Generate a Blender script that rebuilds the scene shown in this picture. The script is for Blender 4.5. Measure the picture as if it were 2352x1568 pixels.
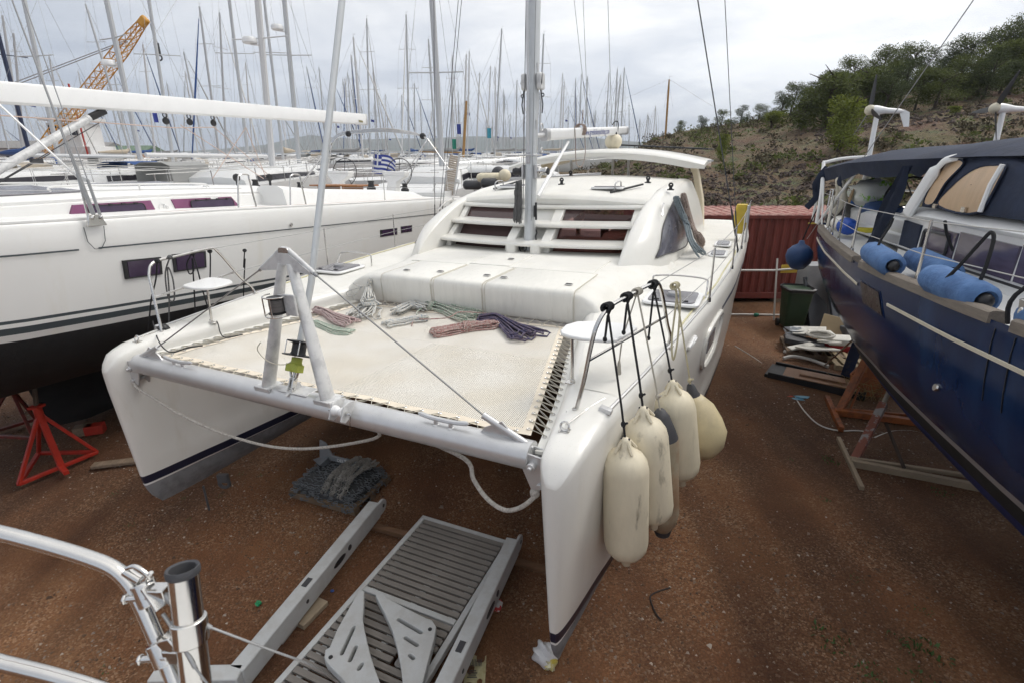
import bpy, bmesh, math, random
import numpy as np
from mathutils import Vector, Matrix
for _o in list(bpy.data.objects): bpy.data.objects.remove(_o)
SC = bpy.context.scene; COL = SC.collection
R = math.radians
rnd = random.Random(7)

# ------------------------------------------------------------------ camera
F, CX, CY, CAMH = 1183.7, 1176.0, 784.0, 4.0          # focal length and centre in units of a 2352 px wide frame
PT, RO = R(20.32), R(-0.33)
_fw = np.array([0, math.cos(PT), -math.sin(PT)]); _u0 = np.array([0, math.sin(PT), math.cos(PT)]); _r0 = np.array([1., 0, 0])
_ri = _r0*math.cos(RO)+_u0*math.sin(RO); _up = -_r0*math.sin(RO)+_u0*math.cos(RO)
C0 = np.array([0, 0, CAMH])
cam_d = bpy.data.cameras.new('camera'); cam = bpy.data.objects.new('camera', cam_d); COL.objects.link(cam)
cam_d.sensor_width = 36; cam_d.lens = 36*F/2352; cam_d.clip_start = 0.05; cam_d.clip_end = 12000
cam_d.dof.use_dof = True; cam_d.dof.focus_distance = 6.0; cam_d.dof.aperture_fstop = 6.3
_m = Matrix.Identity(4)
for i in range(3):
    _m[i][0] = _ri[i]; _m[i][1] = _up[i]; _m[i][2] = -_fw[i]; _m[i][3] = C0[i]
cam.matrix_world = _m
SC.camera = cam

# ------------------------------------------------------------------ sky, sun, exposure
SUN_AZ, SUN_EL = R(62), R(52)       # azimuth from +Y towards +X
wd = bpy.data.worlds.new('World'); SC.world = wd; wd.use_nodes = True
nt = wd.node_tree; nt.nodes.clear()
def wn(t, **k):
    n = nt.nodes.new(t)
    for a, b in k.items(): setattr(n, a, b)
    return n
sky = wn('ShaderNodeTexSky', sky_type='NISHITA', sun_disc=False, sun_elevation=SUN_EL, sun_rotation=SUN_AZ, air_density=1.0, dust_density=2.0, ozone_density=1.0)
tc = wn('ShaderNodeTexCoord'); sep = wn('ShaderNodeSeparateXYZ'); nt.links.new(tc.outputs['Generated'], sep.inputs[0])
def wmath(op, a, b=None, clamp=False):
    n = wn('ShaderNodeMath', operation=op, use_clamp=clamp)
    for i, q in enumerate((a, b)):
        if q is None: continue
        if isinstance(q, (int, float)): n.inputs[i].default_value = q
        else: nt.links.new(q, n.inputs[i])
    return n.outputs[0]
zz = wmath('ADD', wmath('MAXIMUM', sep.outputs[2], 0.0), 0.16)
cmb = wn('ShaderNodeCombineXYZ')
nt.links.new(wmath('DIVIDE', sep.outputs[0], zz), cmb.inputs[0]); nt.links.new(wmath('DIVIDE', sep.outputs[1], zz), cmb.inputs[1])
n1 = wn('ShaderNodeTexNoise'); n1.inputs['Scale'].default_value = 1.0; n1.inputs['Detail'].default_value = 8; n1.inputs['Roughness'].default_value = 0.55; n1.inputs['Distortion'].default_value = 0.4
n2 = wn('ShaderNodeTexNoise'); n2.inputs['Scale'].default_value = 2.1; n2.inputs['Detail'].default_value = 9; n2.inputs['Roughness'].default_value = 0.6
nt.links.new(cmb.outputs[0], n1.inputs['Vector']); nt.links.new(cmb.outputs[0], n2.inputs['Vector'])
def wramp(src, stops):
    r = wn('ShaderNodeValToRGB'); e = r.color_ramp.elements
    while len(e) < len(stops): e.new(0.5)
    for q, (p, c) in zip(e, stops): q.position = p; q.color = (*c, 1)
    nt.links.new(src, r.inputs[0]); return r.outputs[0]
def wmix(fac, a, b, mode='MIX'):
    m = wn('ShaderNodeMix', data_type='RGBA', blend_type=mode)
    for s, q in ((m.inputs[0], fac), (m.inputs[6], a), (m.inputs[7], b)):
        if hasattr(q, 'is_linked'): nt.links.new(q, s)
        else: s.default_value = q if not isinstance(q, tuple) else (*q, 1)
    return m.outputs[2]
# cloud brightness: a broad glow round the hidden sun, thinner bluish cloud away from it
sd = (math.sin(SUN_AZ)*math.cos(SUN_EL), math.cos(SUN_AZ)*math.cos(SUN_EL), math.sin(SUN_EL))
vd = wn('ShaderNodeVectorMath', operation='DOT_PRODUCT'); nt.links.new(tc.outputs['Generated'], vd.inputs[0]); vd.inputs[1].default_value = sd
glow = wramp(vd.outputs['Value'], [(0.0, (6.2, 6.5, 7.0)), (0.34, (8.4, 8.55, 8.8)), (0.6, (10.8, 10.75, 10.6)), (1.0, (12.8, 12.5, 12.0))])
tex = wramp(n1.outputs[0], [(0.36, (.82, .845, .89)), (0.47, (.96, .965, .98)), (0.58, (1.12, 1.11, 1.095))])
tex2 = wramp(n2.outputs[0], [(0.3, (.93, .94, .96)), (0.7, (1.05, 1.045, 1.04))])
cloud = wmix(1.0, wmix(1.0, glow, tex, 'MULTIPLY'), tex2, 'MULTIPLY')
low = wramp(sep.outputs[2], [(0.0, (.76, .83, .94)), (0.06, (.86, .90, .97)), (0.22, (1, 1, 1))])
cloud = wmix(1.0, cloud, low, 'MULTIPLY')
final = wmix(0.9, sky.outputs[0], cloud)
bg = wn('ShaderNodeBackground'); bg.inputs[1].default_value = 0.1
nt.links.new(final, bg.inputs[0]); wo = wn('ShaderNodeOutputWorld'); nt.links.new(bg.outputs[0], wo.inputs[0])
sun_d = bpy.data.lights.new('sun', 'SUN'); sun_d.energy = 1.4; sun_d.angle = R(24); sun_d.color = (1.0, .965, .91)
sun = bpy.data.objects.new('sun', sun_d); COL.objects.link(sun); sun.location = (20, 10, 40)
sun.rotation_euler = Vector(sd).to_track_quat('Z', 'Y').to_euler()
SC.view_settings.view_transform = 'Standard'; SC.view_settings.look = 'None'
SC.view_settings.exposure = 0.18; SC.view_settings.gamma = 1.0; SC.view_settings.use_curve_mapping = False
SC.render.engine = 'CYCLES'
SC.cycles.max_bounces = 5; SC.cycles.diffuse_bounces = 3; SC.cycles.glossy_bounces = 3; SC.cycles.transparent_max_bounces = 10; SC.cycles.use_adaptive_sampling = True; SC.cycles.adaptive_threshold = .03; SC.cycles.adaptive_min_samples = 24

# ------------------------------------------------------------------ measuring helpers (4096 px frame)
KP = 2352/4096.
def ray(x, y): return _fw+_ri*(x*KP-CX)/F-_up*(y*KP-CY)/F
def onz(x, y, z):
    d = ray(x, y); return Vector(C0+d*(z-CAMH)/d[2])
def ony(x, y, Y):
    d = ray(x, y); return Vector(C0+d*Y/d[1])
class Frame:
    def __init__(s, o, yd, xd):
        yd = np.array(yd, float); yd /= np.linalg.norm(yd); xd = np.array(xd, float); xd -= yd*(xd@yd); xd /= np.linalg.norm(xd)
        s.M = np.array([xd, yd, np.cross(xd, yd)]).T; s.o = np.array(o, float)
        s.mat = Matrix([[*s.M[i], s.o[i]] for i in range(3)]+[[0, 0, 0, 1]])
    def at(s, x, y, ax, val):
        i = 'xyz'.index(ax); o = s.M.T@(C0-s.o); d = s.M.T@ray(x, y); return Vector(o+d*(val-o[i])/d[i])
def crop(x0, y0, s): return lambda x, y: (x0+x/s, y0+y/s)
TH, HEEL = R(25.38), R(1.09)
CAT = Frame((-1.959, 3.206, 0), (math.sin(TH), math.cos(TH), 0), (math.cos(TH)*math.cos(HEEL), -math.sin(TH)*math.cos(HEEL), math.sin(HEEL)))
WHI = Frame((-7.3112, 5.748, 0), (3.4, 12.1, -.54), (.963, -.27, 0))
BLU = Frame((5.1878, 2.6798, 0), (1.8, 5.72, -.24), (.9539, -.3001, 0))

# ------------------------------------------------------------------ mesh helpers
class MB:
    def __init__(s): s.v = []; s.f = []
    def add(s, v, f):
        b = len(s.v); s.v += [tuple(q) for q in v]; s.f += [tuple(b+i for i in q) for q in f]; return s
    def box(s, c, d, rot=None):
        x, y, z = d[0]/2, d[1]/2, d[2]/2
        V = [Vector((i*x, j*y, k*z)) for k in (-1, 1) for j in (-1, 1) for i in (-1, 1)]
        if rot is not None:
            if isinstance(rot, (int, float)): rot = Matrix.Rotation(rot, 3, 'Z')
            V = [rot@q for q in V]
        c = Vector(c)
        return s.add([q+c for q in V], [(0, 2, 3, 1), (4, 5, 7, 6), (0, 1, 5, 4), (2, 6, 7, 3), (0, 4, 6, 2), (1, 3, 7, 5)])
    def bar(s, a, b, w, h, up=(0, 0, 1)):
        a, b = Vector(a), Vector(b); d = b-a; L = d.length; d.normalize(); u = Vector(up)
        x = d.cross(u)
        if x.length < 1e-4: x = d.cross(Vector((1, 0, 0)))
        x.normalize(); u = x.cross(d)
        M = Matrix((x, d, u)).transposed()
        return s.box((a+b)/2, (w, L, h), M)
    def tube(s, pts, r, n=8, closed=False, caps=True, flat=1.0):
        P = [Vector(q) for q in pts]; m = len(P)
        rs = r if isinstance(r, (list, tuple)) else [r]*m
        T = []
        for i in range(m):
            if closed: t = P[(i+1) % m]-P[i-1]
            else: t = P[min(i+1, m-1)]-P[max(i-1, 0)]
            if t.length < 1e-9: t = Vector((0, 0, 1))
            T.append(t.normalized())
        u = T[0].orthogonal().normalized()
        if abs(T[0].z) < .95:
            u = Vector((0, 0, 1))-T[0]*T[0].z; u.normalize()
        V = []
        for i in range(m):
            u = u-T[i]*u.dot(T[i])
            if u.length < 1e-6: u = T[i].orthogonal()
            u.normalize(); w = T[i].cross(u)
            for k in range(n):
                a = 2*math.pi*k/n; V.append(P[i]+(u*math.cos(a)+w*(math.sin(a)*flat))*rs[i])
        Fc = []
        for i in range(m if closed else m-1):
            j = (i+1) % m
            for k in range(n):
                Fc.append((i*n+k, i*n+(k+1) % n, j*n+(k+1) % n, j*n+k))
        if caps and not closed:
            Fc.append(tuple(range(n-1, -1, -1))); Fc.append(tuple((m-1)*n+k for k in range(n)))
        return s.add(V, Fc)
    def lathe(s, prof, n=16, M=None, sx=1.0):
        V = []; M = M or Matrix.Identity(4)
        for r, z in prof:
            for k in range(n):
                a = 2*math.pi*k/n; V.append(M@Vector((r*math.cos(a)*sx, r*math.sin(a), z)))
        m = len(prof); Fc = []
        for i in range(m-1):
            for k in range(n): Fc.append((i*n+k, i*n+(k+1) % n, (i+1)*n+(k+1) % n, (i+1)*n+k))
        Fc.append(tuple(range(n-1, -1, -1))); Fc.append(tuple((m-1)*n+k for k in range(n)))
        return s.add(V, Fc)
    def loft(s, rings, closed=True, caps=True):
        n = len(rings[0]); V = [q for r in rings for q in r]; Fc = []
        for i in range(len(rings)-1):
            for k in range(n if closed else n-1): Fc.append((i*n+k, i*n+(k+1) % n, (i+1)*n+(k+1) % n, (i+1)*n+k))
        if caps and closed:
            Fc.append(tuple(range(n-1, -1, -1))); Fc.append(tuple((len(rings)-1)*n+k for k in range(n)))
        return s.add(V, Fc)
    def prism(s, poly, h, M=None, z0=0.0):
        M = M or Matrix.Identity(4); n = len(poly)
        V = [M@Vector((x, y, z0)) for x, y in poly]+[M@Vector((x, y, z0+h)) for x, y in poly]
        Fc = [tuple(range(n-1, -1, -1)), tuple(range(n, 2*n))]+[(k, (k+1) % n, n+(k+1) % n, n+k) for k in range(n)]
        return s.add(V, Fc)
    def sph(s, c, r, n=12, m=8):
        r = r if isinstance(r, (tuple, list)) else (r, r, r)
        prof = [(math.sin(math.pi*i/m), -math.cos(math.pi*i/m)) for i in range(m+1)]
        prof[0] = (1e-4, -1); prof[-1] = (1e-4, 1)
        M = Matrix.Translation(c)@Matrix.Diagonal((r[0], r[1], r[2], 1))
        return s.lathe(prof, n, M)
    def torus(s, c, R0, r, n=24, k=8, M=None):
        M = M or Matrix.Identity(3)
        return s.tube([Vector(c)+M@Vector((R0*math.cos(2*math.pi*i/n), R0*math.sin(2*math.pi*i/n), 0)) for i in range(n)], r, k, closed=True)
def arc_z(dirv):       # 4x4 turning +Z onto dirv
    return Vector(dirv).to_track_quat('Z', 'Y').to_matrix().to_4x4()
def mesh_of(name, mb, mat, ang=38):
    me = bpy.data.meshes.new(name); me.from_pydata([tuple(q) for q in mb.v], [], mb.f)
    bm = bmesh.new(); bm.from_mesh(me)
    if getattr(mb, 'weld', False): bmesh.ops.remove_doubles(bm, verts=bm.verts, dist=2e-4)
    bmesh.ops.recalc_face_normals(bm, faces=bm.faces); bm.to_mesh(me); bm.free()
    me.polygons.foreach_set('use_smooth', [True]*len(me.polygons)); me.set_sharp_from_angle(angle=R(ang))
    me.materials.append(mat) if mat else None; return me
def obj(name, mb, mat, parent=None, bevel=0, ang=38, label=None, seg=2):
    o = bpy.data.objects.new(name, mesh_of(name, mb, mat, ang) if isinstance(mb, MB) else mb); COL.objects.link(o)
    if parent is not None: o.parent = parent
    if bevel:
        b = o.modifiers.new('bevel', 'BEVEL'); b.width = bevel; b.segments = seg; b.limit_method = 'ANGLE'; b.angle_limit = R(40)
    if label: o['label'] = label
    return o
def tag(o, label, cat=None, group=None, kind=None):
    if label: o['label'] = label
    if cat: o['category'] = cat
    if group: o['group'] = group
    if kind: o['kind'] = kind
    return o
def thing(name, label, cat, mat4=None, group=None):
    o = bpy.data.objects.new(name, None); COL.objects.link(o); o.empty_display_size = .2
    if mat4 is not None: o.matrix_world = mat4
    return tag(o, label, cat, group)
def copy_tree(o, parent=None):
    c = o.copy(); COL.objects.link(c); c.parent = parent
    for ch in o.children: copy_tree(ch, c)
    return c
def lerp(tab, x):
    if x <= tab[0][0]: return tab[0][1]
    for (a, p), (b, q) in zip(tab, tab[1:]):
        if x <= b: return p+(q-p)*(x-a)/(b-a)
    return tab[-1][1]
def smooth_tab(tab, x):
    return float(np.interp(x, [t[0] for t in tab], [t[1] for t in tab]))
def cat_rom(pts, k=6, closed=False):
    P = [Vector(q) for q in pts]; n = len(P); out = []
    for i in range(n if closed else n-1):
        p0, p1, p2, p3 = (P[(i-1) % n], P[i], P[(i+1) % n], P[(i+2) % n]) if closed else (P[max(i-1, 0)], P[i], P[i+1], P[min(i+2, n-1)])
        for j in range(k):
            t = j/k
            out.append(.5*((2*p1)+(p2-p0)*t+(2*p0-5*p1+4*p2-p3)*t*t+(3*p1-p0-3*p2+p3)*t**3))
    if not closed: out.append(P[-1])
    return out
def rrect(w, h, r, k=4, cx=0, cy=0):
    out = []
    for i, (sx, sy) in enumerate(((1, 1), (-1, 1), (-1, -1), (1, -1))):
        for j in range(k+1):
            a = math.pi/2*(i+j/k); out.append((cx+sx*(w/2-r)+r*math.cos(a), cy+sy*(h/2-r)+r*math.sin(a)))
    return out

# ------------------------------------------------------------------ materials
def mat(name, col, rough=.5, metal=0, var=.0, vscale=4., bump=0., bscale=60., col2=None, mixscale=3., mixlo=.45, mixhi=.6, coat=0, spec=.5, stretch=None, emit=None, island=0.0, leafy=False):
    m = bpy.data.materials.new(name); m.use_nodes = True; t = m.node_tree; b = t.nodes['Principled BSDF']
    b.inputs['Base Color'].default_value = (*col, 1); b.inputs['Roughness'].default_value = rough; b.inputs['Metallic'].default_value = metal
    b.inputs['Coat Weight'].default_value = coat; b.inputs['Specular IOR Level'].default_value = spec; b.inputs['Coat Roughness'].default_value = .12
    co = t.nodes.new('ShaderNodeTexCoord'); vec = co.outputs['Object']
    if stretch:
        mp = t.nodes.new('ShaderNodeMapping'); mp.inputs['Scale'].default_value = stretch; t.links.new(vec, mp.inputs[0]); vec = mp.outputs[0]
    def noise(sc, det=6, ro=.6):
        n = t.nodes.new('ShaderNodeTexNoise'); n.inputs['Scale'].default_value = sc; n.inputs['Detail'].default_value = det; n.inputs['Roughness'].default_value = ro
        t.links.new(vec, n.inputs['Vector']); return n.outputs[0]
    def mixc(fac, a, bb, mode='MIX'):
        x = t.nodes.new('ShaderNodeMix'); x.data_type = 'RGBA'; x.blend_type = mode
        for s, q in ((x.inputs[0], fac), (x.inputs[6], a), (x.inputs[7], bb)):
            if hasattr(q, 'is_linked'): t.links.new(q, s)
            elif isinstance(q, tuple): s.default_value = (*q, 1)
            else: s.default_value = q
        return x.outputs[2]
    def ramp(src, lo, hi, a=(0, 0, 0), c=(1, 1, 1)):
        r = t.nodes.new('ShaderNodeValToRGB'); e = r.color_ramp.elements
        e[0].position = lo; e[0].color = (*a, 1); e[1].position = hi; e[1].color = (*c, 1); t.links.new(src, r.inputs[0]); return r.outputs[0]
    c = tuple(col)
    if col2: c = mixc(ramp(noise(mixscale, 8, .65), mixlo, mixhi), tuple(col), tuple(col2))
    if var: c = mixc(1.0, c, ramp(noise(vscale), .3, .7, (1-var,)*3, (1+var,)*3), 'MULTIPLY')
    if island:
        g = t.nodes.new('ShaderNodeNewGeometry'); c = mixc(1.0, c, ramp(g.outputs['Random Per Island'], 0, 1, (1-island,)*3, (1+island,)*3), 'MULTIPLY')
    if not isinstance(c, tuple): t.links.new(c, b.inputs['Base Color'])
    if bump:
        bp = t.nodes.new('ShaderNodeBump'); bp.inputs['Strength'].default_value = bump; bp.inputs['Distance'].default_value = .02
        t.links.new(noise(bscale, 4), bp.inputs['Height']); t.links.new(bp.outputs[0], b.inputs['Normal'])
    if var or col2:
        rr = t.nodes.new('ShaderNodeMapRange'); rr.inputs[3].default_value = max(rough-.08, .03); rr.inputs[4].default_value = min(rough+.12, 1)
        t.links.new(noise(vscale*1.7), rr.inputs[0]); t.links.new(rr.outputs[0], b.inputs['Roughness'])
    if emit:
        b.inputs['Emission Color'].default_value = (*emit[0], 1); b.inputs['Emission Strength'].default_value = emit[1]
    m['nodes'] = 1
    if leafy:
        tl = t.nodes.new('ShaderNodeBsdfTranslucent'); mx = t.nodes.new('ShaderNodeMixShader'); mx.inputs[0].default_value = .35; t.links.new(c, tl.inputs[0]) if not isinstance(c, tuple) else None
        t.links.new(b.outputs[0], mx.inputs[1]); t.links.new(tl.outputs[0], mx.inputs[2]); t.links.new(mx.outputs[0], t.nodes['Material Output'].inputs[0])
    return m
GEL = mat('gelcoat', (.77, .755, .705), .32, var=.035, vscale=1.6, col2=(.74, .715, .64), mixscale=2.2, mixlo=.52, mixhi=.8, coat=.25)
DECK = mat('deck_nonskid', (.75, .735, .685), .55, var=.05, vscale=2.5, col2=(.70, .675, .60), mixscale=3.5, mixlo=.5, mixhi=.85, bump=.12, bscale=220)
GELSTREAK = mat('gelcoat_streaked', (.76, .745, .69), .4, var=.04, vscale=3, col2=(.60, .57, .50), mixscale=5, mixlo=.55, mixhi=.9, stretch=(6, 2, .8))
CREAM = mat('cream_gelcoat', (.74, .66, .50), .4, var=.04)
WHITE = mat('white_paint', (.80, .80, .79), .35, var=.03, coat=.2)
NAVY = mat('navy_stripe', (.012, .014, .035), .35, var=.1)
ANTIG = mat('grey_antifouling', (.23, .235, .245), .8, var=.12, vscale=3, col2=(.17, .17, .18), mixscale=5)
ALU = mat('anodised_aluminium', (.60, .60, .60), .33, metal=.5, var=.06, vscale=6)
ALUW = mat('painted_aluminium', (.66, .66, .65), .42, metal=.15, var=.05, vscale=7, col2=(.52, .52, .52), mixscale=9)
MASTG = mat('mast_aluminium', (.56, .58, .59), .4, metal=.4, var=.05, vscale=5)
STEEL = mat('stainless_steel', (.62, .61, .59), .2, metal=1, var=.12, vscale=9)
WIRE = mat('stainless_wire', (.34, .34, .34), .4, metal=.8)
DWIRE = mat('dark_wire', (.06, .06, .065), .5)
BLACK = mat('black_plastic', (.018, .018, .02), .45, var=.15)
BLKROPE = mat('black_rope', (.014, .014, .016), .85, bump=.3, bscale=300)
RUBBER = mat('grey_rubber', (.05, .05, .055), .6, var=.1)
def tinted(name, tint, rough=.04, dark=.25):
    m = bpy.data.materials.new(name); m.use_nodes = True; t = m.node_tree; out = t.nodes['Material Output']; b = t.nodes['Principled BSDF']; b.inputs['Base Color'].default_value = (*[c*.15 for c in tint], 1); b.inputs['Roughness'].default_value = rough
    tr = t.nodes.new('ShaderNodeBsdfTransparent'); tr.inputs[0].default_value = (*tint, 1); mx = t.nodes.new('ShaderNodeMixShader'); fr = t.nodes.new('ShaderNodeFresnel'); fr.inputs[0].default_value = 1.5
    ad = t.nodes.new('ShaderNodeMath'); ad.operation = 'ADD'; ad.inputs[1].default_value = dark; t.links.new(fr.outputs[0], ad.inputs[0]); t.links.new(ad.outputs[0], mx.inputs[0]); t.links.new(tr.outputs[0], mx.inputs[1]); t.links.new(b.outputs[0], mx.inputs[2]); t.links.new(mx.outputs[0], out.inputs[0]); return m
GLASSD = tinted('tinted_glass', (.62, .38, .37), dark=.10)
SIDEGL = mat('grey_acrylic', (.10, .10, .125), .16, var=.15, vscale=2, stretch=(1, 3, 6))
SMOKE = mat('smoked_acrylic', (.17, .165, .18), .2, var=.2, vscale=5)
PURPLE = mat('purple_acrylic', (.20, .06, .14), .15, var=.1)
PURPD = mat('dark_purple_glass', (.045, .025, .06), .1, var=.2)
HULLG = mat('hull_gelcoat', (.77, .755, .71), .3, var=.03, vscale=1.2, col2=(.66, .625, .55), mixscale=2.6, mixlo=.56, mixhi=.86, coat=.25, stretch=(1.6, 1.6, .4))
# ------------------------------------------------------------------ ground
def ground_material():
    m = bpy.data.materials.new('gravel_earth'); m.use_nodes = True; t = m.node_tree; b = t.nodes['Principled BSDF']
    co = t.nodes.new('ShaderNodeTexCoord')
    def noise(sc, det=6, ro=.6):
        n = t.nodes.new('ShaderNodeTexNoise'); n.inputs['Scale'].default_value = sc; n.inputs['Detail'].default_value = det; n.inputs['Roughness'].default_value = ro
        t.links.new(co.outputs['Object'], n.inputs['Vector']); return n.outputs[0]
    def ramp(src, st):
        r = t.nodes.new('ShaderNodeValToRGB'); e = r.color_ramp.elements
        while len(e) < len(st): e.new(.5)
        for q, (p, c) in zip(e, st): q.position = p; q.color = (*c, 1)
        t.links.new(src, r.inputs[0]); return r.outputs[0]
    def mix(f, a, c, mode='MIX'):
        x = t.nodes.new('ShaderNodeMix'); x.data_type = 'RGBA'; x.blend_type = mode
        for s, q in ((x.inputs[0], f), (x.inputs[6], a), (x.inputs[7], c)):
            if hasattr(q, 'is_linked'): t.links.new(q, s)
            elif isinstance(q, tuple): s.default_value = (*q, 1)
            else: s.default_value = q
        return x.outputs[2]
    base = ramp(noise(.55, 7, .62), [(.3, (.080, .033, .013)), (.5, (.128, .054, .021)), (.7, (.172, .086, .038))])
    v = t.nodes.new('ShaderNodeTexVoronoi'); v.inputs['Scale'].default_value = 58; t.links.new(co.outputs['Object'], v.inputs['Vector'])
    sepc = t.nodes.new('ShaderNodeSeparateColor'); t.links.new(v.outputs['Color'], sepc.inputs[0])
    peb = ramp(sepc.outputs[0], [(0, (.055, .026, .012)), (.45, (.138, .068, .032)), (.8, (.21, .125, .072)), (1, (.34, .25, .175))])
    dens = ramp(noise(1.3, 5), [(.38, (.08,)*3), (.64, (.62,)*3)])
    col = mix(dens, base, peb)
    fine = ramp(noise(70, 3), [(.3, (.72,)*3), (.7, (1.28,)*3)])
    col = mix(1.0, col, fine, 'MULTIPLY')
    damp = ramp(noise(.22, 4), [(.40, (.82, .76, .70)), (.6, (1.24, 1.21, 1.16))])
    col = mix(1.0, col, damp, 'MULTIPLY')
    # wheel ruts: packed strips running between the boats
    mp = t.nodes.new('ShaderNodeMapping'); mp.inputs['Rotation'].default_value = (0, 0, R(24)); mp.inputs['Scale'].default_value = (1.5, .12, 1); t.links.new(co.outputs['Object'], mp.inputs[0])
    tn = t.nodes.new('ShaderNodeTexNoise'); tn.inputs['Scale'].default_value = 1.0; tn.inputs['Detail'].default_value = 5; t.links.new(mp.outputs[0], tn.inputs['Vector'])
    col = mix(1.0, col, ramp(tn.outputs[0], [(.36, (.74, .71, .69)), (.5, (1, 1, 1)), (.66, (1.22, 1.2, 1.18))]), 'MULTIPLY')
    t.links.new(col, b.inputs['Base Color']); b.inputs['Roughness'].default_value = .9
    bp = t.nodes.new('ShaderNodeBump'); bp.inputs['Strength'].default_value = .6; bp.inputs['Distance'].default_value = .012
    ad = t.nodes.new('ShaderNodeMath'); ad.operation = 'ADD'; t.links.new(v.outputs['Distance'], ad.inputs[0]); t.links.new(noise(25, 5), ad.inputs[1])
    inv = t.nodes.new('ShaderNodeMath'); inv.operation = 'MULTIPLY'; inv.inputs[1].default_value = -1; t.links.new(ad.outputs[0], inv.inputs[0])
    t.links.new(inv.outputs[0], bp.inputs['Height']); t.links.new(bp.outputs[0], b.inputs['Normal'])
    return m
GROUND = ground_material()
def ground_h(x, y):
    return .018*math.sin(x*1.7+y*.6)+.015*math.sin(y*2.1-x*.8)+.03*math.sin(x*.31+1)*math.sin(y*.27)
def grid_mesh(xs, ys, h):
    g = MB(); n = len(xs)
    g.v = [(x, y, h(x, y)) for y in ys for x in xs]
    g.f = [(j*n+i, j*n+i+1, (j+1)*n+i+1, (j+1)*n+i) for j in range(len(ys)-1) for i in range(n-1)]
    return g
gx = [-260, -160, -100, -60, -35, -20]+[-13+.2*i for i in range(131)]+[20, 35, 60, 100, 160, 260]
gy = [-60, -20, -6]+[-1+.2*i for i in range(86)]+[18, 22, 28, 40, 60, 90, 130, 150]
def gh(x, y):
    k = min(1, max(0, 1-max(abs(x)-12, 0)/4))*min(1, max(0, 1-max(y-14, -y-1, 0)/3)); return ground_h(x, y)*k
tag(obj('ground', grid_mesh(gx, gy, gh), GROUND, ang=180), None, kind='structure')
# loose stones, one mesh
def gravel():
    rs = np.random.RandomState(3); pts = []
    n = 85000
    # denser near the camera, thinning out with distance
    y = 1.4+12.5*rs.rand(n)**1.25; x = (rs.rand(n)*2-1)*(1.5+y*1.02)
    clump = np.sin(x*1.3+.7*np.sin(y*1.1))+np.sin(y*1.7+x*.5)+.6*np.sin(x*3.1-y*2.3)
    keep = rs.rand(n) < (.42+.25*clump); x, y = x[keep], y[keep]; n = len(x)
    s = .006+.013*rs.rand(n)**2.2+.022*(rs.rand(n) > .98)*rs.rand(n)**2
    base = np.array([(1, 0, 0), (-.5, .87, 0), (-.5, -.87, 0), (.1, .1, .75), (.55, .35, .45), (-.45, -.1, .5), (.1, -.6, .42)])
    tri = np.array([(0, 1, 4), (1, 3, 4), (0, 4, 3), (0, 3, 6), (0, 6, 2), (6, 3, 2), (1, 5, 3), (1, 2, 5), (5, 2, 3)])
    a = rs.rand(n)*6.283; ca, sa = np.cos(a), np.sin(a); sc = .65+.7*rs.rand(n, 3)
    V = base[None]*s[:, None, None]*sc[:, None, :]
    V = np.stack([V[..., 0]*ca[:, None]-V[..., 1]*sa[:, None], V[..., 0]*sa[:, None]+V[..., 1]*ca[:, None], V[..., 2]], -1)
    z = np.array([gh(p, q) for p, q in zip(x, y)])
    V += np.stack([x, y, z-.001], -1)[:, None, :]
    me = bpy.data.meshes.new('gravel'); T = (tri[None]+7*np.arange(n)[:, None, None]).reshape(-1, 3)
    me.vertices.add(7*n); me.vertices.foreach_set('co', V.reshape(-1).astype(np.float32))
    me.loops.add(len(T)*3); me.loops.foreach_set('vertex_index', T.reshape(-1).astype(np.int32))
    me.polygons.add(len(T)); me.polygons.foreach_set('loop_start', np.arange(0, len(T)*3, 3, dtype=np.int32))
    me.update(); me.validate()
    m = bpy.data.materials.new('pebbles'); m.use_nodes = True; t = m.node_tree; b = t.nodes['Principled BSDF']
    g = t.nodes.new('ShaderNodeNewGeometry'); r = t.nodes.new('ShaderNodeValToRGB'); e = r.color_ramp.elements
    st = [(0, (.06, .034, .02)), (.35, (.145, .08, .046)), (.7, (.19, .125, .082)), (.9, (.225, .18, .145)), (1, (.42, .36, .30))]
    while len(e) < len(st): e.new(.5)
    for q, (p, c) in zip(e, st): q.position = p; q.color = (*c, 1)
    t.links.new(g.outputs['Random Per Island'], r.inputs[0]); t.links.new(r.outputs[0], b.inputs['Base Color']); b.inputs['Roughness'].default_value = .85
    me.materials.append(m)
    tag(obj('gravel', me, m), 'loose pebbles scattered over the red-brown earth', 'gravel', kind='stuff')
gravel()
LEAFM = mat('weed_leaf', (.05, .10, .022), .6, var=.3, vscale=9)
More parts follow.
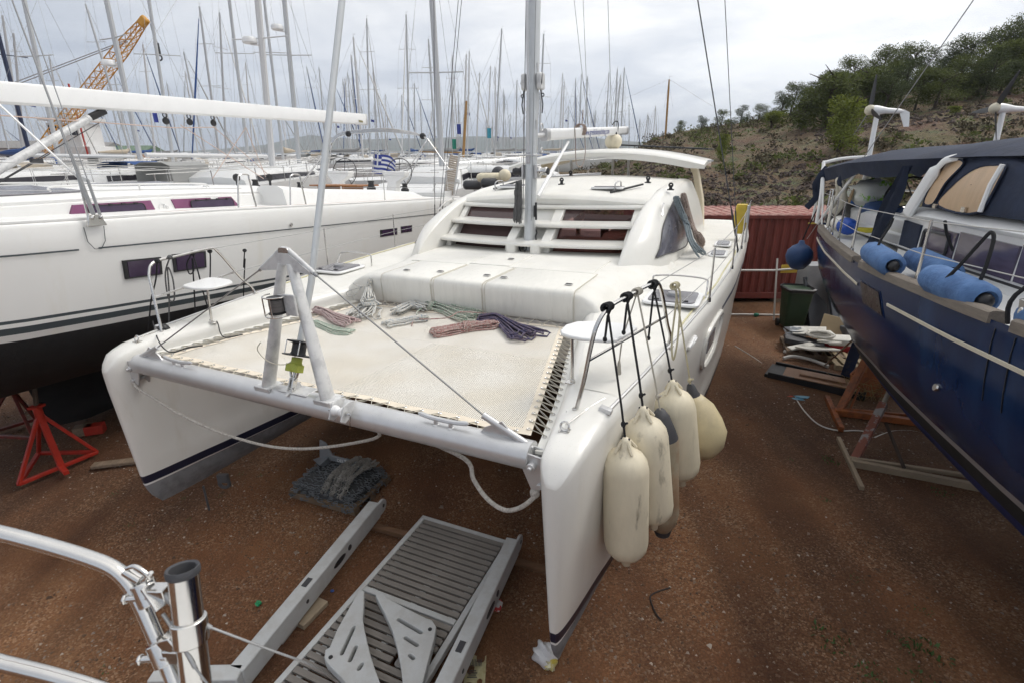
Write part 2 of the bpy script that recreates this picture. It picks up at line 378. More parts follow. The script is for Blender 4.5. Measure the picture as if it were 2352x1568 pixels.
def weeds():
    mb = MB(); r = random.Random(5)
    spots = [(2400+1270/1.387, 1900+920/1.387, .16), (2400+1680/1.387, 1900+945/1.387, .13), (2400+1820/1.387, 1900+1000/1.387, .18), (2400+1500/1.387, 1900+1110/1.387, .14),
             (2400+1790/1.387, 1900+765/1.387, .08), (2400+1420/1.387, 1900+590/1.387, .07), (2400+1890/1.387, 1900+105/1.387, .12), (2400+1250/1.387, 1900+150/1.387, .07),
             (2400+1350/1.387, 1900+985/1.387, .06), (2400+1760/1.387, 1900+1130/1.387, .12), (3330, 1850, .12), (3300, 1830, .09), (3300, 2010, .06), (3160, 1840, .05),
             (2350, 2060, .05), (460, 1975, .06), (520, 2105, .06), (600, 2160, .05), (735, 1995, .05), (880, 1985, .05), (960, 1895, .06), (1045, 1900, .06), (410, 2700, .08),
             (760, 2080, .04), (2700, 1230+300, .05), (3160, 1465, .05), (3040, 1475, .05)]
    for px, py, s in spots:
        c = onz(px, py, 0); c.z = gh(c.x, c.y)
        for k in range(int(14+s*160)):
            a = r.random()*6.283; q = c+Vector((math.cos(a), math.sin(a), 0))*s*r.random()**.7
            d = Vector((r.uniform(-1, 1), r.uniform(-1, 1), r.uniform(.35, 1.1))).normalized()*r.uniform(.25, .5)*max(s, .06)*.7
            w = d.cross(Vector((r.uniform(-1, 1), r.uniform(-1, 1), .2))).normalized()*d.length*.22
            b = len(mb.v); mb.v += [q-w*.3, q+d*.55-w, q+d, q+d*.55+w]; mb.f.append((b, b+1, b+2, b+3))
    tag(obj('weeds', mb, LEAFM, ang=180), 'small green weed tufts sprouting from the gravel', 'weeds', kind='stuff')
weeds()
# ------------------------------------------------------------------ catamaran (local x right, y aft, z up)
k5 = crop(1300, 500, 1.47); k6 = crop(1000, 1000, 1.68); k7 = crop(400, 1000, 1.68); k8 = crop(2000, 1050, 1.254); k2 = crop(1300, 0, 1.68)
def cz(k, x, y, z): return CAT.at(*k(x, y), 'z', z)
def cy(k, x, y, v): return CAT.at(*k(x, y), 'y', v)
def cx(k, x, y, v): return CAT.at(*k(x, y), 'x', v)
cat = thing('catamaran', 'white sailing catamaran with trampoline and louvred saloon windows, stored ashore', 'catamaran', CAT.mat)
HC = 2.29
T_out = [(.36, .03), (.375, .055), (.40, .08), (.46, .115), (.6, .15), (.98, .19), (1.56, .28), (2.4, .39), (3.9, .565), (5.8, .70), (8, .745), (10, .73), (12, .64)]
T_in = [(.36, .03), (.375, .055), (.40, .08), (.46, .115), (.65, .135), (1.0, .20), (1.44, .29), (2.2, .49), (3.05, .68), (4, .78), (12, .78)]
T_wl = [(.36, .016), (.375, .026), (.42, .038), (.6, .065), (1.0, .11), (1.4, .165), (2.2, .26), (3, .35), (4.4, .50), (6, .58), (9, .58), (12, .46)]
T_keel = [(.36, .50), (.62, .485), (1, .47), (3, .46), (12, .52)]
def stem(y, z): return y+(.09*max(0, (.86-z)/.33)**2.4+.05*max(0, (1.9-z)/1.3))*math.exp(-(y-.36)/.16)
T_shz = [(.36, 2.07), (.40, 2.13), (.47, 2.20), (.6, 2.245), (.9, 2.262), (2.4, 2.29), (4, 2.32), (6, 2.33), (12, 2.25)]
SI = smooth_tab
Z_ROWS = [None, None, 1.88, 1.6, 1.28, 1.12, 1.06, .885, .795, .772, .70, .62, 'k']
def hull_w(y, z, side):
    ws = SI(T_out if side > 0 else T_in, y); ww = SI(T_wl, y); zk = SI(T_keel, y); zs = SI(T_shz, y)
    if z >= .78:
        t = min(1, (z-.78)/(zs-.05-.78)); w = ww+(ws-ww)*(t**.85)
        if z < 1.09: w += .018*min(1, y-.36)
        return w
    return ww*math.sqrt(max(0, (z-zk)/max(.78-zk, .02)))
def hull_section(y):
    zs = SI(T_shz, y); zk = SI(T_keel, y); rows = []
    for i, z in enumerate(Z_ROWS):
        if i == 0: z = zs-.005
        elif i == 1: z = zs-.06
        elif z == 'k': z = zk
        z = max(z, zk); rows.append(z)
    out = []
    for i, z in enumerate(rows):
        f = .94 if i == 0 else 1
        out.append((hull_w(y, z, 1)*f, hull_w(y, z, -1)*f, z))
    return out
ys_h = [.36, .375, .40, .43, .47, .54, .64, .8, 1, 1.25, 1.56, 2, 2.5, 3.05, 3.9, 5, 6.2, 8, 10, 11, 12]
secs = [hull_section(y) for y in ys_h]
def deck_pts(y):     # deck from outer to inner edge (offsets from the hull centre)
    zs = SI(T_shz, y); a = SI(T_out, y)*.94; b = SI(T_in, y)*.94; h = min(1, (y-.3)*1.4)
    return [(a, zs-.005), (a-.04*h*min(1, a/.1), zs+.028*h), (a*.4, zs+.05*h), (-b*.4, zs+.055*h), (-b+.05*h*min(1, b/.1), zs+.03*h), (-b, zs-.005)]
for s, nm in ((-1, 'left'), (1, 'right')):
    def pt(i, r, side):
        o, n, z = secs[i][r]; return Vector((s*(HC+(o if side > 0 else -n)), stem(ys_h[i], z), z))
    def rows(r0, r1):
        mb = MB()
        for side in (1, -1): mb.loft([[pt(i, r, side) for r in range(r0, r1+1)] for i in range(len(ys_h))], closed=False)
        mb.loft([[pt(0, r, 1), pt(0, r, -1)] for r in range(r0, r1+1)], closed=False)
        # transom
        e = len(ys_h)-1
        mb.add([pt(e, r, 1) for r in range(r0, r1+1)]+[pt(e, r, -1) for r in range(r1, r0-1, -1)], [tuple(range(2*(r1-r0+1)))])
        return mb
    hm_ = rows(0, 7); hm_.loft([[Vector((s*(HC+o), stem(y, z), z)) for o, z in deck_pts(y)] for y in ys_h], closed=False); dp0 = [Vector((s*(HC+o), stem(.36, z), z)) for o, z in deck_pts(.36)]; hm_.add(dp0, [tuple(range(6))]); hm_.weld = True
    h = obj('hull', hm_, HULLG, cat, ang=62)
    obj('boot_stripe', rows(7, 8), NAVY, h); obj('white_line', rows(8, 9), WHITE, h); obj('antifouling', rows(9, 12), ANTIG, h, ang=60)
    mb = MB(); mb.loft([[Vector((s*(HC+o*.93), y, z+.004)) for o, z in deck_pts(y)[1:5]] for y in ys_h if y > 1.2], closed=False)
    obj('side_deck', mb, DECK, cat, ang=60)
    # aluminium toe rail and rub strip
    path = [Vector((s*(HC+SI(T_out, y)*.94-.035), y, SI(T_shz, y)+.035)) for y in np.linspace(1.0, 11.8, 40)]
    mb = MB(); mb.tube(path, .012, 6); obj('toe_rail', mb, ALU, cat)
    # trampoline flange along the inner edge
    mb = MB(); mb.loft([[Vector((s*(HC-SI(T_in, y)+a), y, z)) for a, z in ((.02, 2.13), (-.075, 2.125), (-.075, 2.145), (.02, 2.16))] for y in np.linspace(.6, 3.1, 18)])
    obj('net_flange', mb, GEL, cat)
    # keel under the hull
    mb = MB(); mb.loft([[Vector((s*HC+a*w, y, z)) for a, y in ((0, 4.6+d), (1, 5.2+d), (1, 6.6), (0, 7.4-d*.5), (-1, 6.6), (-1, 5.2+d))] for w, z, d in ((.10, .62, 0), (.09, .3, .15), (.06, .06, .3))])
    obj('keel', mb, ANTIG, cat, ang=60)
# hull portlight and vent on the outer side of the near hull
def hull_pt(y, z): return Vector((HC+hull_w(y, z, 1), y, z))
mb = MB(); rim = MB(); q = [(3.72, 1.98), (4.05, 2.06), (4.72, 2.02), (4.62, 1.72), (4.3, 1.58), (3.78, 1.62)]
ring = [hull_pt(y, z)+Vector((.012, 0, 0)) for y, z in cat_rom([(a, b, 0) for a, b in q], 4, True) and [(p.x, p.y) for p in cat_rom([(a, b, 0) for a, b in q], 4, True)]]
rim.tube(ring, .03, 6, closed=True)
port = obj('portlight', rim, GEL, cat)
mid = sum(ring, Vector())/len(ring)
inn = [mid+(p-mid)*.93 for p in ring]; mb.add([mid+Vector((-.02, 0, 0))]+[p+Vector((-.004, 0, 0)) for p in inn], [(0, i+1, (i+1) % len(inn)+1) for i in range(len(inn))])
obj('recess', mb, GEL, port)
mb = MB(); pane = [(3.95, 1.93), (4.32, 1.93), (4.32, 1.75), (3.95, 1.72)]
mb.add([hull_pt(y, z)+Vector((.018, 0, 0)) for y, z in pane]+[hull_pt(y, z)+Vector((-.02, 0, 0)) for y, z in pane], [(0, 1, 2, 3), (4, 5, 6, 7), (0, 1, 5, 4), (1, 2, 6, 5), (2, 3, 7, 6), (3, 0, 4, 7)]); obj('pane', mb, SMOKE, port)
mb = MB(); p0, p1 = hull_pt(2.85, 2.15), hull_pt(3.08, 2.2); mb.bar(p0+Vector((.015, 0, 0)), p1+Vector((.015, 0, 0)), .03, .045); mb.bar(p0+Vector((.03, .06, 0)), p1+Vector((.03, -.02, 0)), .02, .02)
obj('tank_vent', mb, WHITE, cat, bevel=.008)
# paired pinstripes along the near hull, aft
for z in (2.06, 2.03):
    mb = MB(); mb.tube([hull_pt(y, z)+Vector((.001, 0, 0)) for y in np.linspace(4.8, 11.5, 24)], .006, 4); obj('pinstripe', mb, NAVY, cat)

# ---- bridge deck, foredeck lockers
fd = [(-1.80, 2.28), (-1.72, 2.35), (-1.60, 2.44), (-1.46, 2.505), (-1.3, 2.53), (0, 2.542), (1.2, 2.535), (1.54, 2.53), (1.66, 2.505), (1.77, 2.44), (1.86, 2.35), (1.92, 2.27)]
def fd_ring(y, dz, sx=1.0, base=2.16): return [Vector((fd[0][0]*sx, y, base))]+[Vector((x*sx, y, max(base, z+dz))) for x, z in fd]+[Vector((fd[-1][0]*sx, y, base))]
mb = MB(); yfr = [(3.10, -.36, .955), (3.09, -.30, .957), (3.075, -.06, .96), (3.085, -.03, .963), (3.115, -.008, .97), (3.24, 0, .98), (3.8, 0, 1.0), (4.3, 0, 1.04), (4.7, 0, 1.14), (5.6, 0, 1.2)]
mb.loft([fd_ring(y, d, sx) for y, d, sx in yfr], closed=False, caps=False)
fdk = obj('foredeck', mb, DECK, cat, ang=50)
mb = MB(); mb.box((0, 7.4, 2.0), (4.0, 8.4, .5)); obj('bridge_deck', mb, GEL, cat, bevel=.05)
mb = MB(); mb.box((0, 3.16, 1.93), (3.4, .10, .48)); obj('nacelle_front', mb, GEL, cat, bevel=.02)
SEAM = mat('dirty_seam', (.58, .53, .44), .8)
# three locker lids standing a little proud of the front
for x0, x1 in ((-1.10, -.335), (-.305, .375), (.405, 1.50)):
    g = .012; mb = MB(); prof = [(3.085, 2.185), (3.072, 2.22), (3.060, 2.47), (3.066, 2.51), (3.085, 2.538), (3.115, 2.551), (3.17, 2.555), (3.95, 2.556)]
    secs_l = []
    for x in (x0+g, x0+g+.012, (x0+x1)/2, x1-g-.012, x1-g):
        e = -.006 if x in (x0+g, x1-g) else 0
        sl = .055*(1 if x > 0 else -1)*0
        secs_l.append([Vector((x, y-e, z+e)) for y, z in prof]+[Vector((x, 3.95, 2.52)), Vector((x, 3.3, 2.5)), Vector((x, 3.2, 2.185))])
    mb.loft(secs_l); obj('locker_lid', mb, GELSTREAK, fdk, ang=45)
    for xe in (x0, x1): mb = MB(); mb.tube([(xe, 3.080, 2.19), (xe, 3.068, 2.46), (xe, 3.092, 2.532), (xe, 3.15, 2.549), (xe, 3.95, 2.5505)], .003, 5); obj('lid_seam', mb, SEAM, fdk)
    mb = MB(); mb.tube([(x0, 3.965, 2.545), (x1, 3.965, 2.55)], .004, 5); obj('lid_seam', mb, SEAM, fdk)
mb = MB(); mb.box((-.05, 4.48, 2.538), (.62, .84, .03)); obj('centre_lid', mb, DECK, fdk, bevel=.01)
for x0, x1, y0, y1 in ((-1.3, -.39, 4.02, 4.88), (.29, 1.42, 4.02, 4.88)):
    mb = MB(); mb.box(((x0+x1)/2, (y0+y1)/2, 2.534), (x1-x0, y1-y0, .024)); obj('deck_panel', mb, DECK, fdk, bevel=.01)
for x, y in ((-.871, 3.33), (-.4, 3.4), (.27, 3.4), (.52, 3.36), (1.36, 3.3), (.10, 4.45)):
    o = MB(); o.box((x, y, 2.566), (.085, .055, .012)); lt = obj('locker_latch', o, STEEL, fdk, bevel=.004)
    o = MB(); o.box((x, y, 2.571), (.06, .036, .008)); obj('latch_pocket', o, BLACK, lt)

# ---- coachroof
T_top = [(4.58, 2.50), (4.66, 2.60), (4.8, 2.71), (5.0, 2.835), (5.3, 2.975), (5.7, 3.125), (6.2, 3.255), (7, 3.355), (8, 3.42), (9, 3.43), (9.6, 3.40)]
IN = 1.575
def cheek(y):     # cross section from the inner foot over the crest to the outer foot
    t = SI(T_top, y); f = min(1, max(.12, (t-2.46)/.8)); zi = 2.22; b = min(1, (y-4.55)/.5)
    pts = [(IN, zi), (IN, t-.05*f-.01), (IN+.02*b, t-.015), (IN+.08*b, t), (IN+.16*b, t-.015*f), (IN+.24*b, t-.06*f)]
    xo, zo = IN+.24*b, t-.06*f; xb, zb = IN+.08+.50*min(1, .35+(y-4.55)*.9), 2.30
    for k in range(1, 7):
        u = k/6; pts.append((xo+(xb-xo)*(u**.9)+.045*math.sin(math.pi*u)*f, zo+(zb-zo)*u))
    return pts
ys_c = [4.58, 4.63, 4.7, 4.8, 4.95, 5.15, 5.4, 5.7, 6.05, 6.5, 7, 7.6, 8.3, 9, 9.6]
for s in (-1, 1):
    mb = MB(); mb.loft([[Vector((s*x, y, z)) for x, z in cheek(y)] for y in ys_c], closed=False, caps=False)
    n = len(cheek(9)); mb.add([Vector((s*x, 9.6, z)) for x, z in cheek(9.6)], [tuple(range(n))])
    ck = obj('coachroof_side', mb, GEL, cat, ang=60)
    # side window, a curved acrylic panel lying on the outer slope
    def on(y, u):
        c = cheek(y)[5:]; i = min(int(u*6), 5); f = u*6-i; a, b = c[i], c[i+1]
        nx, nz = -(b[1]-a[1]), b[0]-a[0]; L = math.hypot(nx, nz); return Vector((s*(a[0]+(b[0]-a[0])*f+nx/L*.012), y, a[1]+(b[1]-a[1])*f+nz/L*.012))
    fr = [(5.10, .50), (5.13, .455), (5.45, .33), (5.8, .22), (6.52, .14), (7.25, .11), (7.6, .26), (7.46, .5), (7.28, .7), (7.02, .84), (6.3, .785), (5.74, .69), (5.25, .54)]
    fr = [(p.x, min(.98, max(.03, p.y))) for p in cat_rom([(a, b, 0) for a, b in fr], 4, True)]
    P = [on(y, u) for y, u in fr]; n = len(P)
    mb = MB(); mb.loft([[on(6.4+(a-6.4)*f_, .42+(b-.42)*f_) for a, b in fr] for f_ in (1, .8, .6, .4, .2, .02)], caps=False)
    w = obj('side_window', mb, SIDEGL, cat, ang=80)
    mb = MB(); mb.tube(P, .009, 5, closed=True); obj('window_seal', mb, RUBBER, w)
    # rail above the window
    mb = MB(); pts = [on(5.75, .10)+Vector((s*.03, 0, .05)), on(5.95, .05)+Vector((s*.03, 0, .09)), on(6.15, .02)+Vector((s*.02, 0, .03))]; mb.tube(pts, .013, 6); obj('grab_rail', mb, STEEL, cat)
def roof_z(x, y): return SI(T_top, y)-.012+.085*(1-(abs(x)/IN)**2)
xs = np.linspace(-IN-.05, IN+.05, 15); ysr = [6.16, 6.2, 6.26, 6.6, 7.2, 8, 9, 9.6]
mb = MB(); rings = []
for y in ysr:
    bow = lambda x: -.22*(1-(x/IN)**2)*max(0, 1-(y-6.16)/1.6)
    rings.append([Vector((x, y+bow(x), roof_z(min(max(x, -IN), IN), y)-(.05 if y == 6.16 else .014 if y == 6.2 else 0))) for x in xs])
rings.insert(0, [q+Vector((0, .02, -.09)) for q in rings[0]])
mb.loft(rings, closed=False); roof = obj('coachroof', mb, DECK, cat, ang=45)
# front glass behind the louvres, three panes and mullions
def glass(x, t): # t 0 bottom 1 top
    b = .22*(1-(x/IN)**2); return Vector((x, 5.50+.72*t-b, 2.50+.68*t))
wall = MB()
for x0, x1 in ((-IN, -1.45), (-.32, .32), (1.43, IN)): wall.loft([[glass(x, t)+Vector((0, .01, 0)) for x in np.linspace(x0, x1, 5)] for t in (0, .5, 1)], closed=False)
for t0, t1 in ((0, .04), (.96, 1)): wall.loft([[glass(x, t)+Vector((0, .012, 0)) for x in np.linspace(-IN, IN, 13)] for t in (t0, t1)], closed=False)
# saloon interior seen through the glass
INW = mat('interior_cream', (.62, .54, .42), .6, var=.05); INT = mat('interior_wood', (.18, .085, .04), .4, var=.2)
mb = MB(); mb.box((0, 7.4, 2.27), (3.1, 3.9, .04)); obj('saloon_sole', mb, INT, cat)
mb = MB()
for s_ in (-1, 1): mb.box((s_*1.25, 7.3, 2.52), (.6, 2.6, .45)); mb.box((s_*1.48, 7.3, 2.85), (.14, 2.6, .3))
mb.box((.75, 5.98, 2.48), (1.0, .4, .36)); obj('saloon_seats', mb, INW, cat, bevel=.06)
mb = MB(); mb.box((.7, 7.1, 2.85), (.95, .7, .04)); mb.box((.7, 7.1, 2.6), (.12, .12, .5)); obj('saloon_table', mb, INT, cat, bevel=.01)
mb = MB(); mb.torus((.35, 6.35, 2.95), .2, .015, 20, 6, Matrix.Rotation(R(60), 3, 'X')); mb.tube([(1.0, 8.9, 2.3), (1.0, 8.9, 3.4)], .05, 6); mb.box((-.4, 8.95, 2.8), (.08, .08, 1.1)); obj('saloon_fittings', mb, CREAM, cat)
for x0, x1 in ((-1.47, -.30), (.30, 1.45)):
    mb = MB(); mb.loft([[glass(x, t) for x in np.linspace(x0, x1, 7)] for t in (.03, .5, .97)], closed=False); obj('saloon_window', mb, GLASSD, cat)
obj('saloon_front', wall, GEL, cat, ang=60)
# louvre blades across the front
for yb, zb, dep in ((6.06, 3.14, .26), (5.63, 2.905, .34), (5.25, 2.665, .36)):
    mb = MB(); rr = []
    for x in np.linspace(-IN, IN, 17):
        b = -.20*(1-(x/IN)**2); yy = yb+b
        rr.append([Vector((x, yy, zb-.028)), Vector((x, yy-.012, zb)), Vector((x, yy+.004, zb+.022)), Vector((x, yy+dep, zb+.045)), Vector((x, yy+dep, zb-.01)), Vector((x, yy+.03, zb-.032))])
    mb.loft(rr); obj('louvre', mb, GEL, cat, ang=45)
for x, w in ((-1.5, .10), (-.285, .16), (.30, .16), (1.49, .10)):
    mb = MB(); b = -.2*(1-(x/IN)**2)
    for ya, za, yc, zc in ((5.36, 2.50, 5.42, 2.66), (5.42, 2.69, 5.75, 2.90), (5.80, 2.92, 6.1, 3.13)):
        mb.add([Vector((x+i*w/2, yy+b, z)) for i in (-1, 1) for yy, z in ((ya, za), (ya+.4, za), (yc+.3, zc), (yc, zc))], [(0, 1, 2, 3), (4, 7, 6, 5), (0, 4, 5, 1), (1, 5, 6, 2), (2, 6, 7, 3), (3, 7, 4, 0)])
    obj('louvre_bracket', mb, CREAM if False else GEL, cat, bevel=.012)
for x in (-.20, .20):
    mb = MB(); mb.prism(rrect(.17, .42, .06), .15, Matrix.Translation((x, 5.24, 2.515))); obj('mast_step_pillar', mb, GEL, cat)
# roof hatch, organisers, handrails
mb = MB(); hx0 = Vector((.86, 6.72, roof_z(.86, 6.72)))
mb.prism(rrect(.52, .50, .06), .035, Matrix.Translation(hx0)@Matrix.Rotation(R(-3), 4, 'X')); ht = obj('roof_hatch', mb, WHITE, cat, bevel=.008)
mb = MB(); mb.prism(rrect(.43, .41, .05), .012, Matrix.Translation(hx0+Vector((0, 0, .035)))@Matrix.Rotation(R(-3), 4, 'X')); obj('hatch_pane', mb, SMOKE, ht)
mb = MB(); hl = Vector((-.95, 6.85, roof_z(.95, 6.85))); mb.prism(rrect(.52, .5, .06), .035, Matrix.Translation(hl)); ht = obj('roof_hatch', mb, WHITE, cat, bevel=.008)
mb = MB(); mb.prism(rrect(.43, .41, .05), .012, Matrix.Translation(hl+Vector((0, 0, .035)))); obj('hatch_pane', mb, SMOKE, ht)
for px, py in ((1590, 1240), (1715, 1190), (2170, 1225), (2325, 1242)):
    p = cz(k2, px, py, 3.43); p.z = roof_z(max(-1.5, min(1.5, p.x)), min(p.y, 9.4)); p.y = min(p.y, 9.2)
    mb = MB(); mb.box(p+Vector((0, 0, .008)), (.10, .08, .016)); mb.lathe([(.026, 0), (.03, .03), (.02, .05), (.02, .08)], 10, Matrix.Translation(p)); mb.torus(p+Vector((0, 0, .08)), .028, .014, 12, 6, Matrix.Rotation(R(90), 3, 'X'))
    obj('deck_block', mb, BLACK, cat)
for x0, y0, x1, y1 in ((.98, 6.35, 1.33, 7.1), (-1.3, 6.7, -1.1, 7.5)):
    a = Vector((x0, y0, roof_z(x0, y0)+.03)); b = Vector((x1, y1, roof_z(x1, y1)+.05)); mb = MB(); mb.bar(a, b, .035, .03); obj('batten_track', mb, BLACK, cat, bevel=.006)
for x, y in ((1.02, 6.45), (-1.22, 6.6)):
    z = roof_z(x, y); mb = MB(); mb.tube(cat_rom([(x, y, z), (x, y+.01, z+.13), (x+.02, y+.06, z+.17), (x+.03, y+.22, z+.17), (x+.03, y+.27, z+.13), (x+.03, y+.28, z)], 4), .012, 6); obj('roof_handrail', mb, STEEL, cat)
# hardtop over the cockpit
mb = MB(); rings = []
for y, dz, w in ((9.0, -.035, .995), (9.04, .0, 1.0), (9.3, .03, 1.0), (10.2, .05, .985), (11.0, .04, .965), (11.3, 0, .95)):
    top = [Vector((x*w, y-.25*(1-(x/2.1)**2)*(1 if y < 9.5 else 0), 3.70+dz+.28*(1-(x/2.12)**2))) for x in np.linspace(-2.1, 2.1, 15)]
    rings.append(top+[q-Vector((.0, -.03, .12-.05*(abs(q.x) > 2.0))) for q in reversed(top)])
mb.loft(rings); hard = obj('hardtop', mb, GEL, cat, ang=50)
mb = MB(); mb.loft([[Vector((x*.97, y-.2*(1-(x/2.1)**2)*(1 if y < 9.5 else 0), 3.565+dz+.28*(1-(x/2.12)**2))) for x in np.linspace(-1.9, 1.9, 13)] for y, dz in ((9.15, .02), (9.6, .035), (11.3, .03))], closed=False); obj('headliner', mb, CREAM, hard)
for x, y in ((-.75, 9.35), (.16, 9.45), (.50, 9.45)):
    mb = MB(); mb.tube([(x, y+.1, 3.35), (x+.03, y-.05, 3.93)], .03, 8); obj('hardtop_post', mb, ALU, cat)
for s in (-1, 1):
    mb = MB(); mb.loft([[Vector((s*(x+i*w), y+j*.16, z)) for i, j in ((-1, -1), (1, -1), (1, 1), (-1, 1))] for x, y, z, w in ((1.97, 10.6, 2.3, .07), (1.93, 10.5, 2.9, .06), (1.80, 10.4, 3.45, .06), (1.68, 10.35, 3.74, .09))]); obj('hardtop_leg', mb, CREAM, cat, bevel=.02, ang=60)
mb = MB(); mb.box((.9, 10.9, 4.04), (2.2, 1.1, .03), Matrix.Rotation(R(4), 3, 'Y')); obj('solar_panel', mb, BLACK, cat)
mb = MB(); mb.box((2.13, 9.6, 3.74), (.12, .06, .03)); obj('hardtop_light', mb, ALU, hard)

# ---- front beam, striker frame, furler
mb = MB(); nb = 20
mb.loft([[Vector((x, .585+.10*math.cos(2*math.pi*k/nb), 2.118+.094*math.sin(2*math.pi*k/nb))) for k in range(nb)] for x in (-2.08, -1.4, 0, 1.4, 2.07)]); beam = obj('front_beam', mb, ALU, cat, ang=50)
for s in (-1, 1):
    mb = MB()
    for d in (-.05, .05):
        mb.prism([(0, .07), (.16, .05), (.17, -.16), (.06, -.2), (0, -.06)], .014, Matrix(((s*1.0, 0, 0, s*2.03), (0, 0, 1, .57+d), (0, 1, 0, 2.10), (0, 0, 0, 1))))
    mb.tube([(s*2.1, .48, 2.09), (s*2.1, .68, 2.09)], .03, 12); mb.tube([(s*2.15, .50, 1.95), (s*2.15, .66, 1.95)], .02, 10); mb.tube([(s*2.1, .46, 2.09), (s*2.1, .50, 2.09)], .016, 6)
    obj('beam_bracket', mb, ALU, beam, bevel=.004)
    # gusset for the striker rod
    mb = MB(); mb.prism([(-.12, 0), (.17, 0), (.13, .05), (0, .12)], .012, Matrix(((-s, 0, 0, s*1.86), (0, 0, 1, .58), (0, 1, 0, 2.2), (0, 0, 0, 1))))
    a = Vector((s*1.72, .59, 2.335)); b = Vector((s*2.03, .585, 2.195)); mb.tube([a, b], .024, 10); mb.tube([b, b+(b-a)*.15], .014, 8)
    obj('rod_gusset', mb, ALU, beam)
    # horn cleat on the beam
    x = s*1.42; mb = MB(); mb.tube(cat_rom([(x-.20, .56, 2.265), (x-.1, .56, 2.250), (x, .56, 2.248), (x+.1, .56, 2.250), (x+.2, .56, 2.265)], 4), [.008]+[.017]*15+[.008], 8)
    for d in (-.06, .06): mb.lathe([(.03, 0), (.018, .01), (.014, .05)], 10, Matrix.Translation((x+d, .56, 2.20)))
    obj('horn_cleat', mb, ALU, beam)
AP = Vector((.055, .67, 3.235))
for s, fx in ((-1, -.29), (1, .36)):
    mb = MB(); f = Vector((fx, .575, 2.19)); t = AP+Vector((s*.045, 0, -.02)); rr = []
    for u in (0, .02, .12, .5, .97, 1):
        c = f+(t-f)*u; w = (.040-.010*u)*(.8 if u in (0, 1) else 1); d = .068-.026*u
        rr.append([c+Vector((w*math.cos(a)*abs(math.cos(a))**.0, d*math.sin(a), 0)) for a in [2*math.pi*k/14 for k in range(14)]])
    mb.loft(rr); lg = obj('striker_leg', mb, ALUW, cat, ang=50)
    mb = MB(); mb.box((fx, .58, 2.205), (.17, .16, .014), Matrix.Rotation(R(0), 3, 'X')); mb.box((fx, .51, 2.185), (.17, .012, .04))
    for dx in (-.075, .075):
        for dy in (-.07, .07): mb.lathe([(.009, 0), (.009, .006)], 6, Matrix.Translation((fx+dx, .58+dy, 2.211)))
    obj('leg_foot', mb, ALUW, lg, bevel=.006)
mb = MB(); M = Matrix(((1, 0, 0, AP.x), (0, 0, 1, AP.y-.025), (0, 1, 0, AP.z), (0, 0, 0, 1)))
mb.prism([(-.26, -.07), (-.05, .06), (.05, .06), (.24, -.06), (.24, -.085), (.1, -.07), (.05, -.03), (-.05, -.03), (-.1, -.07), (-.26, -.085)], .03, M)
mb.tube(cat_rom([AP+Vector(q) for q in ((-.28, 0, -.075), (-.05, 0, .075), (0, 0, .085), (.05, 0, .075), (.26, 0, -.075))], 4), .018, 10); head = obj('striker_head', mb, ALUW, cat, ang=45)
mb = MB(); mb.prism(rrect(.10, .05, .02), .035, M@Matrix.Translation((0, .075, .006))); obj('wear_plate', mb, STEEL, head)
for s, ex in ((-1, -.28), (1, .26)):
    mb = MB(); mb.tube([AP+Vector((ex, 0, -.075)), (s*1.72, .59, 2.335)], .0065, 6); mb.tube([AP+Vector((ex, 0, -.075)), AP+Vector((ex*1.1, 0, -.092))], .014, 8); obj('striker_rod', mb, WIRE, cat)
def fz(z): return Vector((0.0, .921+(z-3.007)*(.357 if z > 3.007 else .47), z))
# forestay foil and furling drum
mb = MB(); mb.tube([fz(2.58), fz(3.007), fz(15.5)], .030, 10, flat=.75); stay = obj('forestay_foil', mb, MASTG, cat)
D = arc_z(fz(2.9)-fz(2))
dr = thing('x', None, None); bpy.data.objects.remove(dr)
def at_stay(z): return Matrix.Translation(fz(z))@D
mb = MB(); mb.lathe([(.118, 0), (.12, .008), (.06, .016), (.055, .03), (.055, .09), (.06, .10), (.098, .108), (.10, .118), (.04, .125)], 24, at_stay(2.47)); drum = obj('furling_drum', mb, BLACK, stay)
mb = MB(); mb.lathe([(.042, 0), (.05, .01), (.05, .06), (.042, .065), (.042, .11)], 16, at_stay(2.36)); mb.box(fz(2.385)+Vector((0, -.01, 0)), (.13, .07, .06), D.to_3x3()); obj('swivel_body', mb, mat('lime_paint', (.36, .40, .06), .5, var=.1), stay, bevel=.008)
mb = MB()
for k in range(4):
    a = R(45+90*k); c = at_stay(2.47); mb.tube([c@Vector((.1*math.cos(a), .1*math.sin(a), .0)), c@Vector((.1*math.cos(a), .1*math.sin(a), .115))], .005, 5)
obj('drum_guard', mb, STEEL, stay)
for s_ in (-1, 1):
    mb = MB(); mb.tube([fz(2.37)+Vector((s_*.05, 0, .02)), fz(2.32)+Vector((s_*.03, 0, 0)), fz(2.30)], .011, 6); mb.bar(fz(2.31)+Vector((s_*.02, 0, 0)), fz(2.21)+Vector((s_*.02, 0, 0)), .010, .04); obj('stay_toggle', mb, STEEL, stay)
for z_ in (2.30, 2.235): mb = MB(); mb.tube([fz(z_)+Vector((-.035, 0, 0)), fz(z_)+Vector((.035, 0, 0))], .011, 8); obj('toggle_pin', mb, STEEL, stay)
mb = MB(); mb.tube([fz(2.38), fz(2.24)], .012, 8); obj('stay_stud', mb, STEEL, stay)
mb = MB(); mb.prism([(-.13, -.01), (.05, -.01), (.02, .06), (-.02, .06)], .03, Matrix(((0, 0, 1, -.025), (1, 0, 0, .62), (0, 1, 0, 2.2), (0, 0, 0, 1)))); mb.box((.02, .6, 2.207), (.30, .15, .012)); obj('stay_bracket', mb, ALUW, beam, bevel=.006)
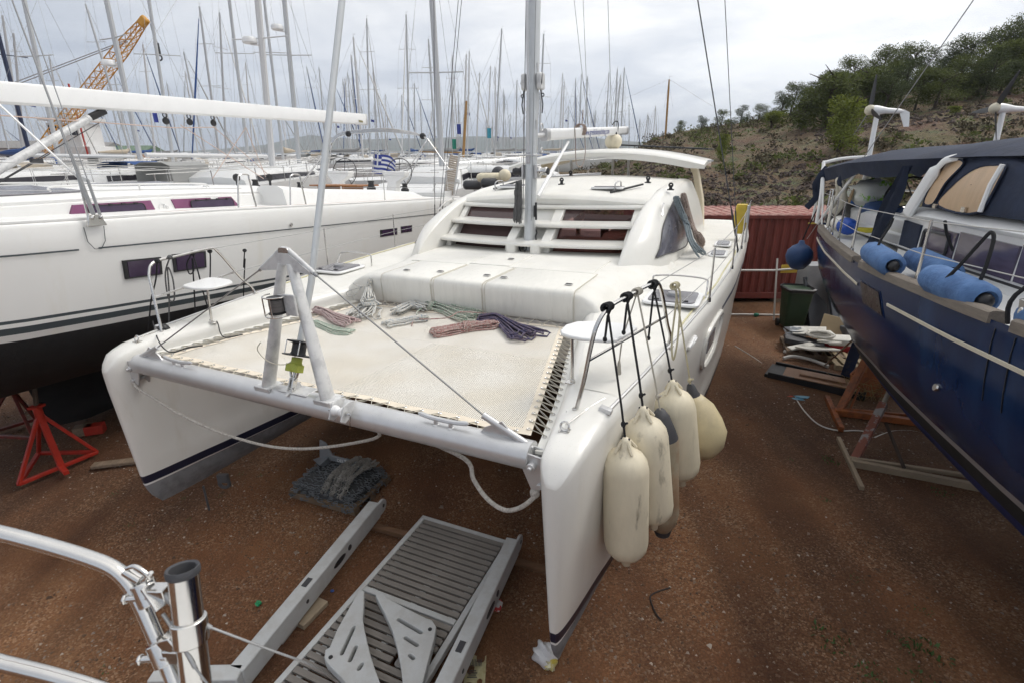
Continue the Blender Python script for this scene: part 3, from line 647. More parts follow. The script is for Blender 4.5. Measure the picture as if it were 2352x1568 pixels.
# spare line spool held on the left leg
sp0 = cy(k7, 1185, 372, .50); mb = MB(); mb.lathe([(.062, -.062), (.064, -.055), (.05, -.05), (.05, .05), (.064, .055), (.062, .062)], 20, Matrix.Translation(sp0)); spool = obj('line_spool', mb, BLACK, cat)
mb = MB(); mb.lathe([(.052, -.045), (.053, 0), (.052, .045)], 20, Matrix.Translation(sp0)); obj('line_wrap', mb, mat('dull_steel_wrap', (.16, .15, .145), .5, metal=.5, var=.2, vscale=30, stretch=(.2, .2, 8)), spool)
mb = MB()
for dz in (-.075, .07): mb.tube([sp0+Vector((.09*math.cos(a), -.085*math.sin(a), dz)) for a in np.linspace(-.3, 3.5, 14)], .005, 5)
for a in (1.2, 2.4): mb.tube([sp0+Vector((.09*math.cos(a), -.085*math.sin(a), -.075)), sp0+Vector((.09*math.cos(a), -.085*math.sin(a), .07))], .005, 5)
obj('wire_guard', mb, STEEL, spool); mb = MB(); mb.box(sp0+Vector((.10, .04, 0)), (.11, .02, .16)); mb.box(sp0+Vector((.03, .055, 0)), (.13, .012, .13)); obj('spool_plate', mb, ALUW, spool, bevel=.004)
# anchor roller on the beam
c = cy(k7, 1615, 1075, .46); mb = MB()
for dx in (-.06, .052): mb.prism([(-.07, -.05), (-.02, .05), (.04, .06), (.12, .04), (.08, 0), (.02, -.06), (-.03, -.08)], .010, Matrix(((0, 0, 1, c.x+dx), (1, 0, 0, c.y), (0, 1, 0, c.z), (0, 0, 0, 1))))
ar = obj('anchor_roller', mb, ALUW, beam)
mb = MB(); mb.lathe([(.042, -.048), (.038, -.025), (.026, 0), (.038, .025), (.042, .048)], 16, Matrix.Translation(c+Vector((0, -.01, -.005)))@Matrix.Rotation(R(90), 4, 'Y')); obj('roller', mb, WHITE, ar)
mb = MB(); mb.tube([c+Vector((-.1, -.01, -.005)), c+Vector((.1, -.01, -.005))], .012, 8); mb.tube([c+Vector((.1, -.01, -.005)), c+Vector((.11, -.03, -.05)), c+Vector((.10, -.03, -.12))], .004, 5); obj('roller_pin', mb, STEEL, ar)

# ---- trampoline
def net_mat():
    m = bpy.data.materials.new('trampoline_mesh'); m.use_nodes = True; t = m.node_tree; b = t.nodes['Principled BSDF']; out = t.nodes['Material Output']
    b.inputs['Roughness'].default_value = .8
    co = t.nodes.new('ShaderNodeTexCoord'); sx = t.nodes.new('ShaderNodeSeparateXYZ'); t.links.new(co.outputs['Object'], sx.inputs[0])
    def M(op, a, b=None):
        n = t.nodes.new('ShaderNodeMath'); n.operation = op
        for i, q in enumerate((a, b)):
            if q is None: continue
            if isinstance(q, (int, float)): n.inputs[i].default_value = q
            else: t.links.new(q, n.inputs[i])
        return n.outputs[0]
    w = 2*math.pi/.030
    h = M('MULTIPLY', M('SINE', M('MULTIPLY', sx.outputs[0], w)), M('SINE', M('MULTIPLY', sx.outputs[1], w)))
    hole = M('GREATER_THAN', M('ABSOLUTE', h), .60)
    n = t.nodes.new('ShaderNodeTexNoise'); n.inputs['Scale'].default_value = 2.2; n.inputs['Detail'].default_value = 6; t.links.new(co.outputs['Object'], n.inputs['Vector'])
    r = t.nodes.new('ShaderNodeValToRGB'); e = r.color_ramp.elements; e[0].position = .35; e[0].color = (.80, .745, .64, 1); e[1].position = .65; e[1].color = (.87, .835, .76, 1)
    t.links.new(n.outputs[0], r.inputs[0]); t.links.new(r.outputs[0], b.inputs['Base Color'])
    tr = t.nodes.new('ShaderNodeBsdfTransparent'); mx = t.nodes.new('ShaderNodeMixShader'); t.links.new(hole, mx.inputs[0]); t.links.new(b.outputs[0], mx.inputs[1]); t.links.new(tr.outputs[0], mx.inputs[2]); t.links.new(mx.outputs[0], out.inputs[0])
    return m
NETM = net_mat(); BORDER = mat('webbing_border', (.74, .66, .54), .8, var=.1, vscale=8, bump=.2, bscale=150)
def net_x(y): # left and right border edges
    t = (y-.73)/(3.0-.73); return (-1.95+.62*t, 2.0-.555*t)
def net_z(x, y):
    l, r = net_x(y); u = (x-l)/(r-l); v = (y-.73)/2.27
    return 2.165-.06*math.sin(math.pi*min(1, max(0, u)))*math.sin(math.pi*min(1, max(0, v)))+.006*math.sin(x*9+y*3)+.004*math.sin(y*14)
nb_ = .075
mb = MB(); U = np.linspace(0, 1, 41); V = np.linspace(0, 1, 31)
mb.loft([[Vector((l+nb_+(r-l-2*nb_)*u, y, net_z(l+nb_+(r-l-2*nb_)*u, y))) for u in U] for y in [.73+nb_+(2.27-2*nb_)*v for v in V] for l, r in [net_x(y)]], closed=False)
net = obj('trampoline', mb, NETM, cat, ang=180)
mb = MB(); ring_o, ring_i = [], []
for a, b, n in ((0, 1, 30), (1, 2, 24), (2, 3, 30), (3, 4, 24)):
    for i in range(n):
        f = i/n
        if a == 0: u, v = f, 0
        elif a == 1: u, v = 1, f
        elif a == 2: u, v = 1-f, 1
        else: u, v = 0, 1-f
        y = .73+2.27*v; l, r = net_x(y); x = l+(r-l)*u; ring_o.append(Vector((x, y, net_z(x, y)+.002)))
        y2 = .73+nb_+(2.27-2*nb_)*v; l, r = net_x(y2); x2 = l+nb_+(r-l-2*nb_)*u; ring_i.append(Vector((x2, y2, net_z(x2, y2)+.004)))
mb.loft([ring_o+[ring_o[0]], ring_i+[ring_i[0]]], closed=False); obj('net_border', mb, BORDER, net, ang=180)
GROM = MB(); GROM.torus((0, 0, 0), .011, .0045, 10, 5); GROM = mesh_of('grommet', GROM, STEEL)
CORD = mat('lacing_cord', (.62, .58, .48), .8, bump=.2, bscale=400)
def grom(p):
    o = bpy.data.objects.new('grommet', GROM); COL.objects.link(o); o.parent = net; o.location = p
lace = {}
def lacing(name, A, B, slack=.0):
    mb = MB(); pts = []
    for i, (a, b) in enumerate(zip(A, B)):
        pts += [a+Vector((0, 0, .004)), b+Vector((0, 0, .006))]
    mb.tube(pts, .0032, 4); mb.tube([p for i in range(len(A)-1) for p in (B[i], (B[i]+A[i+1])/2+Vector((0, 0, -.008)), A[i+1])], .0028, 4); obj(name, mb, CORD, net)
for s in (-1, 1):
    A, B = [], []
    for i in range(21):
        y = .80+2.12*i/20; l, r = net_x(y); x = (r if s > 0 else l)-s*.03; A.append(Vector((x, y, net_z(x, y)+.008))); yb = y-.02; B.append(Vector((s*(HC-SI(T_in, yb)-.05), yb, 2.155)))
    for p in A+B: grom(p)
    lacing('side_lacing', A, B)
A, B = [], []
for i in range(25):
    x = -1.86+3.74*i/24; A.append(Vector((x, .76, net_z(x, .76)+.008))); B.append(Vector((x+.06, .672, 2.165)))
for p in A: grom(p)
lacing('front_lacing', A, B)
A, B = [], []
for i in range(15):
    x = -1.1+2.45*i/14; A.append(Vector((x, 2.965, net_z(x, 2.965)+.008))); B.append(Vector((x+.04, 3.075, 2.19)))
for p in A+B: grom(p)
lacing('rear_lacing', A, B)

# ---- pulpit seats, both bows
for s in (-1, 1):
    def m(*p): return Vector((s*p[0], p[1], p[2]))
    main = cat_rom([m(2.235, .94, 2.27), m(2.28, .97, 2.5), m(2.315, 1.0, 2.75), m(2.345, 1.03, 2.90), m(2.385, 1.13, 2.985), m(2.44, 1.42, 2.995), m(2.535, 1.86, 2.995), m(2.575, 1.98, 2.93), m(2.61, 2.22, 2.58), m(2.625, 2.36, 2.42), m(2.60, 2.385, 2.31)], 5)
    mb = MB(); mb.tube(main, .0145, 8); pul = obj('pulpit_rail', mb, STEEL, cat)
    mb = MB(); mb.tube([m(2.30, .99, 2.655), m(2.60, 2.16, 2.655)], .011, 7); obj('mid_rail', mb, STEEL, pul)
    mb = MB(); mb.tube([m(2.07, 1.375, 2.27), m(2.05, 1.40, 2.665)], .0125, 7); obj('seat_post', mb, STEEL, pul)
    mb = MB()
    for x, y in ((2.235, .94), (2.60, 2.385), (2.07, 1.375)): mb.box(m(x, y, SI(T_shz, y)+.028), (.11, .055, .01)); 
    for x, y in ((2.235, .94), (2.60, 2.385), (2.07, 1.375)): mb.lathe([(.02, 0), (.019, .03)], 8, Matrix.Translation(m(x, y, SI(T_shz, y)+.03)))
    obj('rail_foot', mb, STEEL, pul, bevel=.003)
    poly = [(1.95, 1.42), (1.98, 1.36), (2.06, 1.32), (2.16, 1.305), (2.34, 1.33), (2.395, 1.37), (2.455, 1.60), (2.47, 1.70), (2.43, 1.745), (2.30, 1.75), (2.12, 1.73), (2.0, 1.67), (1.945, 1.56)]
    mb = MB(); mb.prism([(s*x, y) for x, y in poly], .028, Matrix.Translation((0, 0, 2.665))); obj('bow_seat', mb, WHITE, cat, bevel=.009)
# ---- deck hatches with guard rails
for s in (-1, 1):
    c = Vector((s*2.44, 3.73, 2.385)); mb = MB(); mb.prism(rrect(.60, .60, .08), .03, Matrix.Translation(c)); h = obj('deck_hatch', mb, WHITE, cat, bevel=.01)
    mb = MB(); mb.prism(rrect(.49, .49, .06), .012, Matrix.Translation(c+Vector((0, 0, .03)))); obj('hatch_pane', mb, SMOKE, h)
    mb = MB(); mb.lathe([(.075, 0), (.075, .02), (.065, .035), (.03, .042)], 18, Matrix.Translation(c+Vector((0, .02, .042)))); obj('hatch_vent', mb, mat('grey_vent', (.30, .30, .31), .5), h)
    mb = MB()
    for d in (-.15, .15): mb.box(c+Vector((d, -.2, .046)), (.06, .03, .012))
    obj('hatch_handle', mb, BLACK, h, bevel=.004)
    mb = MB(); z = 2.36; mb.tube(cat_rom([(s*2.13, 4.12, z), (s*2.13, 4.13, z+.14), (s*2.17, 4.14, z+.19), (s*2.44, 4.17, z+.20), (s*2.71, 4.14, z+.19), (s*2.75, 4.12, z+.14), (s*2.75, 4.02, z)], 5), .011, 7); obj('hatch_guard', mb, STEEL, cat)
    for y in (6.75, 7.75):
        c = Vector((s*2.66, y, 2.375)); mb = MB(); mb.prism(rrect(.28, .5, .06), .025, Matrix.Translation(c)); h = obj('deck_hatch', mb, WHITE, cat, bevel=.008)
        mb = MB(); mb.prism(rrect(.2, .42, .05), .012, Matrix.Translation(c+Vector((0, 0, .025)))); obj('hatch_pane', mb, SMOKE, h)
    # stanchions and lifelines
    sy = (3.9, 5.75, 7.6, 9.4); tops = []
    for y in sy:
        x = HC+SI(T_out, y)*.94-.02; z = SI(T_shz, y)+.03; mb = MB(); mb.tube([(s*x, y, z), (s*(x+.0), y+.02, z+.60)], [.0125, .010], 7); mb.lathe([(.022, 0), (.018, .05)], 8, Matrix.Translation((s*x, y, z))); obj('stanchion', mb, STEEL, cat); tops.append(Vector((s*x, y+.02, z+.585)))
    for dz, st in ((0, Vector((s*2.545, 1.87, 2.99))), (-.29, Vector((s*2.605, 2.16, 2.655)))):
        mb = MB(); mb.tube([st]+[t+Vector((0, 0, dz)) for t in tops]+[Vector((s*2.95, 11.2, 2.85+dz))], .0038, 5); obj('lifeline', mb, WIRE, cat)
    # bow eye with a lashing
    x, y = s*2.25, .70; z = SI(T_shz, y)+.04; mb = MB(); mb.torus((x, y, z+.02), .028, .008, 14, 6, Matrix.Rotation(R(70), 3, 'X')); mb.box((x, y, z-.012), (.07, .06, .01)); eye = obj('bow_eye', mb, STEEL, cat)
    mb = MB(); mb.tube([(x, y+.02, z+.02), (s*2.30, .96, z+.015)], .005, 5); mb.tube([(s*2.30, .96, z+.015), (s*2.375, 1.18, 2.31)], .008, 6); obj('lashing', mb, STEEL, eye)
    # chock on the rail
    mb = MB(); mb.prism([(-.05, 0), (.05, 0), (.05, .03), (-.03, .05)], .05, Matrix(((1, 0, 0, s*2.42-.025*0), (0, 0, 1, 1.0), (0, 1, 0, 2.285), (0, 0, 0, 1)))); obj('fairlead', mb, ALU, cat, bevel=.005)
    # jackline rope lying inside the toe rail
    mb = MB(); mb.tube([(s*(HC+SI(T_out, y)*.94-.085+.012*math.sin(y*3)), y, SI(T_shz, y)+.045) for y in np.linspace(2.9, 7.3, 40)], .009, 6); obj('furling_line', mb, mat('pale_line', (.62, .58, .36), .8), cat)
mb = MB(); mb.lathe([(.05, 0), (.055, .02), (.03, .05)], 12, Matrix.Translation((-2.3, 1.0, 2.31))); mb.box((-2.3, 1.0, 2.32), (.16, .05, .03)); obj('deck_pad', mb, BLACK, cat, bevel=.006)

# ---- mast, boom and rigging
def my(z): return 5.33+(z-2.5)*.078
def mx_(z): return 0.0
nm_ = 20
mb = MB(); mb.loft([[Vector((.083*math.cos(a), my(z)+.115*math.sin(a), z)) for a in [2*math.pi*k/nm_ for k in range(nm_)]] for z in (2.46, 4, 8, 16.5)]); mast = obj('mast', mb, MASTG, cat, ang=50)
mb = MB(); mb.box((0, my(4)-.118, 4.5), (.03, .012, 3.4)); 
for z in (2.9, 4.35, 5.1): mb.box((.082, my(z)-.03, z), (.006, .03, .12))
obj('mast_plates', mb, ALU, mast)
for sx_ in (-1, 1):
    z = 3.70; p = Vector((sx_*.085, my(z), z)); mb = MB(); mb.box(p+Vector((sx_*.02, 0, 0)), (.05, .16, .20)); wb = obj('winch_base', mb, ALU, mast, bevel=.01)
    Mx = Matrix.Translation(p+Vector((sx_*.05, -.01, 0)))@Matrix.Rotation(R(90*sx_), 4, 'Y')
    mb = MB(); mb.lathe([(.075, 0), (.075, .02), (.055, .035), (.05, .07), (.058, .10), (.062, .12), (.05, .13)], 20, Mx); obj('winch_drum', mb, STEEL if sx_ > 0 else BLACK, wb)
    mb = MB(); mb.lathe([(.05, .125), (.05, .15), (.02, .155)], 16, Mx); obj('winch_top', mb, BLACK, wb)
mb = MB(); z = 3.93; mb.tube(cat_rom([(-.2, my(z)-.02, z), (-.12, my(z)-.12, z), (0, my(z)-.16, z), (.12, my(z)-.12, z), (.17, my(z), z)], 4), .012, 6); mb.box((0, my(z)-.12, z-.04), (.06, .02, .16)); obj('halyard_bar', mb, STEEL, mast)
for sx_, z in ((-1, 4.92), (1, 4.92)):
    mb = MB(); mb.prism(rrect(.17, .22, .04), .07, Matrix(((0, 0, 1, sx_*.12-.035), (1, 0, 0, my(z)), (0, 1, 0, z), (0, 0, 0, 1)))); lb = obj('lazy_jack_block', mb, ALUW, mast, bevel=.012)
    mb = MB(); mb.torus((sx_*.16, my(z)-.02, z-.18), .02, .008, 10, 5, Matrix.Rotation(R(90), 3, 'X')); mb.tube([(sx_*.15, my(z)-.02, z+.1), (sx_*.16, my(z)-.06, z-.02), (sx_*.13, my(z)-.03, z-.1), (sx_*.165, my(z)-.03, z-.30), (sx_*.15, my(z)-.02, z-.42)], .009, 6); obj('shackle_chain', mb, RUBBER, lb)
mb = MB(); mb.box((.092, my(3.12)-.05, 3.13), (.02, .03, .17)); mb.box((.115, my(3.12)-.05, 3.13), (.03, .02, .26)); obj('mast_cleat', mb, BLACK, mast, bevel=.006)
mb = MB(); mb.tube([(.12+.012*math.sin(k*2), my(2.7)-.03, 2.86-.05*k) for k in range(8)], .012, 5); mb.tube(cat_rom([(-.09, my(2.6)-.12, 2.66), (-.1, my(2.6)-.17, 2.60), (-.05, my(2.6)-.2, 2.54), (.02, my(2.6)-.18, 2.58), (-.02, my(2.6)-.14, 2.66)], 4, True), .012, 6, closed=True); obj('reefing_gear', mb, BLACK, mast)
bm0, bm1 = Vector((0, 5.95, 4.222)), Vector((0, 11.17, 4.432))
mb = MB(); dv = (bm1-bm0).normalized(); uu = dv.cross(Vector((1, 0, 0))).normalized()*-1
if uu.z < 0: uu = -uu
mb.loft([[p+Vector((x*.062, 0, 0))+uu*z*.088 for x, z in rrect(2, 2, .55)] for p in (bm0, bm1)]); boom = obj('boom', mb, WHITE, cat, ang=40)
mb = MB(); mb.loft([[p+Vector((x*.066, 0, 0))+uu*z*.092 for x, z in rrect(2, 2, .55)] for p in (bm1-dv*.12, bm1+dv*.03)]); mb.torus(bm1+uu*.11-dv*.1, .035, .007, 10, 5, Matrix.Rotation(R(90), 3, 'Y')); obj('boom_end', mb, ALU, boom)
mb = MB(); mb.loft([[p+Vector((x*.066, 0, 0))+uu*z*.092 for x, z in rrect(2, 2, .55)] for p in (bm0-dv*.02, bm0+dv*.12)]); mb.tube([(0, my(4.2)+.1, 4.2), bm0], .035, 8); mb.torus((0, 5.85, 4.33), .05, .012, 12, 6, Matrix.Rotation(R(90), 3, 'Y')); mb.torus((0, 5.85, 4.0), .035, .012, 12, 6, Matrix.Rotation(R(90), 3, 'Y')); obj('gooseneck', mb, ALU, boom)
# lettering along the boom
def text_mesh(body, size, mat4, m, name, parent=None, ext=.001, shear=0):
    cu = bpy.data.curves.new(name, 'FONT'); cu.body = body; cu.size = size; cu.extrude = ext; cu.align_x = 'CENTER'; cu.align_y = 'CENTER'; cu.shear = shear
    t = bpy.data.objects.new(name, cu); COL.objects.link(t); dg = bpy.context.evaluated_depsgraph_get(); dg.update()
    me = bpy.data.meshes.new_from_object(t.evaluated_get(dg)); bpy.data.objects.remove(t); me.transform(mat4); me.materials.clear(); me.materials.append(m)
    return obj(name, me, m, parent)
NAVYT = mat('navy_lettering', (.03, .05, .22), .5)
ctr = bm0+dv*((8.62-5.95)/dv.y); Mx = Matrix.Identity(4)
for i in range(3): Mx[i][0] = dv[i]; Mx[i][1] = uu[i]; Mx[i][2] = (1, 0, 0)[i]; Mx[i][3] = (ctr+Vector((.0635, 0, 0)))[i]
tx = text_mesh('www.greekislesyachting.com', .15, Matrix.Identity(4), NAVYT, 'boom_lettering', boom)
wdt = max(v.co.x for v in tx.data.vertices)-min(v.co.x for v in tx.data.vertices); tx.data.transform(Matrix.Diagonal((1.75/wdt, 1, 1, 1))); tx.data.transform(Mx)
va, vb = Vector((.02, 5.62, 3.32)), Vector((0, 7.07, 4.13))
mb = MB(); mb.tube([va, va+(vb-va)*.62], .034, 10); mb.tube([va+(vb-va)*.6, vb], .025, 10); obj('boom_vang', mb, WHITE, cat)
# shrouds
SH = [((1552, 0), (1700, 560), 2.93, 7.2), ((1553, 0), (1690, 520), 2.93, 7.3), ((1665, 0), (1690, 510), 2.93, 7.1)]
k1d = lambda x, y: (x/KP, y/KP)
for (a, b, xx, yy) in SH:
    for s in (1, -1):
        lo = Vector((s*2.93, yy, 2.36)); hi = CAT.at(*k1d(*a), 'y', yy-.4) if s > 0 else None
        if s > 0: d = hi-lo; top = lo+d*(13.5-2.36)/d.z
        else: top = Vector((-top.x, top.y, top.z))
        if top.x*s < .05: top.x = s*.05
        mb = MB(); mb.tube([lo+(top-lo)*.06, top], .0055, 5); mb.tube([lo, lo+(top-lo)*.06], .011, 6); obj('shroud', mb, DWIRE, cat)
for s in (-1, 1):
    mb = MB(); mb.tube([(s*.07, my(3)-.12, 3.0), (s*.075, my(8)-.13, 8), (s*.03, my(14)-.1, 14)], .006, 5); obj('halyard', mb, DWIRE if s < 0 else WIRE, mast)
for x, z0 in ((-.55, 4.1), (.5, 4.1)):
    mb = MB(); mb.tube([(0, 8.2, 4.40), (x*.5, my(9), 11.0)], .0045, 5); obj('lazy_jack', mb, WIRE, cat)
mb = MB(); mb.tube([(0, 9.9, 4.5), (0, my(15)+.2, 16)], .006, 5); obj('topping_lift', mb, WIRE, cat)
# ------------------------------------------------------------------ white sloop to the left (local x towards the catamaran, y aft)
whi = thing('sailing_yacht', 'large white sloop with grey waterline stripes and black keel beside the catamaran', 'yacht', WHI.mat)
WGEL = mat('white_topside', (.74, .735, .715), .33, var=.03, vscale=.8, col2=(.655, .63, .56), mixscale=1.6, mixlo=.54, mixhi=.85, coat=.25, stretch=(1.5, 1.5, .35))
WDECK = mat('white_deck', (.78, .775, .755), .5, var=.03, vscale=2)
STRG = mat('slate_stripe', (.055, .068, .075), .4, var=.05)
ANTB = mat('black_antifouling', (.012, .012, .013), .8, var=.25, vscale=4, bump=.15, bscale=40)
TEAK = mat('teak', (.30, .13, .045), .5, var=.2, vscale=6, stretch=(8, 1, 8))
W_hb = [(-4.7, .02), (-4.2, .32), (-3.2, .95), (-2, 1.58), (-1, 1.97), (0, 2.25), (1, 2.36), (2.5, 2.42), (5, 2.46), (9, 2.44), (12.6, 2.36)]
W_sh = [(-4.7, 3.52), (-1, 3.33), (2.6, 3.30), (6, 3.23), (12.6, 3.11)]
def wdz(y): return -.058*(max(y, -3)+.35) if y < 4 else -.252-.025*(y-4)
W_bot = [(-4.7, 2.6), (-4.0, 2.0), (-2.5, 1.45), (0, 1.08), (3, .98), (6, 1.02), (9, 1.25), (12.6, 1.55)]
def wrow(y, i):
    b = SI(W_hb, y); zs = SI(W_sh, y); d = wdz(y); zb = SI(W_bot, y)
    tab = [(.985, zs), (1.0, zs-.05), (.995, zs-.3), (.985, 2.62+d), (.975, 2.365+d), (.973, 2.33+d), (.97, 2.285+d), (.962, 2.21+d), (.95, 2.135+d), (.93, 2.0+d), (.84, 1.7+d), (.62, 1.36+d), (.32, 1.14+d), (0, 1.06+d)]
    f, z = tab[i]; z = max(z, zb+.02*(13-i)*0) if i < 13 else zb
    return f*b, max(z, zb)
ys_w = [-4.7, -4.4, -3.8, -3.2, -2.6, -2, -1.4, -.7, 0, .8, 1.6, 2.5, 4, 5.5, 7, 9, 11, 12.6]
def wstrip(a, b):
    mb = MB()
    for s in (1, -1): mb.loft([[Vector((s*wrow(y, i)[0], y, wrow(y, i)[1])) for i in range(a, b+1)] for y in ys_w], closed=False)
    y = 12.6; mb.add([Vector((wrow(y, i)[0], y, wrow(y, i)[1])) for i in range(a, b+1)]+[Vector((-wrow(y, i)[0], y, wrow(y, i)[1])) for i in range(b, a-1, -1)], [tuple(range(2*(b-a+1)))])
    return mb
hw = obj('hull', wstrip(0, 4), WGEL, whi, ang=60)
for a, m_, n_ in ((4, STRG, 'upper_stripe'), (5, WGEL, 'white_line'), (6, STRG, 'lower_stripe'), (7, WGEL, 'white_line')): obj(n_, wstrip(a, a+1), m_, hw)
obj('antifouling', wstrip(8, 13), ANTB, hw, ang=60)
mb = MB(); mb.loft([[Vector((x+a*w, y, z)) for a, y in ((0, y0), (1, y0+.35), (1, y1-.7), (0, y1), (-1, y1-.7), (-1, y0+.35))] for x, y0, y1, z, w in ((0, .95, 4.3, 1.3, .16), (0, 1.1, 3.9, .5, .13), (0, 1.1, 4.2, .34, .24), (0, 1.2, 4.2, .16, .22))]); obj('fin_keel', mb, ANTB, whi, ang=50)
mb = MB(); mb.loft([[Vector((a*.05, y, z)) for a, y in ((0, 10.6), (1, 10.75), (0, 11.3), (-1, 10.75))] for z in (1.6, .55)]); obj('rudder', mb, ANTB, whi)
mb = MB(); rr = []
for y in ys_w: b = SI(W_hb, y)*.985; zs = SI(W_sh, y); rr.append([Vector((x*b, y, zs-.02+.07*(1-abs(x)**2))) for x in np.linspace(-1, 1, 11)])
mb.loft(rr, closed=False); obj('deck', mb, WDECK, whi, ang=60)
mb = MB()
for s in (1, -1): mb.tube([(s*(SI(W_hb, y)*.985-.02), y, SI(W_sh, y)+.015) for y in np.linspace(-4.5, 12.5, 40)], .022, 6)
obj('toe_rail', mb, WDECK, whi)
def wside(y, z): # point on the near topside
    zs = SI(W_sh, y); b = SI(W_hb, y); return Vector((b*(.985+.015*min(1, max(0, (z-2.3)/.6)))+.004, y, z))
for y0, y1 in ((-3.8, .60), (.80, 10.8)):
    mb = MB(); ys = np.linspace(y0, y1, 24); mb.loft([[wside(y, 3.022-.0265*(y+.2)+d)+Vector((.002, 0, 0)) for d in (-.009, .009)] for y in ys], closed=False); obj('cove_line', mb, STRG, hw)
def wpanel(name, q, m, off=.004, parent=None, inset=None, k=1.0):
    c = [sum(p[0] for p in q)/4, sum(p[1] for p in q)/4]; mb = MB(); P = [wside(c[0]+(y-c[0])*k, c[1]+(z-c[1])*k)+Vector((off, 0, 0)) for y, z in q]
    mb.add(P+[p-Vector((.05, 0, 0)) for p in P], [(0, 1, 2, 3), (4, 5, 6, 7), (0, 1, 5, 4), (1, 2, 6, 5), (2, 3, 7, 6), (3, 0, 4, 7)]); return obj(name, mb, m, parent or whi)
for q in ([(1.045, 2.812), (1.535, 2.787), (1.52, 2.562), (1.04, 2.585)], [(1.705, 2.795), (2.222, 2.772), (2.20, 2.541), (1.695, 2.558)], [(7.10, 2.60), (7.93, 2.57), (7.93, 2.41), (7.10, 2.44)], [(8.13, 2.585), (8.75, 2.565), (8.75, 2.405), (8.13, 2.425)]):
    w = wpanel('hull_window', q, BLACK); wpanel('pane', q, PURPD, .010, w, k=.84)
mb = MB(); p = wside(4.05, 2.985); mb.lathe([(.035, 0), (.03, .012), (.015, .014)], 14, Matrix.Translation(p)@Matrix.Rotation(R(90), 4, 'Y')); obj('drain_outlet', mb, STEEL, whi)
# chainplate cover
mb = MB(); M4 = Matrix(((0, 0, 1, 2.37), (1, 0, 0, .80), (0, 1, 0, 3.27), (0, 0, 0, 1))); mb.prism([(-.10, -.02), (.12, -.02), (.07, .10), (-.06, .12)], .035, M4); mb.tube([(2.41, .75, 3.33), (2.41, .78, 3.37)], .02, 8); mb.tube([(2.41, .86, 3.32), (2.41, .86, 3.36)], .02, 8); obj('chainplate', mb, STEEL, whi, bevel=.006)
mb = MB(); P = [wside(.80+a, b)+Vector((.003, 0, 0)) for a, b in ((-.10, 3.24), (-.095, 3.08), (-.04, 2.99), (.03, 2.985), (.09, 3.07), (.11, 3.24))]; mb.tube(P, .004, 4); obj('chainplate_seam', mb, STRG, hw)
# coachroof
ys_k = [-2.2, -1.9, -1.2, -.3, .6, 2, 3.4, 4.6, 5.2]
def kw(y): return SI([(-2.2, .55), (-1.2, .98), (0, 1.3), (1, 1.47), (3, 1.55), (5.2, 1.5)], y)
def kz(y): return SI([(-2.2, 3.36), (-1.9, 3.46), (-.3, 3.58), (1.5, 3.63), (4, 3.64), (5.2, 3.60)], y)
mb = MB(); rr = []
for y in ys_k:
    w, z = kw(y), kz(y); rr.append([Vector((s*a*w, y, b)) for s, q in ((1, 1), (-1, -1)) for a, b in (((1.03, 3.22), (1.0, z-.16), (.985, z-.145), (.99, z-.11), (.95, z-.075), (.55, z-.01)) if s > 0 else ((.55, z-.01), (.95, z-.075), (.99, z-.11), (.985, z-.145), (1.0, z-.16), (1.03, 3.22)))])
mb.loft(rr); cr = obj('coachroof', mb, WDECK, whi, ang=40)
def kpt(y, z, off): return Vector((kw(y)*(1.03-.03*(z-3.22)/(kz(y)-.16-3.22))+off, y, z))
for q in ([(1.13, 3.262), (2.31, 3.258), (2.27, 3.452), (1.24, 3.44)], [(2.64, 3.247), (3.93, 3.242), (3.76, 3.448), (2.60, 3.452)]):
    mb = MB(); P = [kpt(y, z, .006) for y, z in q]; mb.add(P+[p-Vector((.05, 0, 0)) for p in P], [(0, 1, 2, 3), (4, 5, 6, 7), (0, 1, 5, 4), (1, 2, 6, 5), (2, 3, 7, 6), (3, 0, 4, 7)]); w = obj('cabin_window', mb, PURPLE, whi)
    y0, y1 = q[0][0]+.26, q[1][0]-.16; mb = MB(); pts = [((y0+y1)/2+a, 3.352+b) for a, b in rrect(y1-y0, .135, .045)]; mb.add([kpt(y, z, .014) for y, z in pts], [tuple(range(len(pts)))]); ip = obj('opening_pane', mb, PURPD, w)
    mb = MB(); mb.tube([kpt(y, z, .014) for y, z in pts], .008, 5, closed=True); 
    for k in range(4): mb.box(kpt(y0+.12+(y1-y0-.24)*k/3, 3.425, .018), (.02, .05, .02))
    obj('pane_frame', mb, BLACK, ip)
for x0, x1, y0, y1 in ((.05, .62, -.6, .55), (.68, 1.15, -.5, .5), (.05, .62, .65, 1.75), (.68, 1.15, .6, 1.7), (-.1, 1.0, 2.6, 3.9)):
    mb = MB(); zc = kz((y0+y1)/2)+.004-.05*((x0+x1)/2/1.4); mb.box(((x0+x1)/2, (y0+y1)/2, zc), (x1-x0, y1-y0, .022), Matrix.Rotation(R(4), 3, 'Y')@Matrix.Rotation(R(1), 3, 'X')); obj('roof_hatch', mb, SMOKE, whi, bevel=.01)
for y0, y1, x in ((1.2, 3.6, 1.22), (-.2, 3.3, -.9)):
    mb = MB(); z = kz(2.4)-.03; mb.tube(cat_rom([(x, y0, z), (x, y0+.08, z+.055), (x, (y0+y1)/2, z+.065), (x, y1-.08, z+.055), (x, y1, z)], 4), .013, 6); mb.tube([(x, (y0+y1)/2, z-.02), (x, (y0+y1)/2, z+.06)], .012, 6); obj('handrail', mb, WDECK, whi)
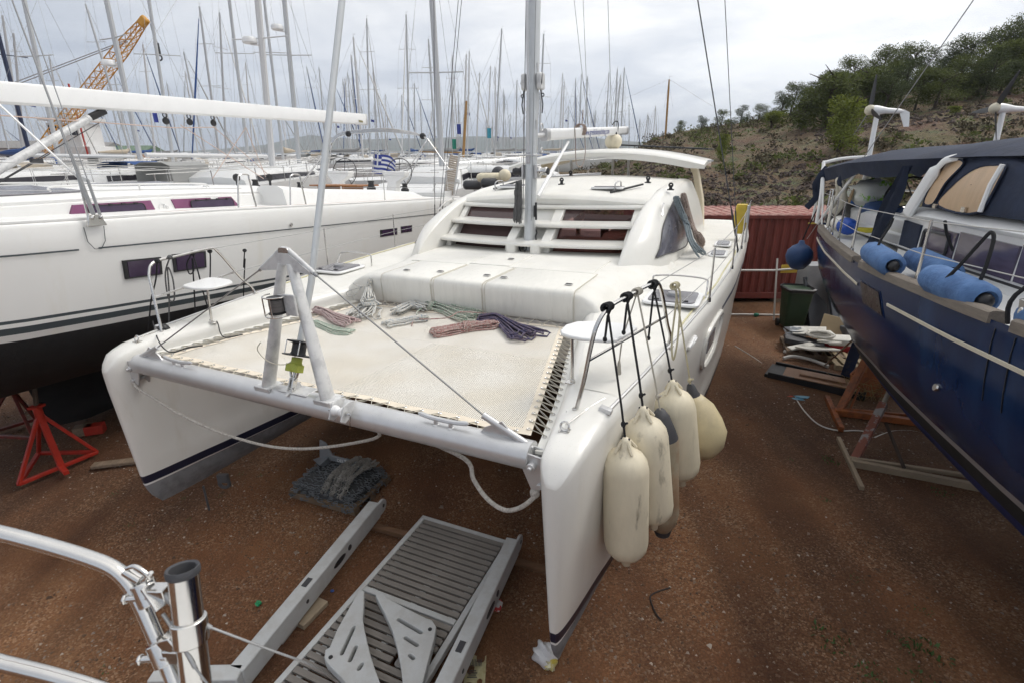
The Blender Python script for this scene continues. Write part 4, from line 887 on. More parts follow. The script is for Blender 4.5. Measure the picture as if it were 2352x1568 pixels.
# cockpit coamings, teak, winches, wheels
mb = MB()
for s in (1, -1):
    mb.loft([[Vector((s*x, y, z)) for x, z in ((2.1, 3.12), (2.0, h-.06), (1.88, h), (1.55, h), (1.45, h-.05), (1.4, 3.1))] for y, h in ((4.5, 3.62), (5.5, 3.54), (8, 3.46), (10, 3.35), (10.6, 3.22))], caps=True)
obj('cockpit_coaming', mb, WDECK, whi, ang=60)
mb = MB(); mb.box((0, 8, 3.14), (2.6, 6.5, .03)); obj('cockpit_sole', mb, TEAK, whi)
for x, y, w in ((-.1, 9, .45), (.62, 9, .95)):
    mb = MB(); mb.box((x, y, 3.53), (w, 1.1, .035)); mb.box((x, y, 3.33), (.1, .9, .36)); obj('cockpit_table_leaf', mb, TEAK, whi, bevel=.008)
for x, y in ((1.7, 8.1), (1.7, 9.9), (-1.7, 8.1), (-1.7, 9.9)):
    z = SI([(8, 3.46), (10, 3.36)], y); mb = MB(); mb.lathe([(.11, 0), (.11, .06), (.08, .08), (.065, .16), (.085, .2), (.075, .215)], 18, Matrix.Translation((x, y, z))); obj('winch', mb, BLACK, whi)
for x in (-.55, 1.24):
    y = 10.5; mb = MB(); Mx = Matrix.Rotation(R(80), 3, 'X'); mb.torus((x, y, 3.86), .40, .012, 30, 6, Mx)
    for k in range(5): a = R(72*k+90); mb.tube([(x, y, 3.86), Vector((x, y, 3.86))+Mx@Vector((.41*math.cos(a), .41*math.sin(a), 0))], .009, 5)
    wl = obj('steering_wheel', mb, BLACK, whi)
    mb = MB(); mb.loft([[Vector((x+a*w, y-.2+dy+b*d, z)) for a, b in ((-1, -1), (1, -1), (1, 1), (-1, 1))] for z, w, d, dy in ((3.1, .16, .16, -.3), (3.6, .14, .14, -.15), (3.76, .34, .16, -.02), (3.90, .36, .16, .0))]); obj('helm_pedestal', mb, WDECK, whi, bevel=.03)
# gate rails, stanchions, lifelines
for y0, y1 in ((3.1, 3.49), (4.32, 4.75)):
    mb = MB(); mb.tube(cat_rom([(2.27, y0, 3.29), (2.25, y0+.1, 3.72), (2.25, y0+.15, 3.80), (2.25, (y0+y1)/2+.04, 3.815), (2.25, y1-.06, 3.80), (2.25, y1-.05, 3.72), (2.27, y1, 3.29)], 5), .014, 7); obj('gate_rail', mb, STEEL, whi)
for y in (-1.6, .86, 7.62, 10.6):
    x = SI(W_hb, y)-.13; z = SI(W_sh, y); mb = MB(); mb.tube([(x, y, z), (x-.01, y, z+.62)], [.0135, .01], 7); obj('stanchion', mb, STEEL, whi)
for dz in (.60, .32):
    mb = MB(); mb.tube([(SI(W_hb, y)-.14, y, SI(W_sh, y)+dz) for y in (-3.8, -1.6, .86, 3.2)], .0035, 4); mb.tube([(2.26, y, SI(W_sh, y)+dz-.04*(y > 11)) for y in (4.7, 7.62, 10.6, 12.3)], .0035, 4); obj('lifeline', mb, WIRE, whi)
mb = MB(); mb.tube([(2.18+.02*math.sin(y*5), y, SI(W_sh, y)+.02) for y in np.linspace(1.2, 10.6, 60)], .009, 5); obj('deck_line', mb, mat('red_fleck_line', (.45, .33, .28), .8), whi)
# mast, boom, vang
mb = MB(); mb.loft([[Vector((.12*math.cos(a), .75+.17*math.sin(a), z)) for a in [2*math.pi*k/16 for k in range(16)]] for z in (3.5, 19)]); obj('mast', mb, MASTG, whi, ang=50)
mb = MB(); b0, b1 = Vector((0, .95, 4.79)), Vector((0, 10.89, 5.34)); mb.loft([[p+Vector((x*.09*q, 0, z*.145*q)) for x, z in ((-.6, -1), (.6, -1), (.95, -.8), (1, .75), (.8, 1), (-.8, 1), (-1, .75), (-.95, -.8))] for p, q in ((b0, .95), (b1, 1))]); wb = obj('boom', mb, WHITE, whi, ang=45)
mb = MB(); mb.loft([[p+Vector((x*.095, 0, z*.152)) for x, z in ((-.6, -1), (.6, -1), (.95, -.8), (1, .75), (.8, 1), (-.8, 1), (-1, .75), (-.95, -.8))] for p in (b1-Vector((0, .03, .002)), b1+Vector((0, .05, .003)))]); obj('boom_end', mb, ALU, wb)
mb = MB(); mb.box((.096, 10.55, 5.26), (.004, .22, .05)); obj('maker_badge', mb, mat('badge', (.25, .22, .1), .5), wb)
for py in ((1105, 765), (1265, 765), (1425, 770)):
    p = WHI.at(*crop(0, 0, 1.68)(*py), 'x', 0); p.z = b0.z+(b1.z-b0.z)*(p.y-b0.y)/(b1.y-b0.y)-.15; mb = MB(); mb.torus(p+Vector((0, 0, -.02)), .04, .01, 12, 5, Matrix.Rotation(R(90), 3, 'Y')); mb.lathe([(.055, -.02), (.062, 0), (.055, .02)], 14, Matrix.Translation(p+Vector((0, 0, -.115)))@Matrix.Rotation(R(90), 4, 'Y')); obj('mainsheet_block', mb, BLACK, wb)
v0, v1 = Vector((0, .95, 3.58)), Vector((0, 3.02, 4.74)); mb = MB(); mb.tube([v0, v0+(v1-v0)*.90], .058, 12); mb.tube([v0+(v1-v0)*.88, v0+(v1-v0)*.9], .064, 12); vg = obj('boom_vang', mb, ALUW, whi)
mb = MB(); mb.bar(v0+(v1-v0)*.9, v1+Vector((0, .08, .02)), .07, .10); obj('vang_end', mb, BLACK, vg, bevel=.02)
mb = MB(); mb.tube([v0+Vector((.05, .1, -.06)), v0+(v1-v0)*.95+Vector((.05, 0, -.12))], .007, 5); mb.tube([v0+Vector((-.05, .1, -.1)), v0+(v1-v0)*.6+Vector((.0, 0, -.16))], .007, 5); mb.box(v0+(v1-v0)*.47+Vector((.02, 0, -.15)), (.05, .14, .07)); obj('vang_tackle', mb, RUBBER, vg)
mb = MB(); zb = lambda y: b0.z+(b1.z-b0.z)*(y-b0.y)/(b1.y-b0.y)
mb.tube([(.03, .9, 4.53), (.03, 4.3, 4.60), (.03, 5.2, 4.68)], .009, 5); mb.tube([(.02, 4.45, 4.66), (.35, 6.0, 3.72)], .008, 5); mb.tube([(.02, 5.2, 4.70), (.3, 6.3, 3.75)], .008, 5); mb.tube([(.0, 6.1, 4.75), (-.2, 5.2, 3.72)], .008, 5); mb.tube([(.0, 6.1, 4.75), (.25, 6.2, 3.75)], .008, 5); obj('mainsheet', mb, mat('red_fleck_rope', (.55, .42, .36), .8), whi)
for y in (5.3, 6.25):
    mb = MB(); mb.lathe([(.07, -.03), (.08, 0), (.07, .03)], 14, Matrix.Translation((.3, y, 3.74))@Matrix.Rotation(R(90), 4, 'Y')); mb.tube([(.3, y, 3.5), (.3, y, 3.75)], .025, 8); obj('sheet_block', mb, BLACK, whi)
for a, b, r in (((2.40, .78, 3.38), (1.25, .78, 9.5), .008), ((2.40, .80, 3.38), (.1, .85, 14.5), .007), ((2.38, .88, 3.36), (1.0, 1.2, 9), .006), ((-2.3, .8, 3.38), (-1.2, .8, 10), .007)):
    a, b = Vector(a), Vector(b); mb = MB(); mb.tube([a, a+(b-a)*.07], .016, 6); mb.tube([a+(b-a)*.07, b], r, 5); obj('shroud', mb, WIRE, whi)
mb = MB(); mb.tube([(2.32, .80, 3.75), (1.45, .2, 5.2), (.9, -.2, 6.4)], .012, 5); obj('white_halyard', mb, WHITE, whi)
# folded bimini frame
mb = MB(); top = Vector((1.95, 11, 4.80))
for e in ((1.17, 11, 3.2), (1.35, 11.3, 3.25)): mb.tube([top, Vector(e)+Vector((.0, -.9, .05))], .016, 6)
mb.tube([top, (2.6, 11.0, 3.95)], .014, 6); mb.tube([(2.0, 11, 3.93), (2.75, 11, 3.97)], .014, 6)
for k in range(5): mb.tube(cat_rom([(-1.45, 11.2, 4.55+.025*k), (-1.1, 11.2, 4.90+.022*k), (-.3, 11.2, 5.0+.022*k), (.6, 11.2, 5.02+.022*k), (1.5, 11.15, 4.92+.012*k), (1.95, 11, 4.80)], 4), .015, 6)
for e in ((-1.75, 9.8, 3.3), (-2.1, 10.2, 3.3), (-1.9, 11.4, 3.4)): mb.tube([(-1.35, 11.2, 4.75), e], .015, 6)
bf = obj('bimini_frame', mb, STEEL, whi)
for c_ in ((-.75, 11.2, 4.98), (1.75, 11.1, 4.88)): mb = MB(); mb.sph(c_, (.1, .08, .09), 8, 6); obj('frame_tie', mb, BLACK, bf)
# boarding gangway standing on end at the transom
mb = MB(); A, Bq = Vector((1.80, 12.85, 3.2)), Vector((2.05, 12.8, 4.4))
for s in (-.17, .17): mb.bar(A+Vector((s, 0, 0)), Bq+Vector((s, 0, 0)), .035, .05, (0, 1, 0))
gw = obj('folded_gangway', mb, ALUW, whi)
for k in range(18): mb = MB(); mb.box(A+(Bq-A)*(k+.5)/18, (.31, .03, .058), Matrix.Rotation(R(12), 3, 'Y')); obj('gangway_slat', mb, mat('tan_slat', (.42, .35, .28), .7) if k == 0 else bpy.data.materials['tan_slat'], gw)
mb = MB(); mb.tube([(1.5, 12.5, 3.55), (2.3, 12.5, 3.56)], .015, 6); mb.tube([(2.25, 12.3, 3.15), (2.3, 12.5, 3.56)], .015, 6); mb.tube([(1.3, 12.5, 3.1), (1.5, 12.5, 3.55)], .015, 6); obj('pushpit_rail', mb, STEEL, whi)
# maker's lettering on the quarter
ty = 11.75; P = wside(ty, 2.93); Mx = Matrix(((0, 0, 1, P.x+.006), (1, 0, 0, ty), (0, 1, 0, P.z), (0, 0, 0, 1))); t1 = text_mesh('Hanse', .26, Mx, STRG, 'hull_lettering', hw, .001, .3); text_mesh('575', .1, Mx@Matrix.Translation((-.02, .17, 0)), STRG, 'hull_number', hw, .001)
mb = MB(); c = wside(12.3, 2.97)
for a0, r_ in ((0, .10), (1.6, .06)): mb.tube([c+Vector((.006, r_*math.cos(a0+a), r_*1.1*math.sin(a0+a))) for a in np.linspace(-.6, 3.6, 12)], .011, 5)
obj('hull_emblem', mb, STRG, hw)
mb = MB(); c = Vector((kw(2.45)+.008, 2.45, 3.355))
for a0, r_, d in ((0, .06, -.02), (0, .035, .03)): mb.tube([kpt(2.45+d+r_*math.cos(a), 3.34+r_*math.sin(a), .003) for a in np.linspace(-.2, 3.3, 10)], .006, 4)
obj('cabin_emblem', mb, WHITE, whi)
# ensign on a staff at the stern
fl = thing('ensign_flag', 'Greek flag with blue and white stripes on a staff at the white sloop stern', 'flag', WHI.mat)
f0 = Vector((-.42, 11.8, 3.85)); mb = MB(); mb.tube([f0+Vector((-.03, 0, -.5)), f0+Vector((.2, 0, .72))], .012, 6); obj('staff', mb, STEEL, fl)
BLUEF = mat('flag_blue', (.035, .055, .26), .8); WHF = mat('flag_white', (.7, .7, .72), .8)
def fpt(u, v): # u along fly, v up
    base = f0+Vector((.12, 0, .58))*v+Vector((.02, 0, 0)); return base+Vector((.80*u, .09*math.sin(u*9+v*2)*u**.5, -.20*u*u-.02*math.sin(u*8)+.0))
for i in range(9):
    mb = MB(); v0_, v1_ = 1-(i+1)/9, 1-i/9; u0 = .40 if i < 5 else 0
    mb.loft([[fpt(u, v) for u in np.linspace(u0, 1, 14)] for v in (v0_, (v0_+v1_)/2, v1_)], closed=False); obj('stripe', mb, BLUEF if i % 2 == 0 else WHF, fl, ang=180)
mb = MB(); mb.loft([[fpt(u, v) for u in np.linspace(0, .4, 8)] for v in np.linspace(4/9, 1, 7)], closed=False); obj('canton', mb, BLUEF, fl, ang=180)
for (a, b, c, d) in ((.16, .24, 4/9, 1), (0, .4, .66, .78)):
    mb = MB(); mb.loft([[fpt(u, v)+Vector((0, -.004*1, 0)) for u in np.linspace(a, b, 8)] for v in np.linspace(c, d, 6)], closed=False); obj('cross_bar', mb, WHF, fl, ang=180)

# ---- boat stands under the white sloop
RED = mat('red_paint', (.42, .026, .012), .5, var=.15, vscale=5, col2=(.25, .03, .015), mixscale=9, mixlo=.55, mixhi=.75)
DRED = mat('dull_red_paint', (.20, .03, .02), .6, var=.2, vscale=5, col2=(.11, .03, .02), mixscale=8)
WOOD = mat('weathered_wood', (.22, .16, .11), .85, var=.25, vscale=5, stretch=(6, 1, 6))
ks = crop(0, 1300, 1.96)
def g0(k, x, y, z=0.0): p = onz(*k(x, y), z); return p
def stand(label, feet, apex, m, r=.028):
    st = thing('boat_stand', label, 'boat stand', Matrix.Translation((feet[0]+feet[1]+feet[2])/3), 'stands propping the white sloop'); o = (feet[0]+feet[1]+feet[2])/3
    F3 = [f-o+Vector((0, 0, .04)) for f in feet]; A = apex-o
    for i in range(3):
        mb = MB(); mb.bar(F3[i], A, .042, .042); obj('leg', mb, m, st, bevel=.005); mb = MB(); mb.bar(F3[i], F3[(i+1) % 3], .05, .045); obj('base_bar', mb, m, st, bevel=.005)
    mb = MB(); mb.tube([A-Vector((0, 0, .12)), A+Vector((0, 0, .12))], .05, 10); mb.box(A+Vector((0, 0, .10)), (.13, .13, .03)); obj('screw_collar', mb, m, st)
    mb = MB(); mb.tube([A+Vector((0, 0, .1)), A+Vector((-.12, .22, .45))], .028, 8); obj('jack_screw', mb, mat('rusty_steel', (.10, .07, .05), .8, var=.3, vscale=9) if 'rusty_steel' not in bpy.data.materials else bpy.data.materials['rusty_steel'], st)
    mb = MB(); mb.box(A+Vector((-.14, .24, .49)), (.28, .22, .06), Matrix.Rotation(R(25), 3, 'Y')); obj('wooden_pad', mb, WOOD, st, bevel=.006)
    return st
fA, fB, fC = g0(ks, 155, 1265), g0(ks, 770, 1010), g0(ks, 310, 1020)
apex = ony(*ks(305, 690), (fA.y+fB.y)/2+.05)
s1 = stand('bright red tripod boat stand with a short spike foot, nearest under the white sloop', [fA, fB, fC], apex, RED)
o = (fA+fB+fC)/3; mid = (fA+fB)/2-o; mb = MB(); mb.bar(mid+Vector((.02, .0, .06)), apex-o, .07, .06); obj('centre_leg', mb, RED, s1, bevel=.005); q = g0(ks, 530, 1180)-o; mb = MB(); mb.bar(mid+Vector((0, 0, .06)), q+Vector((0, 0, .05)), .06, .06); obj('spike_foot', mb, RED, s1, bevel=.005)
fA, fB, fC = g0(ks, -140, 880), g0(ks, 270, 900), g0(ks, 290, 750)
stand('dull dark red boat stand at the left picture edge behind the bright red one', [fA, fB, fC], ony(*ks(75, 480), (fA.y+fB.y)/2+.1), DRED)
mb = MB(); a, b = g0(ks, 725, 1100, .03), g0(ks, 1065, 1060, .03); mb.bar(a, b+(b-a)*.3, .12, .05); tag(obj('wooden_plank', mb, WOOD, bevel=.01), 'weathered plank lying on gravel beside the left catamaran bow', 'plank')
for i, (x, y, m_, lb) in enumerate(((670, 850, WOOD, 'brown wooden block under the black keel'), (755, 840, RED, 'red painted block beside the black keel'))):
    c = g0(ks, x, y); mb = MB(); mb.box((0, 0, .07), (.24, .16, .14), R(20)); bl = obj('keel_block', mb, m_, bevel=.01); bl.location = (c.x, c.y, 0); tag(bl, lb, 'block')
# ------------------------------------------------------------------ navy yacht to the right (local -x towards the catamaran, y aft)
blu = thing('sailing_yacht', 'navy blue yacht with white cabin, torn navy bimini and two wind generators', 'yacht', BLU.mat)
NHULL = mat('oxidised_navy', (.007, .020, .068), .14, col2=(.020, .050, .120), mixscale=1.3, mixlo=.46, mixhi=.74, var=.12, vscale=3, coat=0, stretch=(1, 1, .4), spec=.22)
BOTB = mat('blue_antifouling', (.012, .03, .17), .7, var=.25, vscale=6)
TAPE = mat('grey_boot_stripe', (.33, .32, .33), .5)
CREAML = mat('cream_cove_line', (.62, .57, .45), .5)
WTEAK = mat('weathered_teak', (.20, .17, .14), .85, var=.2, vscale=5, stretch=(9, 1, 9), bump=.3, bscale=40)
NCLOTH = mat('navy_canvas', (.012, .02, .045), .85, var=.2, vscale=5, bump=.25, bscale=12)
TANW = mat('tan_window', (.50, .34, .20), .35, var=.12, vscale=3, stretch=(1, 3, .6))
B_hb = [(-6.4, .03), (-5.5, .5), (-4, 1.15), (-2.5, 1.62), (-1, 1.90), (.5, 2.0), (2, 2.02), (3.5, 1.96), (5, 1.86), (6.3, 1.70), (7.2, 1.52), (7.5, 1.42)]
B_sh = [(-6.4, 3.35), (-3, 3.0), (-.3, 2.885), (1.5, 2.84), (3, 2.80), (5.8, 2.88), (7.5, 2.93)]
def brise(y): return 1.15*max(0, (y-2.6)/4.9)**1.5+.9*max(0, (-y-1)/5.4)**2
B_rows = [(1.0, 0, 'sheer'), (1.0, -.16, 'sheer'), (.985, 2.45, ''), (.955, 2.1, ''), (.915, 1.88, ''), (.85, 1.68, ''), (.825, 1.60, ''), (.80, 1.51, ''), (.775, 1.42, ''), (.70, 1.23, ''), (.45, .98, ''), (0, .78, '')]
def brow(y, i):
    f, z, k = B_rows[i]; b = SI(B_hb, y); zs = SI(B_sh, y)
    if k: return f*b, zs+z
    d = brise(y); lo = .78+d; hi = zs-.18
    z = hi-(hi-lo)*((zs-.16-z)/(zs-.16-.78))**(1 if d < .05 else .9); return f*b, min(z, hi)
ys_b = [-6.4, -5.8, -5, -4, -3, -2, -1, 0, 1, 2, 2.8, 3.6, 4.4, 5.2, 6, 6.7, 7.2, 7.5]
def bstrip(a, b):
    mb = MB()
    for s in (1, -1): mb.loft([[Vector((s*brow(y, i)[0], y, brow(y, i)[1])) for i in range(a, b+1)] for y in ys_b], closed=False)
    y = 7.5; mb.add([Vector((brow(y, i)[0], y, brow(y, i)[1])) for i in range(a, b+1)]+[Vector((-brow(y, i)[0], y, brow(y, i)[1])) for i in range(b, a-1, -1)], [tuple(range(2*(b-a+1)))])
    return mb
hb_ = obj('hull', bstrip(0, 5), NHULL, blu, ang=60); obj('boot_stripe', bstrip(5, 6), TAPE, hb_); obj('black_band', bstrip(6, 8), ANTB, hb_); obj('antifouling', bstrip(8, 11), BOTB, hb_, ang=60)
mb = MB(); mb.loft([[Vector((a*w, y, z)) for a, y in ((0, y0), (1, y0+.4), (1, y1-.6), (0, y1), (-1, y1-.6), (-1, y0+.4))] for y0, y1, z, w in ((-2.2, 2.0, .95, .2), (-1.8, 1.7, .22, .16))]); obj('fin_keel', mb, BOTB, blu, ang=50)
mb = MB(); mb.loft([[Vector((x*SI(B_hb, y)*.99, y, SI(B_sh, y)-.05+.05*(1-x*x))) for x in np.linspace(-1, 1, 9)] for y in ys_b], closed=False); obj('deck', mb, WDECK, blu, ang=60)
for y0, y1 in ((-4, .02), (.06, 2.88), (3.2, 6.6)):
    if y0 == -4: y0, y1 = -4, -.05-.12
    mb = MB(); mb.loft([[Vector((-SI(B_hb, y)+a, y, SI(B_sh, y)+b)) for a, b in ((-.02, -.03), (-.02, .045), (.0, .06), (.075, .06), (.09, .03), (.09, -.03))] for y in np.linspace(y0, y1, 16)]); obj('toe_rail', mb, WTEAK, blu, ang=40)
mb = MB(); mb.loft([[Vector((SI(B_hb, y)-a, y, SI(B_sh, y)+b)) for a, b in ((-.02, -.03), (-.02, .045), (.075, .06), (.09, -.03))] for y in np.linspace(-5, 6.6, 16)]); obj('toe_rail', mb, WTEAK, blu)
def bside(y, z, off=0):
    lo = [brow(y, i) for i in range(12)]; zz_ = [q[1] for q in lo][::-1]; xx_ = [q[0] for q in lo][::-1]; return Vector((-float(np.interp(z, zz_, xx_))-off, y, z))
for y0, y1 in ((2.82, 6.4), (-4.5, 1.75)):
    mb = MB(); mb.loft([[bside(y, SI([(-4, 2.75), (-.5, 2.645), (1.8, 2.575), (2.8, 2.572), (5.7, 2.70), (6.5, 2.75)], y)+d, o) for d, o in ((-.018, .004), (-.014, .012), (.014, .012), (.018, .004))] for y in np.linspace(y0, y1, 20)], closed=False); obj('cove_line', mb, CREAML, hb_)
q = [(2.74, 2.65), (1.97, 2.665), (1.80, 2.42), (2.56, 2.41)]
mb = MB(); P = [bside(y, z, .006) for y, z in q]; mb.add(P+[p+Vector((.08, 0, 0)) for p in P], [(0, 1, 2, 3), (4, 5, 6, 7), (0, 1, 5, 4), (1, 2, 6, 5), (2, 3, 7, 6), (3, 0, 4, 7)]); w = obj('hull_window', mb, NHULL, blu)
mb = MB(); c = sum(P, Vector())/4; mb.add([c+(p-c)*.90+Vector((-.008, 0, 0)) for p in P], [(0, 1, 2, 3)]); obj('pane', mb, mat('brown_pane', (.045, .03, .026), .25, var=.3), w)
mb = MB(); mb.lathe([(.035, 0), (.03, .012), (.012, .013)], 14, Matrix.Translation(bside(.62, 2.14))@Matrix.Rotation(R(-80), 4, 'Y')); obj('drain_outlet', mb, STEEL, blu)
for y in (-.02, -.23):
    mb = MB(); mb.tube([bside(y, z, .002) for z in np.linspace(2.3, 2.83, 5)], .007, 4); obj('hull_seam', mb, mat('dark_seam', (.006, .008, .015), .6) if 'dark_seam' not in bpy.data.materials else bpy.data.materials['dark_seam'], hb_)
mb = MB(); mb.box((-1.88, -.12, 2.93), (.03, .12, .26), Matrix.Rotation(R(-8), 3, 'Y')); mb.tube([(-1.92, -.12, 2.98), (-1.84, -.12, 2.98)], .03, 10); mb.box((-1.84, -.12, 3.12), (.02, .06, .2)); obj('chainplate', mb, STEEL, blu, bevel=.006)
# cabin trunk with dark side windows
def bc(y): return SI([(-4, .7), (-2, 1.05), (0, 1.25), (3, 1.30), (3.9, 1.28)], y)
mb = MB(); rr = []
for y in (-4, -3.6, -2, 0, 1.5, 3, 3.9):
    w = bc(y); h = SI([(-4, 2.95), (-3.6, 3.2), (-2, 3.42), (0, 3.48), (3, 3.5), (3.9, 3.48)], y); pr = [(1.0, 2.80), (.985, h-.18), (1.03, h-.165), (1.05, h-.13), (1.0, h-.06), (.55, h+.02)]
    rr.append([Vector((-a*w, y, b)) for a, b in pr]+[Vector((a*w, y, b)) for a, b in reversed(pr)])
mb.loft(rr); obj('cabin', mb, WHITE, blu, ang=45)
BWIN = mat('smoky_purple_glass', (.085, .07, .11), .12, var=.25, vscale=2, stretch=(1, 1, 6))
def bwin(y, z): return Vector((-bc(y)-.006, y, z))
for i, (y0, y1) in enumerate(((3.88, 3.32), (3.28, 2.42), (2.36, 1.35), (1.30, .3), (.25, -.9))):
    mb = MB(); P = [bwin(y0, 2.95), bwin(y1, 2.945), bwin(y1, 3.25), bwin(y0-(.25 if i == 1 else 0), 3.27)]; mb.add(P+[p+Vector((.06, 0, 0)) for p in P], [(0, 1, 2, 3), (4, 5, 6, 7), (0, 1, 5, 4), (1, 2, 6, 5), (2, 3, 7, 6), (3, 0, 4, 7)]); w = obj('cabin_window', mb, NCLOTH if i == 0 else BWIN, blu)
    if i in (1,):
        mb = MB(); pts = [bwin((2.85+a), 3.105+b)+Vector((-.008, 0, 0)) for a, b in rrect(.62, .22, .04)]; mb.tube(pts, .02, 5, closed=True); obj('opening_frame', mb, RUBBER, w)
mb = MB(); mb.loft([[Vector((-bc(y)-.03, y, z)) for z in (2.91, 2.935)] for y in np.linspace(-3, 3.9, 10)], closed=False); obj('cabin_moulding', mb, BLACK, blu)
# windscreen hoop and spray hood
mb = MB(); P = cat_rom([(-1.40, 3.50, 3.38), (-1.37, 3.36, 3.62), (-1.33, 3.16, 3.92), (-1.26, 2.96, 4.02), (-.8, 2.7, 4.06), (0, 2.6, 4.08), (.8, 2.7, 4.06), (1.25, 3.0, 4.02), (1.37, 3.36, 3.62), (1.40, 3.5, 3.38)], 5); mb.tube(P, [.085 if i < 10 or i > len(P)-11 else .04 for i in range(len(P))], 10, flat=.6); obj('windscreen_hoop', mb, WHITE, blu)
def hood(u, v): # u across from -1.35 to 1.35, v from front (0) to hoop (1)
    a = -1+2*u; z0 = 3.47; top = 4.0+.16*(1-a*a); y1 = 3.30-.5*(1-a*a)*.8; y0 = 1.1-.9*(1-a*a)
    h = z0+(top-z0)*(1-abs(a)**5)*math.sin(min(1, v*1.25+.08)*math.pi/2)**.75
    return Vector((a*1.30, y0+(y1-y0)*v, h))
def side(y, t): # left wall of the hood: y position, t 0 bottom 1 top
    top = SI([(.9, 3.55), (1.3, 3.80), (1.9, 3.96), (2.6, 4.02), (3.25, 4.05)], y); return Vector((-1.33+.12*t*t, y, 3.47+(top-3.47)*t))
mb = MB(); mb.loft([[side(y, t) for t in np.linspace(0, 1, 7)]+[Vector((x, y-.35*(1-(x/1.2)**2), side(y, 1).z+.15*(1-(x/1.21)**2))) for x in np.linspace(-1.0, 1.0, 9)]+[Vector((-side(y, t).x, y, side(y, t).z)) for t in np.linspace(1, 0, 7)] for y in (.9, 1.1, 1.5, 2, 2.6, 3.05, 3.35)], closed=False); hd = obj('spray_hood', mb, NCLOTH, blu, ang=60)
for q in ([(3.25, .08), (3.0, .10), (2.90, .5), (2.76, .86), (2.98, .94), (3.14, .90), (3.21, .5)], [(2.86, .06), (1.98, .05), (1.94, .84), (2.15, .90), (2.45, .80), (2.72, .45)]):
    mb = MB(); yt = [(p.x, p.y) for p in cat_rom([(a, b, 0) for a, b in q], 4, True)]; n = len(yt); cy_, ct_ = sum(a for a, b in yt)/n, sum(b for a, b in yt)/n; rg = [[side(cy_+(a-cy_)*f, ct_+(b-ct_)*f)+Vector((-.022, 0, 0)) for a, b in yt] for f in (1, .75, .5, .25, .02)]; R_ = rg[0]
    mb.loft(rg, caps=False); wn_ = obj('hood_window', mb, TANW, hd, ang=80)
    mb = MB(); mb.tube(R_, .012, 4, closed=True); obj('window_hem', mb, NCLOTH, wn_)
mb = MB(); mb.tube([(-1.37, 1.93, 3.5), (-1.36, 1.9, 3.75), (-1.33, 1.86, 3.93)], .022, 6); obj('hood_zip', mb, WHITE, hd)
for y in (2.9, 2.25): mb = MB(); mb.box((-1.37, y, 3.5), (.02, .08, .05)); obj('hood_buckle', mb, STEEL, hd)
# bimini with a torn edge
mb = MB(); rr = []
for j, y in enumerate(np.linspace(-.6, 7.4, 22)):
    e = SI([(-.6, 1.0), (2.6, 1.27), (4, 1.45), (5.5, 1.62), (7.4, 1.58)], y); zc = SI([(-.6, 4.06), (2.6, 4.12), (4.5, 4.12), (6, 4.10), (7.4, 4.02)], y)
    drop = (.10+.10*abs(math.sin(y*2.3))+.05*rnd.random())*(y > 3.3)+.02
    rr.append([Vector((-e+.10+.05*math.sin(y*5), y, zc-.10-drop)), Vector((-e, y, zc-.10))]+[Vector((-e+2*e*u, y, zc+.12*(1-(2*u-1)**2)+.02*math.sin(y*2.6+u*3)-.06*(abs(2*u-1) > .8))) for u in np.linspace(.04, .96, 9)]+[Vector((e, y, zc-.10)), Vector((e-.05, y, zc-.10-drop))])
mb.loft(rr, closed=False); bi = obj('bimini', mb, NCLOTH, blu, ang=70)
mb = MB(); mb.tube(cat_rom([(-1.5, 7.3, 3.95), (-1.62, 7.35, 3.7), (-1.58, 7.4, 3.45), (-1.72, 7.45, 3.2)], 5), [.08]*6+[.10]*5+[.06]*5, 7, flat=.35); obj('torn_cloth', mb, NCLOTH, bi); mb = MB(); mb.tube(cat_rom([(-1.5, 6.2, 3.9), (-1.53, 6.3, 3.72), (-1.45, 6.3, 3.6)], 5), [.06]*5+[.07]*3+[.02]*3, 6, flat=.4); obj('torn_cloth', mb, NCLOTH, bi)
mb = MB(); mb.tube(cat_rom([(-1.6, 7.0, 2.95), (-1.58, 7.15, 3.5), (-1.55, 7.5, 4.0), (-1.5, 7.55, 4.06), (-.9, 7.6, 4.15), (.9, 7.6, 4.15), (1.5, 7.55, 4.06), (1.6, 7.0, 2.95)], 5), .032, 8); mb.tube([(-1.6, 6.9, 2.95), (-1.45, 5.6, 3.95)], .022, 7); mb.tube([(-1.55, 7.6, 2.95), (-1.5, 7.75, 3.7)], .022, 7); mb.tube([(-1.6, 6.6, 2.95), (-1.56, 7.25, 3.75)], .016, 6); mb.tube([(-1.2, 7.5, 2.9), (-1.0, 6.6, 3.85)], .045, 8); obj('bimini_frame', mb, WHITE, blu)
# drape hanging from the hoop to the deck
mb = MB(); mb.loft([[Vector((-1.40-.10*t-.05*math.sin(u*9+t*5), 4.5-.95*t*1.0+u*(.6-.5*t), 2.86+1.08*t)) for u in np.linspace(-.55, .55, 9)] for t in np.linspace(0, 1, 9)], closed=False); obj('canvas_drape', mb, NCLOTH, blu, ang=70)
mb = MB(); mb.box((0, 5.4, 2.98), (2.4, 3.2, .2)); mb.box((-1.0, 5.4, 3.1), (.35, 3.0, .35)); mb.box((1.0, 5.4, 3.1), (.35, 3.0, .35)); obj('cockpit_coaming', mb, WHITE, blu, bevel=.05)
mb = MB(); mb.torus((-.62, 5.55, 3.42), .42, .018, 30, 6, Matrix.Rotation(R(65), 3, 'X')); 
for k in range(4): a = R(90*k+20); mb.tube([(-.62, 5.55, 3.42), Vector((-.62, 5.55, 3.42))+Matrix.Rotation(R(65), 3, 'X')@Vector((.41*math.cos(a), .41*math.sin(a), 0))], .01, 5)
obj('steering_wheel', mb, BLACK, blu)
